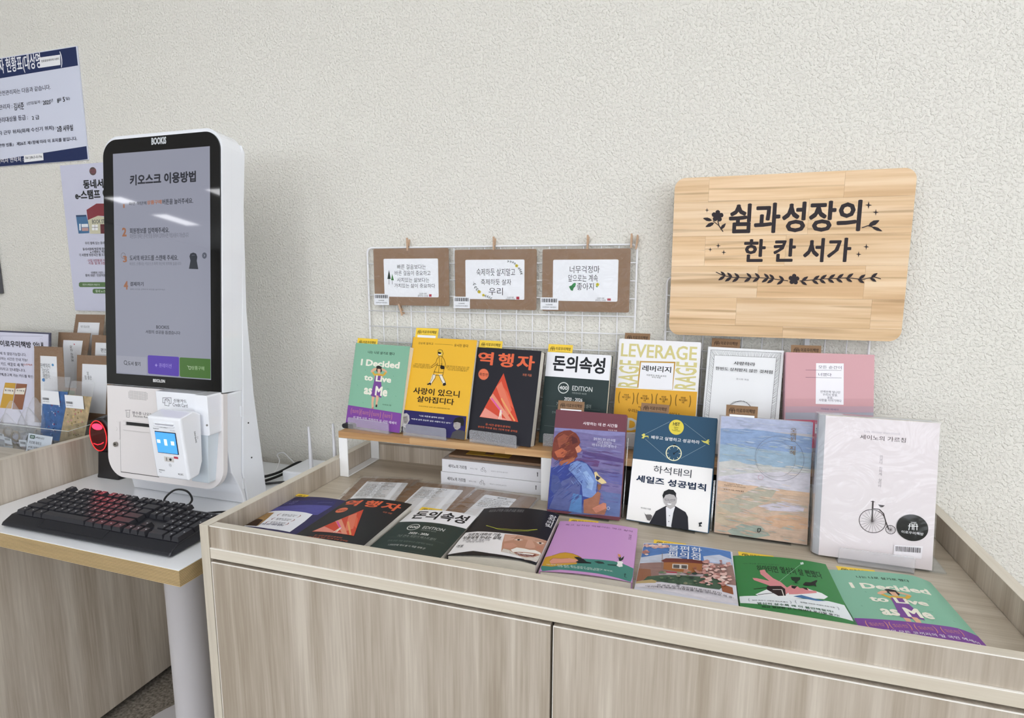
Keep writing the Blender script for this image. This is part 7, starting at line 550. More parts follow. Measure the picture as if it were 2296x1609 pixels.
# ================================================================ books
BH = {}
def book(key, label, x, y, z, yaw, tilt, w, h, t, cover, art_key=None, spine=None, rough=.45, coat=.0, bulge=0.0, lift=0.0, tl=None, rnd=0, kx=None, ky=None, cat='book', group=None, pages=None, cover_kind='', round_spine=False, droop=0.0, rise=0.0, fit=None, wrap=False, matrix=None, artlist=None):
    if matrix is None:
        matrix = Matrix.Translation((x, y, z)) @ Matrix.Rotation(R(yaw), 4, 'Z') @ Matrix.Rotation(R(-tilt), 4, 'X')
    o = thing('book', label, cat, mat=matrix, group=group); BH[o.name] = h
    cm = M(key + '_cover', soften(cover), rough, coat=coat, spec=.22) if cover_kind != 'paint' else ink(cover, 'paint')
    sm = M(key + '_spine', spine or cover, rough, coat=coat)
    ct = .0006; x0, x1 = -w / 2, w / 2
    def f(x):                                     # the face's own bow: raised in the middle, drooping at the fore edge
        u = (x - x0) / w; return -(bulge * math.sin(math.pi * min(1, max(0, u))) ** .8) - rise * min(1, max(0, u)) + droop * max(0, (u - .8) / .2) ** 1.5
    def pg(x):
        u = (x - x0) / w; return -(bulge * (1 - lift) * math.sin(math.pi * min(1, max(0, u)))) - rise * min(1, max(0, u)) + max(0, droop * max(0, (u - .8) / .2) ** 1.5)
    n = 18 if bulge else 1
    MB().slab(x0, x1, 0, h, f, lambda x: f(x) + ct, n).obj('front_cover', cm, o, world=False, smooth=bool(bulge))
    MB().slab(x0 + .0012, x1 - .0018, .0015, h - .0015, lambda x: pg(x) + ct + .0012, lambda x: t - ct - .0002, n).obj('page_block', page_m, o, world=False)
    B(x0, x1, t - ct, t, 0, h).obj('back_cover', sm, o, world=False)
    if round_spine:
        pr_ = [(x0 + .0008, .0)] + [(x0 - .009 * math.sin(math.pi * k / 10), t * k / 10) for k in range(1, 10)] + [(x0 + .0008, t)] + [(x0 + .0012, t * .5)]
        MB().prism(pr_, 0, h, 'xy').obj('spine', sm, o, world=False, smooth=True)
    else: B(x0 - .0005, x0 + .0007, 0, t, 0, h).obj('spine', sm, o, world=False)
    L_ = artlist if artlist is not None else ART.get(art_key)
    if L_:
        cuts = [x0 + w * k / 18 for k in range(19)] if bulge else None
        kx = kx or (w / fit[0] if fit else 1); ky = ky or (h / fit[1] if fit else 1)
        art(L_, o, surf=f, kx=kx, ky=ky, cuts=cuts, lim=(x0, x1, .0002, h - .0002))
    if wrap:
        e = .0016; B(x0 - .010 if round_spine else x0 - e, x1 + e, -e, t + e, -.001, h + .002).obj('shrink_wrap', wrap_m, o, world=False)
    return o
LOGO = lambda cx, cy, s, c, w: [('L', [cx - .9 * s, cy + .5 * s, cx - .95 * s, cy - .3 * s, cx - 1.1 * s, cy - s], w, c), ('L', [cx - .9 * s, cy + .5 * s, cx - .25 * s, cy + .5 * s, cx - .25 * s, cy - .9 * s], w, c), ('L', [cx + .15 * s, cy - s, cx + .15 * s, cy + .5 * s, cx + .9 * s, cy + .45 * s, cx + .9 * s, cy - s], w, c), ('L', [cx - 1.2 * s, cy, cx + 1.15 * s, cy - .1 * s], w, c), ('L', [cx - .7 * s, cy + .9 * s, cx + .8 * s, cy + .9 * s], w * .8, c)]
def bookmark(bk, x0, x1, ztop, kind, where, h, white=False, yoff=None):
    """paper strip standing out of the top of a book, in the book's own frame"""
    h = h or BH[bk.name]; ztop = ztop if ztop > 0 else h * 1000 - ztop
    mt = MW[bk.name] @ Matrix.Translation(((x0 + x1) / 2 / 1000, .0012 if yoff is None else yoff, h))
    col = 'yellow' if kind == 'y' else 'brown'
    o = thing('bookmark', '%s shop bookmark standing out of %s' % (col, where), 'bookmark', mat=mt, group=('yellow' if kind == 'y' else 'brown') + ' bookmarks in the books')
    w = (x1 - x0) / 2000; up = ztop / 1000 - h
    B(-w, w, -.0002, .0002, -.0012, up).obj('paper_strip', yellow_tag if kind == 'y' else kraft_tag, o, world=False)
    c = '2a2418' if kind == 'y' else '33241a'; H = up * 1000; W_ = w * 1000; cy = H - 9.5
    L_ = LOGO(-W_ + 10, cy, 4.4, c, .9) + [('T', '이로우미책방', -W_ + 17, cy + 4, W_ - 4, cy - 3, c, 2), ('L', [-W_ + 18, cy - 6, W_ - 5, cy - 6], .35, c)]
    for q in art(L_, o, surf=lambda x: -.0002, dflt='shop_logo', txt='shop_name', lim=(-w, w, -.001, up)): pass
    if white and up > .012: B(-w + .006, w - .005, -.0006, -.0003, -.001, max(.001, up - .0165)).obj('label_sticker', paper_white, o, world=False)
def stand(bk, label, x0, x1, y, kind, lip=.027, bh=.11, zbase=0, bw=None, side=False, gap=.011, backgap=None, t=.02):
    """bent plastic easel: lip in front of the book, tray under it, leaning back plate behind"""
    m = MW[bk.name]; loc = m.translation; yaw = math.atan2(m[1][0], m[0][0])
    tilt = math.acos(max(-1, min(1, m[2][2])))
    mt = Matrix.Translation((loc.x, loc.y, zbase)) @ Matrix.Rotation(yaw, 4, 'Z')
    o = thing('book_stand', label, 'book stand', mat=mt, group=None); mat = frost if kind == 'f' else acrylic
    hl = .024 * math.sin(tilt)
    if kind == 'a': gap = -.0005
    else: MB().prism(rrect(x0, x1, .0022, lip, (0, 0, .004, .004)), -gap - .002, -gap, 'xz').obj('lip', mat, o, world=False)
    by = t / math.cos(tilt) + .002
    B(x0, x1, -gap - .002, by + .03, .0, .0022).obj('tray', mat, o, world=False)
    hw = bw if bw else (x1 - x0) / 2 * .9; cx = (x0 + x1) / 2 if not bw else 0
    s, c = math.sin(tilt), math.cos(tilt)
    MB().prism([(by, .0024), (by + .002, .0024), (by + .002 + s * bh, .0024 + c * bh), (by + s * bh, .0024 + c * bh)], cx - hw, cx + hw, 'yz').obj('back_plate', mat, o, world=False)
    if side:
        MB().prism([(by + .004, .003), (by + .07, .003), (by + s * bh + .002, c * bh)], cx + hw - .002, cx + hw, 'yz').obj('side_plate', mat, o, world=False)
    return o
SH = .818
def strokes(n, x0, x1, y0, y1, pal, seed, ln=26, th=2.2, slope=-.05):
    """loose brush strokes; pal lists (height, colours) from the foot of the picture upward"""
    random.seed(seed); o = []
    for i in range(n):
        y = random.uniform(y0, y1); cs = [c for h_, c in pal if y <= h_][0] if y <= pal[-1][0] else pal[-1][1]
        l = random.uniform(.4, 1) * ln; x = random.uniform(x0, x1 - l * .5); t = random.uniform(.5, 1) * th; s_ = slope + random.uniform(-.08, .08)
        a, c = max(x0, x), min(x1, x + l); d = (c - a)
        o.append(('Pn', [a, y, a + d * .3, y + t * .5 + d * .3 * s_, a + d * .8, y + t * .45 + d * .8 * s_, c, y + d * s_, a + d * .7, y - t * .5 + d * .7 * s_, a + d * .2, y - t * .4 + d * .2 * s_], random.choice(cs)))
    return o
def pale(h, k=.24):
    return ''.join('%02x' % int(int(h[i:i + 2], 16) * (1 - k) + (218, 213, 216)[i // 2] * k) for i in (0, 2, 4))
_w = ART['wisdom']; _k = next(i for i, e in enumerate(_w) if e[0] == 'C')
ART['wisdom'] = _w[:_k] + strokes(260, -73, 73, 4, 206, [(30, ['c8a890', 'b8a890', '9ca498', 'd0ac8c']), (62, ['ccac94', 'c4b0a0', 'd4b08c', 'b0a890']), (88, ['d8b898', 'c8b8ac', 'd0c0b8', 'b4ac94']), (120, ['c8c4cc', 'd0ccd4', 'd8ccc8', 'b8c0c8']), (138, ['bcc0bc', 'b0b8b4', 'c4c4c8']), (162, ['98acbc', '8ca8c0', 'a0b4c0', '9cb0b0']), (190, ['8ca8cc', '98b0d0', 'a4b8d0']), (210, ['acb8d4', 'a4b0cc', 'b4bcd4'])], 5) + _w[_k:]
ART['wisdom'] = [e[:-1] + (pale(e[-1]),) if e[0] == 'Pn' else e for e in ART['wisdom']]
_t = ART['time']; _i = [i for i, e in enumerate(_t) if e[0] == 'Pn']
ART['time'] = _t[:_i[6]] + strokes(170, -62, 66, 14, 154, [(50, ['6474a4', '6c70a0', '5c6498']), (95, ['6a6a9c', '605a90', '74709c', '584e84']), (125, ['5c4a7c', '685484', '70649c']), (160, ['8080b0', '7674a4', '8c88b4', '6c6494'])], 8, ln=34, th=2.6) + _t[_i[6]:]
_n = next(i for i, e in enumerate(ART['time']) if e[0] == 'C')
ART['time'] = ART['time'][:_n] + strokes(70, -66, -8, 18, 92, [(40, ['44508c', '5c6498', '506cac']), (92, ['3c4688', '4c5894', '6478b8', '5c6498'])], 9, ln=16, th=2.4, slope=.9) + strokes(34, -62, -26, 100, 148, [(120, ['8c4434', 'a05c40', '6c3028']), (150, ['7c3c30', '904c38', 'a4603c', '5c2c28'])], 10, ln=13, th=2, slope=.7) + strokes(24, -30, 8, 60, 98, [(100, ['88a4d8', '9cb8e4', '7490cc', '6c88c0'])], 11, ln=13, th=2, slope=-1.1) + ART['time'][_n:]
b = book('green_self', 'upright green book with a girl in purple skirt, leftmost on the riser', -.690, -.124, .821, -8.7, 13.8, .155, .194, .018, '8cc0a4', 'decided')
bookmark(b, -75, -16, 206, 'y', 'the leftmost green book on the riser', .194); stand(b, 'frosted lip stand under the leftmost green book on the riser', -.059, .057, 0, 'f', zbase=SH)
b = book('yellow_walk', 'yellow book with a walking woman drawn in outline and a navy band', -.535, -.134, .821, -4.8, 16.4, .161, .216, .018, 'fcc43a', 'yellow', spine='2b2560')
bookmark(b, -76, -18, 238, 'y', 'the yellow book with the walking woman', .216, white=True); stand(b, 'frosted lip stand under the yellow book with the walking woman', -.066, .041, 0, 'f', zbase=SH)
b = book('black_triangle', 'upright thick black book with orange title and orange triangle on the riser', -.384, -.138, .821, -7.5, 16.0, .152, .199, .024, '22222a', 'black', spine='2a1a18')
bookmark(b, -72, -16, 215, 'y', 'the upright black book with the orange triangle', .199); stand(b, 'frosted lip stand under the upright black book with the orange triangle', -.059, .050, 0, 'f', zbase=SH)
MON = [('P', [-70, 191.8, 70, 191.8, 70, 140, -70, 140], 'eeeef2'), ('T', '돈의속성', -54, 186, 58, 152, '1c1e24', 3), ('C', -26, 118, 11, 1.8, 'd8dcd8'), ('T', '400', -35, 122, -17, 114, 'e0e2e0', 2), ('T', 'EDITION', -7, 124, 36, 114, 'd0d4d2', 1), ('T', '개정증보판 400쇄', -7, 111, 24, 107, '98a09c', 0), ('T', '2020 - 2026', -22, 99, 17, 92, 'e8eaea', 2), ('T', '7년 연속 최장기 베스트셀러', -38, 88, 36, 80, '98a09c', 0), ('L', [-60, 78, 55, 78], .3, '6c7874'), ('T', '돈에 관한 가장 실전적이고 근본적인 이야기', -46, 68, 40, 63, '7c8884', 0), ('L', [-60, 36, 55, 36], .3, '6c7874'), ('T', '1,000번째 책이 될 이 책을 위해 쓴', -36, 54, 34, 48, 'd0d4d2', 0)]
b = book('money_up', 'upright dark green and white book with a 400 badge on the riser', -.233, -.114, .821, -4.9, 14.9, .138, .192, .018, '2c3a3a', artlist=MON)
bookmark(b, -68, -14, 209, 'y', 'the upright dark green 400 edition book', .192); stand(b, 'frosted lip stand under the upright dark green 400 edition book', -.055, .054, 0, 'f', zbase=SH)
b = book('leverage', 'white book with pale gold lettering around a framed title and a yellow band', -.0733, -.085, .821, -6, 12.5, .163, .221, .018, 'f0eff0', 'leverage')
bookmark(b, -71, -19, 234, 'k', 'the white book with pale gold lettering', .221); stand(b, 'frosted stand under the white book with pale gold lettering', -.06, .06, 0, 'f', zbase=SH, lip=.035)
b = book('poem_white', 'white book with a hand-drawn ruled frame, between the gold-lettered book and the pink book', .0887, -.085, .821, -9.3, 11.5, .1375, .2105, .014, 'f0f1f3', 'white')
bookmark(b, -63, -10, 228, 'k', 'the white book with the drawn frame', .2105); stand(b, 'frosted stand under the white book with the drawn frame', -.05, .05, 0, 'f', zbase=SH)
b = book('pink', 'pink book with a white title box and a rose band, rightmost on the riser', .243, -.10, .821, 4.0, 11.3, .149, .209, .016, 'dcaab0', 'pink', spine='c49ca8')
bookmark(b, -66, -14, 223, 'k', 'the pink book', .209); stand(b, 'frosted stand under the pink book', -.05, .05, 0, 'f', zbase=SH, lip=.033)
# front row on the tray
b = book('time', 'maroon book with a painting of a child seen from behind holding a toy boat', -.187, -.213, .7165, -.5, 19.3, .139, .198, .018, '74404c', 'time')
bookmark(b, -67, -14, 217, 'k', 'the maroon book with the painted child', .198, white=True); stand(b, 'clear acrylic stand behind the maroon book with the painted child', -.05, .05, 0, 'a', zbase=DK, lip=.006, bh=.15, bw=.0735)
b = book('sales', 'blue and white book with a stopwatch and a smiling man in a dark jacket', -.033, -.212, .7165, -5.9, 21.6, .146, .206, .014, '2e5470', 'sales')
bookmark(b, -68, -15, 223, 'k', 'the blue and white book with the stopwatch', .206); stand(b, 'clear acrylic stand behind the blue and white stopwatch book', -.05, .05, 0, 'a', zbase=DK, lip=.006, bh=.09, t=.014, bw=.077)
b = book('wisdom', 'book with a painted beach in pale blue and sand and two thin circles', .124, -.213, .7165, -1.4, 9.7, .149, .208, .016, 'b8b4b8', 'wisdom')
bookmark(b, -65, -13, 228, 'k', 'the painted beach book', .208, white=True); stand(b, 'clear acrylic stand behind the painted beach book', -.05, .05, 0, 'a', zbase=DK, lip=.006, bh=.15, bw=.07)
b = book('penny', 'big white shrink-wrapped book with a penny-farthing and a round black sticker', .289, -.249, .7165, -1.1, 8.0, .158, .229, .036, 'e6dee0', 'sayno', round_spine=True, spine='cdd2da', wrap=True)
stand(b, 'easel stand with frosted lip under the big white shrink-wrapped book', -.053, .052, 0, 'f', zbase=DK, bh=.12, t=.038); stand(b, 'clear acrylic easel leaning behind the big white shrink-wrapped book', -.02, .098, 0, 'a', zbase=DK + .0024, lip=.005, gap=-.045, bh=.14, t=.045, bw=.092, side=True)
# flat row
FLT = {'G1': (-.694,-.508,.7205,.6,.126,.198,.0045,.006),'G2': (-.5650,-.508,.7286,1.3,.137,.2067,.0053,.005),'G3': (-.4300,-.508,.724,.3,.131,.2042,.0055,.005),'G4': (-.2872,-.4531,.7267,2.4,.1453,.1934,.0060,.0072),'G5': (-.1396,-.4498,.723,3.0,.1385,.1869,.0040,.0016),'G6': (.0035,-.508,.7235,-.3,.1385,.2015,.0045,.0058),'G7': (.1457,-.508,.722,1.1,.1350,.2022,.0047,.006),'G8': (.2914,-.508,.7219,3.4,.1401,.1996,.0032,.0055)}
def flat(g, key, label, cover, art_key, **kw):
    x, y, z, yaw, w, h, bu_, ri_ = FLT[g]; c, s = math.cos(R(yaw)), math.sin(R(yaw)); dz = kw.pop('dz', 0)
    mt = Matrix(((c, 0, -s, x), (s, 0, c, y + s * w / 2), (0, -1, 0, z + dz), (0, 0, 0, 1)))
    if not kw.get('fit'):
        top = max(max(e[1][1::2]) if e[0] in ('P', 'Pn', 'L') else (e[3] if e[0] in 'TV' else 0) for e in ART[art_key]); kw['ky'] = min(1, h * 1000 / top)
    return book(key, label, 0, 0, 0, 0, 0, w, h, z + dz - DK - .0004, cover, art_key, matrix=mt, bulge=bu_, rise=ri_, **kw)
_j = next(i for i, e in enumerate(ART['decided']) if e == ('G', 'belly_band'))
def up(e, d):
    if e[0] in ('P', 'L'): return (e[0], [v + d if i % 2 and v > 20 else v for i, v in enumerate(e[1])]) + e[2:]
    if e[0] in 'TV': return e[:3] + (e[3] + d, e[4], e[5] + d) + e[6:]
    return e
DEC2 = ART['decided'][:_j] + [up(e, 19) for e in ART['decided'][_j:]]
GR = 'books lying flat along the front of the tray'
b = flat('G1', 'navy', 'navy and white book lying flat in the left corner of the tray', '34305c', 'navy', lift=.3, spine='2a2450', group=GR); bookmark(b, -62, -36, -10, 'y', 'the flat navy book', None, yoff=-.004)
b = flat('G2', 'black_flat', 'black book with orange title and triangle lying flat in the front row', '222226', 'black', lift=.3, fit=(.152, .199), group=GR)
b = flat('G3', 'money_flat', 'dark green and white 400 edition book lying flat in the front row', '2c3c3a', None, lift=.3, artlist=MON, fit=(.138, .192), group=GR); bookmark(b, -52, -10, -13, 'y', 'the flat dark green 400 edition book', None, yoff=-.0035)
b = flat('G4', 'bearded', 'black book lying flat with a bearded smiling man on its white band', '202024', 'man', lift=.55, droop=.003, group=GR)
b = flat('G5', 'lilac', 'lilac book lying flat with a sleeping figure under a yellow blanket', 'd8a4dc', 'lilac', lift=.6, group=GR); bookmark(b, -54, -1, -12, 'y', 'the flat lilac book', None, yoff=-.002)
b = flat('G6', 'cherry', 'book lying flat with a shop under pink cherry blossom and blue sky', 'd8d8e4', 'cherry', lift=.3, group=GR); bookmark(b, -54, -2, -12, 'y', 'the flat cherry blossom book', None, yoff=-.003)
b = flat('G7', 'reclining', 'green and white book lying flat with legs kicked up and a black cat', '3c8c4c', 'green', lift=.3, group=GR); bookmark(b, -58, -5, -12, 'y', 'the flat green book with the black cat', None, yoff=-.003)
b = flat('G8', 'green_flat', 'green girl-in-purple-skirt book lying flat at the right end of the row', '8cc4a8', 'decided', lift=.3, droop=.007, fit=(.155, .194), artlist=DEC2, group=GR); bookmark(b, -54, -1, -12, 'y', 'the flat green book at the right end', None, yoff=-.002)
# ================================================================ risers
def staves(rows, y0, y1, z0, z1, mat, parent, name='stave', gap=.0003, outline=None, plane='xy'):
    pass
def riser(x0, x1, legs, label, brk):
    o = thing('shelf_riser', label, 'shelf', ((x0 + x1) / 2, -.085, DK))
    ys = [-.154, -.119, -.084, -.049, -.018]; random.seed(int(x0 * 1000) & 255)
    for j in range(4):
        cuts = [x0] + sorted(x0 + (x1 - x0) * f for f in (brk if j == 0 else (random.uniform(.2, .45), random.uniform(.55, .85)))) + [x1]
        for a, c in zip(cuts, cuts[1:]): B(a + .0001, c - .0001, ys[j] + .0001, ys[j + 1] - .0001, SH - .0145, SH).obj('stave', oak, o, bevel=.0002)
    for a in legs:
        m = MB(); m.box(a, a + .022, -.154, -.1515, DK + .0005, SH - .015); m.box(a, a + .022, -.0205, -.018, DK + .0005, SH - .015); m.box(a, a + .022, -.1515, -.0205, DK + .0005, DK + .003); m.box(a, a + .022, -.1515, -.0205, SH - .0175, SH - .015)
        m.obj('leg_frame', white_metal, o, bevel=.0004)
    return o
riser(-.7585, -.2625, (-.7585, -.2845), 'oak board riser on white metal loops at the left of the tray', (.36, .80))
riser(-.2615, .328, (-.2610, .300), 'oak board riser behind the front row, right of the first', (.3, .68))
tag(MB().prism(rrect(-.766, -.735, .8185, .829, .005), -.128, -.112, 'xz').obj('black_clip', black_pl, bevel=.002), 'black rubber foot lying under the left corner of the green book', 'clip')
# stacked books under the riser
def spineart(z): return [('T', '세이노의 가르침', 15, z + 18, 58, z + 10, '26242a', 2), ('T', '세이노 지음', 66, z + 15, 83, z + 12, '6a686e', 0), ('C', 94, z + 12.5, 3, .5, '3a383c'), ('C', 101.5, z + 10.5, 1.8, .5, '3a383c'), ('L', [94, z + 13, 95, z + 19, 99, z + 18, 101, z + 11], .6, '3a383c'), ('T', '피보다 진하게 살아라', 114, z + 14, 152, z + 11, '8a888e', 0), ('L', [217, z + 19, 217, z + 12], 1.6, '2a282c'), ('C', 217, z + 19.5, 1, .9, '2a282c')]
for i, (zz, dx) in enumerate(((.7125, 0), (.7415, .003))):
    o = thing('book', ('lower' if i == 0 else 'upper') + ' of the two shrink-wrapped white books stacked spine out under the riser', 'book', (-.5185 + dx, -.128, zz))
    B(0, .2285, 0, .0015, 0, .0282).obj('spine', M('stack_spine', 'dcdce0', .35), o, world=False, bevel=.0004); B(.001, .2275, .0016, .104, .0012, .027).obj('page_block', page_m, o, world=False)
    B(0, .2285, .0016, .106, 0, .0011).obj('back_cover', M('stack_cover', 'd8d4d2', .4), o, world=False); B(0, .2285, .0016, .106, .0271, .0282).obj('front_cover', M('stack_cover', 'd8d4d2', .4), o, world=False)
    art(spineart(0), o, txt='spine_lettering', dflt='spine_symbol'); B(-.0006, .2292, -.0012, .107, -.0002, .0288).obj('shrink_wrap', wrap_m, o, world=False)
o = thing('kraft_envelope', 'brown kraft packet with a yellow label on the stacked white books under the riser', 'envelope', (-.40, -.07, .7705))
B(-.105, .105, -.045, .045, 0, .006).obj('packet', kraft, o, world=False, bevel=.001); B(-.07, .03, -.030, .030, .0061, .0066).obj('yellow_label', M('dull_yellow', 'd8b040', .6), o, world=False); B(-.03, -.01, -.02, .02, .0067, .0069).obj('dark_mark', kraft_tag, o, world=False)
# dark boxes stored under the second riser
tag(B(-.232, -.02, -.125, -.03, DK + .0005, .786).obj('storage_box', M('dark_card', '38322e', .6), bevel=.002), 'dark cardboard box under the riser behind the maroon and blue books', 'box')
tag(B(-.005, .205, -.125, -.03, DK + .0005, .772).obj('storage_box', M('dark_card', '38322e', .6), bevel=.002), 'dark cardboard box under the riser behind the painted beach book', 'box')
o = thing('binder_clip', 'small white clip lying in the gap before the penny-farthing book', 'clip', (.198, -.165, DK)); B(-.006, .006, -.005, .005, .0004, .009).obj('clip_body', plastic_white, o, world=False, bevel=.001); MB().tube([(.004, 0, .008), (.010, .002, .018), (.012, .004, .026)], .0012, 6).obj('clip_lever', plastic_white, o, world=False)
# ================================================================ kraft-backed cards lying on the tray
def flat_card(x, y, yaw, z, lab, title, lines, w=.134, h=.185, wx0=-.047, wx1=.047, wy0=-.07, wy1=.0625):
    """origin at the middle of the far edge of the card"""
    c, s = math.cos(R(yaw)), math.sin(R(yaw)); mt = Matrix(((c, 0, -s, x), (s, 0, c, y), (0, -1, 0, z), (0, 0, 0, 1)))
    o = thing('greeting_card', lab, 'card', mat=mt, group='kraft-backed cards lying on the tray')
    MB().prism(rrect(-w / 2, w / 2, -h, 0, .004), 0, .0009, 'xz').obj('kraft_board', kraft, o, world=False)
    MB().prism(rrect(wx0, wx1, -h + .025, -.023, .003), -.0004, 0, 'xz').obj('card_face', paper_white, o, world=False)
    L_ = [('T', title, -12, -28, 14, -33, '222226', 1)]; random.seed(len(title) + lines)
    for i in range(lines):
        a = wx0 * 1000 + 6; L_.append(('T', random.choice(['별빛 아래 당신을 생각하며', '오늘도 웃으며 걷는다', '바람이 불어오는 곳에서', '그대 있음에 내가 있네', '작은 꽃이 피었습니다', '마음이 머무는 자리']), a, -40 - i * 8.0, a + random.uniform(34, 66), -43.9 - i * 8.0, '2a2a30', 1))
    art(L_, o, surf=lambda x: -.0004, txt='verse_lettering')
    me = MB()
    me.slab(-w / 2 - .006, w / 2 + .006, -h - .004, .009, lambda x: -.0010 - .0010 * math.sin(x * 160 + w), lambda x: -.0009 - .0010 * math.sin(x * 160 + w), 20).obj('clear_sleeve', sleeve_m, o, world=False)
flat_card(-.638, -.137, 12, .7135, 'kraft-backed verse card in a clear sleeve, leftmost behind the flat books', '별과 달과 당신', 9)
flat_card(-.500, -.142, 4, .7170, 'kraft-backed verse card in a clear sleeve, second from the left behind the flat books', '사랑', 6)
flat_card(-.424, -.146, 1, .7145, 'kraft-backed verse card in a clear sleeve with a long white sheet, third from the left', '여행', 8)
flat_card(-.358, -.150, -3, .7175, 'kraft-backed verse card in a clear sleeve, beside the white metal leg', '봄', 6, wx0=-.040, wx1=.030)
# ================================================================ wire grids
wire_m = M('white_wire', 'eeeef0', .35); wm = {}
def wire(axis, ln, r, parent, at):
    k = (axis, round(ln, 4), r)
    if k not in wm:
        m = MB().tube([(0, 0, 0), (ln, 0, 0) if axis == 'x' else (0, 0, ln)], r, 8); me = bpy.data.meshes.new('wire'); me.from_pydata(m.v, [], m.f); me.materials.append(wire_m); me.polygons.foreach_set('use_smooth', [len(f) == 4 for f in m.f]); wm[k] = me
    o = link('wire', wm[k], parent); o.location = at
def grid(x0, nx, ztop, nz, label, rad=.012):
    p_ = .0374; w = nx * p_; zb = ztop - nz * p_; o = thing('wire_grid', label, 'wire grid', (x0 + w / 2, -.008, zb))
    fr = rrect(-w / 2, w / 2, 0, nz * p_, rad, 5); MB().tube([(a, 0, b) for a, b in fr + fr[:1]], .0022, 8).obj('border_wire', wire_m, o, world=False, smooth=True)
    for i in range(1, nx): wire('z', nz * p_, .0012, o, (-w / 2 + i * p_, .0012, 0))
    for j in range(1, nz): wire('x', w, .0012, o, (-w / 2, -.0010, j * p_))
    return o
grid(-.757, 17, 1.2315, 11, 'white wire grid on the wall with three framed verse cards pegged to it')
grid(-.058, 10, 1.165, 9, 'white wire grid mostly hidden behind the wooden sign')
# pegs
def peg(x, z, tilt, lab, y=-.012):
    mt = Matrix.Translation((x, y, z)) @ Matrix.Rotation(R(tilt), 4, 'Y')
    o = thing('clothespin', lab, 'clothespin', mat=mt, group='small wooden clothespins'); w = M('peg_wood', 'c4a488', .6, mottle=.1, mscale=200)
    MB().prism([(-.0040, -.006), (-.0012, -.006), (-.0010, .003), (-.0016, .007), (-.0055, .023), (-.0085, .023), (-.0048, .004)], -.0018, .0018, 'yz').obj('peg_half', w, o, world=False)
    MB().prism([(.0040, -.006), (.0012, -.006), (.0010, .003), (.0016, .007), (.0035, .020), (.0065, .020), (.0048, .004)], -.0018, .0018, 'yz').obj('peg_half', w, o, world=False)
    MB().tube([(-.0022, 0, .003), (.0022, 0, .003)], .0019, 10).obj('spring', M('spring_steel', '6c6a66', .35, metal=1), o, world=False)
peg(-.6465, 1.230, 4, 'small wooden clothespin above the left verse card'); peg(-.4335, 1.229, 3, 'small wooden clothespin above the middle verse card'); peg(-.2240, 1.229, 3, 'small wooden clothespin above the right verse card')
peg(-.1330, 1.2300, 2, 'left of the two spare clothespins at the grid corner'); peg(-.1225, 1.2275, 6, 'right of the two spare clothespins at the grid corner', y=-.010); peg(-.672, 1.094, 158, 'upside-down clothespin under the left verse card', y=-.010)
# hung cards
def hung(x0, x1, z0, z1, wx0, wx1, wz0, wz1, key, lab, sx, sz):
    o = thing('verse_card', lab, 'card', ((x0 + x1) / 2, -.0125, z0)); inv = (x0 + x1) / 2
    MB().prism(rrect(x0, x1, z0, z1, .004), -.0135, -.0120, 'xz').obj('kraft_board', kraft, o)
    MB().prism(rrect(wx0, wx1, wz0, wz1, .003), -.0141, -.0136, 'xz').obj('card_face', paper_white, o)
    world_art(ART[key], o, (0, -.0141, 0), dflt='illustration', txt='brush_lettering')
    stk = B(sx, sx + .040, -.0150, -.0146, sz, sz + .0265).obj('barcode_sticker', paper_white, o)
    L_ = [('P', [3 + i * 1.9, 24, 3 + i * 1.9 + (1.2, .7, 1.5)[i % 3], 24, 3 + i * 1.9 + (1.2, .7, 1.5)[i % 3], 16, 3 + i * 1.9, 16], '3a3a40') for i in range(18)] + [('T', '12,000원', 12, 12.5, 27, 9.5, '3a3a40', 1), ('T', '고요한글씨 필사엽서', 4, 7, 35, 4, '5a5a60', 1)]
    world_art(L_, stk, (sx, -.0150, sz), dflt='barcode', txt='sticker_lettering')
    MB().slab(x0 - .006, x1 + .006, z0 - .007, z1 + .004, lambda x: -.0172 - .0012 * math.sin(x * 90), lambda x: -.0170 - .0012 * math.sin(x * 90), 24).obj('clear_sleeve', sleeve_m, o)
hung(-.7375, -.5430, 1.0965, 1.2290, -.7105, -.5695, 1.1165, 1.2055, 'kc1', 'left pegged kraft card with four brush-lettered lines and two small trees', -.7385, 1.0965)
hung(-.5280, -.3350, 1.0915, 1.2245, -.5020, -.3625, 1.1140, 1.2020, 'kc2', 'middle pegged kraft card with brush lettering and yellow flower sprigs', -.5315, 1.0925)
hung(-.3220, -.1335, 1.0905, 1.2235, -.2980, -.1580, 1.1130, 1.2010, 'kc3', 'right pegged kraft card with brush lettering and a green clover', -.3250, 1.0935)
# ================================================================ wooden sign
sg = thing('wooden_sign', 'pale pine board sign with black brush lettering above the pink book', 'sign', (.153, -.045, 1.05))
out = rrect(-.0495, .356, 1.0505, 1.3545, .020, 8)
zr = [1.0505, 1.0725, 1.126, 1.1865, 1.2435, 1.3075, 1.3545]; br_ = [[.16], [.075, .305], [.11, .29], [.012, .155], [.19], [.014, .245]]
for j in range(6):
    xs = [-.06] + br_[j] + [.37]
    for a, c in zip(xs, xs[1:]):
        p = clip(out, a + (.0001 if a > -.05 else 0), c - .0001, zr[j] + (.0001 if j else -.01), zr[j + 1] - (.0001 if j < 5 else -.01))
        if len(p) > 2: MB().prism(p, -.045, -.030, 'xz').obj('stave', pine, sg)
world_art(ART['sign'], sg, (0, -.045, 0), kind='matte', dflt='painted_ornament', txt='painted_lettering', split=True)
B(.12, .19, -.030, -.012, 1.10, 1.13).obj('wall_hook', white_metal, sg); tag(B(.205, .2135, -.012, -.0105, 1.030, 1.052).obj('adhesive_tape', paper_white), 'small piece of white tape on the grid below the wooden sign', 'tape')
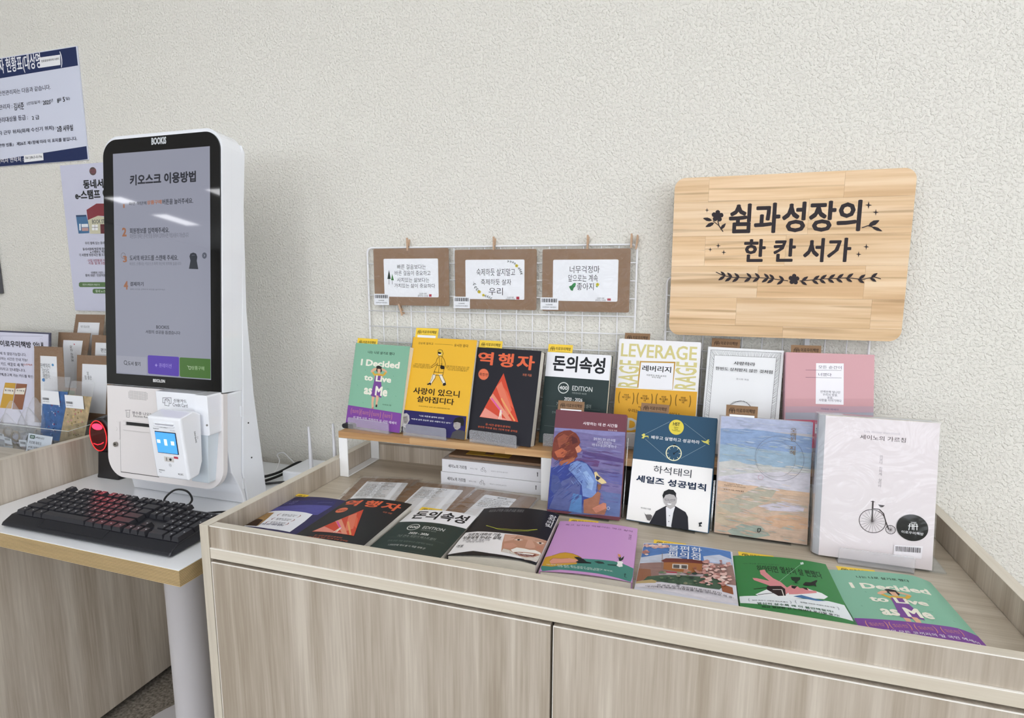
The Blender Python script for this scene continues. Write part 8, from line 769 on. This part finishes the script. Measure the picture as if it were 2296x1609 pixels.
# ================================================================ wall notices
o = thing('safety_notice', 'navy and white printed safety notice panel on the wall, upper left', 'notice', (-1.9, 0, 1.475))
B(-2.46, -1.637, -.004, -.0005, 1.484, 1.7815).obj('panel', M('notice_white', 'd6daea', .4), o); world_art(ART['poster1'], o, (0, -.004, 0), dflt='printed_bands', txt='printed_lettering', lim=(-2.4595, -1.6375, 1.4845, 1.781))
o = thing('stamp_poster', 'pale lilac poster with a red-roofed house, half hidden by the kiosk', 'poster', (-1.6, 0, 1.06))
B(-1.748, -1.535, -.004, -.0005, 1.062, 1.474).obj('sheet', M('poster_lilac', 'cfd0e2', .5), o); world_art(ART['poster2'], o, (0, -.004, 0), dflt='illustration', txt='printed_lettering', lim=(-1.7475, -1.5355, 1.063, 1.4735))
B(-1.752, -1.531, -.0062, -.0058, 1.056, 1.480).obj('clear_sheet', sleeve_m, o)
o = thing('picture_frame', 'dark-edged frame cut by the left picture edge', 'picture frame', (-2.15, 0, 1.1)); B(-2.30, -2.048, -.02, -.0005, 1.108, 1.25).obj('frame', M('frame_dark', '5a5a60', .4), o, bevel=.003); B(-2.29, -2.058, -.0206, -.0201, 1.118, 1.24).obj('picture', M('frame_grey', '9a9a98', .4), o)
# ================================================================ things on the left counter
o = thing('info_sheet', 'printed shop notice in a dark-edged stand on the left counter', 'notice', (-1.86, -.12, LD))
p = MB().prism([(-2.06, .735), (-1.735, .735), (-1.692, 1.008), (-2.05, 1.008)], -.118, -.115, 'xz').obj('backing', M('sheet_edge', '4a4a60', .4), o)
MB().prism([(-2.055, .737), (-1.742, .737), (-1.698, 1.004), (-2.05, 1.004)], -.1195, -.118, 'xz').obj('sheet', M('sheet_lilac', 'd6d6e8', .5), o)
world_art(ART['sheet'], o, (0, -.1200, 0), kx=.967, ky=.967, dx=0, dflt='printed_shapes', txt='printed_lettering', mtx=Matrix.Translation((0, -.1196, 1.17 * (1 - .967)))); MB().prism([(-2.0, .7245), (-1.76, .7245), (-1.76, .736), (-2.0, .736)], -.14, -.10, 'xz').obj('foot', acrylic, o)
def quad_card(name, lab, cat, bl, br2, tr2, tl, y, ins, facecol=None, t=.0012, group=None, sleeve=True, boardmat=None):
    """leaning card: outline given by its corners in its own upright plane at depth y"""
    P = [bl, br2, tr2, tl]; o = thing(name, lab, cat, ((bl[0] + br2[0]) / 2, y, min(bl[1], br2[1])), group=group)
    MB().prism(P, y, y + t, 'xz').obj('board', boardmat or kraft, o)
    def q(u, v): return ((bl[0] * (1 - u) + br2[0] * u) * (1 - v) + (tl[0] * (1 - u) + tr2[0] * u) * v, (bl[1] * (1 - u) + br2[1] * u) * (1 - v) + (tl[1] * (1 - u) + tr2[1] * u) * v)
    a, b_, c, d = ins; MB().prism([q(a, b_), q(c, b_), q(c, d), q(a, d)], y - .0005, y - .0001, 'xz').obj('card_face', facecol or paper_white, o)
    if sleeve: MB().prism([q(-.05, -.02), q(1.05, -.02), q(1.05, 1.07), q(-.05, 1.07)], y - .0022, y - .0020, 'xz').obj('clear_sleeve', sleeve_m, o)
    return o, q
cg = 'sleeved kraft cards in the rack on the left counter'
o, q = quad_card('greeting_card', 'sleeved kraft card at the very back of the rack on the left counter', 'card', (-1.76, .83), (-1.63, .83), (-1.572, 1.056), (-1.682, 1.055), -.05, (.14, .3, .86, .9), group=cg)
world_art([('T', '네가 웃는다면', 0, 0, 34, -7, '3a3a3c', 0)], o, (-1.668, -.0506, 1.024))
o, q = quad_card('greeting_card', 'sleeved kraft card with brush writing, second from the back of the rack', 'card', (-1.75, .79), (-1.655, .79), (-1.579, 1.008), (-1.701, 1.007), -.09, (.18, .25, .8, .9), group=cg)
world_art([('V', '꽃길만 걷자', 0, 46, 9, 0, '2a2a2c', 1), ('O', 18, 50, 2.2, 2.2, 'd06070')], o, (-1.662, -.0906, .925), dflt='flower')
o, q = quad_card('greeting_card', 'sleeved kraft card half hidden behind the kiosk edge', 'card', (-1.60, .80), (-1.47, .80), (-1.44, 1.006), (-1.560, 1.005), -.10, (.12, .35, .86, .9), group=cg)
world_art([('T', '편안한', 0, 0, 30, -11, '2a2a2c', 1)], o, (-1.533, -.1006, .970))
o, q = quad_card('greeting_card', 'glossy sleeved kraft card in front, right side of the rack', 'card', (-1.60, .76), (-1.48, .76), (-1.44, .957), (-1.568, .955), -.14, (.16, .2, .88, .88), group=cg)
world_art([('T', '보\n참 좋은', 0, 0, 26, -22, '2a2a2c', 0)], o, (-1.548, -.1406, .912))
o, q = quad_card('greeting_card', 'slim sleeved kraft card with two blue hearts', 'card', (-1.722, .765), (-1.60, .765), (-1.582, .978), (-1.688, .977), -.165, (.22, .1, .78, .88), group=cg)
world_art([('T', '완벽하지\n않아도\n괜찮아', 0, 0, 36, -42, '2a3a40', 0), ('O', 47, -3, 4.2, 3.4, '5a9cd0'), ('O', 6, -46, 6, 4.6, '4a8cd0')], o, (-1.672, -.1656, .932), dflt='blue_hearts')
def bmk(lab, bl, br2, tr2, tl, y, col, fl, foil, boards):
    o, q = quad_card('bookmark_pack', lab, 'bookmark', bl, br2, tr2, tl, y, (.0, .02, 1, .78), facecol=M(boards, col, .35, mottle=.35, mscale=60), group='pressed-flower bookmarks on the left counter', boardmat=clear_board)
    random.seed(len(lab)); n_ = MB(); mats = [M('petal_' + h, h, .6) for h in fl]
    for k in range(46):
        u, v = .5 + random.gauss(0, .13), random.uniform(.06, .70); px, pz = q(u, v); s_ = random.uniform(.0012, .0036)
        a0 = random.random() * 6; pts = [(px + s_ * math.cos(a0 + a) * random.uniform(.5, 1.1), y - .0008 - k * .00001, pz + s_ * math.sin(a0 + a) * random.uniform(.5, 1.1)) for a in (0, 1, 2.1, 3.1, 4.2, 5.2)]
        n_.add(pts, [tuple(range(6))], random.randrange(len(mats)))
    tag(n_.obj('pressed_flowers', mats, o), 'pressed petals and leaves', kind='stuff')
    s1 = q(.05, .58); s2 = q(.62, .78); B(s1[0], s2[0] + .004, y - .0035, y - .0030, s1[1], s2[1]).obj('price_sticker', paper_white, o)
    e = [('P', [3 + i * 1.6, 17, 3 + i * 1.6 + (1.0, .5, 1.2)[i % 3], 17, 3 + i * 1.6 + (1.0, .5, 1.2)[i % 3], 11, 3 + i * 1.6, 11], '4a4a50') for i in range(15)] + [('T', '압화 책갈피', 4, 8, 26, 5, '5a5a60', 0)]
    world_art(e, o, (s1[0], y - .0035, s1[1]), dflt='barcode', txt='sticker_lettering')
bmk('blue pressed-flower bookmark in a clear sleeve', (-1.668, .7265), (-1.594, .7265), (-1.530, .905), (-1.624, .903), -.19, '3c6ca8', ['7a3c6c', 'c8d4e8', '1c3c6c', 'a08cc0', '3c5c90'], 1, 'bookmark_blue')
bmk('sand-coloured pressed-flower bookmark in a clear sleeve beside the scanner', (-1.590, .7265), (-1.504, .7265), (-1.440, .897), (-1.521, .898), -.195, 'c0aa84', ['c06078', '8c7c3c', 'd890a0', 'e0c870', '6c5c3c', '9c8c5c'], 1, 'bookmark_sand')
o, q = quad_card('bookmark_pack', 'dark green bookmark edge showing behind the blue one', 'bookmark', (-1.62, .7265), (-1.575, .7265), (-1.525, .875), (-1.575, .875), -.182, (.05, .02, .95, .95), facecol=M('bookmark_green', '4c6434', .5, mottle=.3), group='pressed-flower bookmarks on the left counter')
# small bags with hair ties
def bag(x, y, z, w, h, lab, seed, ring=False):
    random.seed(seed); o = thing('hair_tie_bag', lab, 'bag', (x, y, z), group='small clear bags with hair ties')
    bm = bmesh.new(); bmesh.ops.create_icosphere(bm, subdivisions=3, radius=1)
    for v in bm.verts:
        k = 1 + .16 * math.sin(v.co.x * 5 + seed) * math.cos(v.co.z * 6 + seed); top_ = max(0, v.co.z)
        v.co = Vector((v.co.x * w / 2 * k * (1 - .45 * top_), v.co.y * .017 * (1 - .6 * top_), h / 2 + v.co.z * h / 2 * (1 if v.co.z > 0 else .98)))
    me = bpy.data.meshes.new('clear_bag'); bm.to_mesh(me); bm.free(); me.materials.append(bag_m); me.polygons.foreach_set('use_smooth', [True] * len(me.polygons)); link('clear_bag', me, o)
    rr = .014
    MB().tube([(rr * math.cos(a * math.pi / 10), .002 * math.sin(a), rr + .004 + rr * math.sin(a * math.pi / 10)) for a in range(21)], .0022, 6).obj('hair_tie', M('hair_tie_black', '26242a', .6) if ring else M('hair_tie_beige', 'b0a08c', .6), o, world=False, smooth=True)
    s = -1 if seed % 2 else 1; st_ = MB().prism([(-.012, .004), (.016, .004 + s * .003), (.014, .020 + s * .003), (-.014, .022)], -.0195, -.0190, 'xz').obj('price_sticker', paper_white, o, world=False)
    art([('P', [-10 + i * 1.7, 18, -9.2 + i * 1.7, 18, -9.2 + i * 1.7, 12, -10 + i * 1.7, 12], '5a5a60') for i in range(12)], st_, surf=lambda x: -.0195, dflt='barcode')
bag(-1.705, -.225, .7245, .072, .115, 'clear bag with a beige hair tie in front of the printed notice', 3); bag(-1.632, -.235, .7245, .075, .105, 'clear bag with a black hair tie ring beside the blue bookmark', 4, True); bag(-1.672, -.190, .7245, .070, .12, 'clear bag of hair ties at the back between the other two', 7); bag(-1.775, -.20, .7245, .055, .07, 'clear bag with a beige hair tie furthest left', 9)
o = thing('acrylic_rack', 'clear acrylic tray rack holding the bookmarks and bags on the left counter', 'rack', (-1.6, -.2, LD))
B(-1.80, -1.455, -.262, -.260, LD + .0005, .786).obj('front_wall', acrylic, o); B(-1.80, -1.455, -.2598, -.04, LD + .0002, LD + .0004).obj('floor_plate', acrylic, o); B(-1.457, -1.455, -.2598, -.04, LD + .001, .80).obj('end_wall', acrylic, o)
MB().tube([(-1.80, -.2612, .7865), (-1.455, -.2612, .7865)], .0008, 6).obj('polished_edge', M('acrylic_edge', 'd8dcd8', .15), o); MB().tube([(-1.455, -.2612, .7865), (-1.455, -.04, .80)], .0008, 6).obj('polished_edge', M('acrylic_edge', 'd8dcd8', .15), o)
o = thing('price_card', 'small white price card for bookmarks leaning on the rack', 'price card', (-1.53, -.29, LD))
pm = Matrix.Translation((-1.530, -.290, LD + .001)) @ Matrix.Rotation(R(-4), 4, 'Z') @ Matrix.Rotation(R(-14), 4, 'X'); o.matrix_world = pm; MW[o.name] = pm
B(-.045, .047, 0, .001, 0, .052).obj('card', paper_white, o, world=False); B(-.047, .049, -.0025, -.0022, 0, .054).obj('clear_holder', acrylic, o, world=False)
art([('P', [-38, 47, -36, 49, -20, 49, -18, 47, -18, 42, -20, 40, -36, 40, -38, 42], '2c5c44'), ('T', 'NEW', -34, 47, -22, 42, 'e8f0ea', 2), ('T', '#책읽는공간', -16, 47, 18, 42, '3a3a40', 2), ('T', '아르페 북마크', -38, 35, 10, 27, '4a4a54', 1), ('T', '#식물그림책갈피세트', -38, 22, 20, 17, '6a6a74', 1), ('T', '₩2,500', -38, 13, -4, 5, '1c1c20', 3)], o, dflt='green_badge', txt='price_lettering')
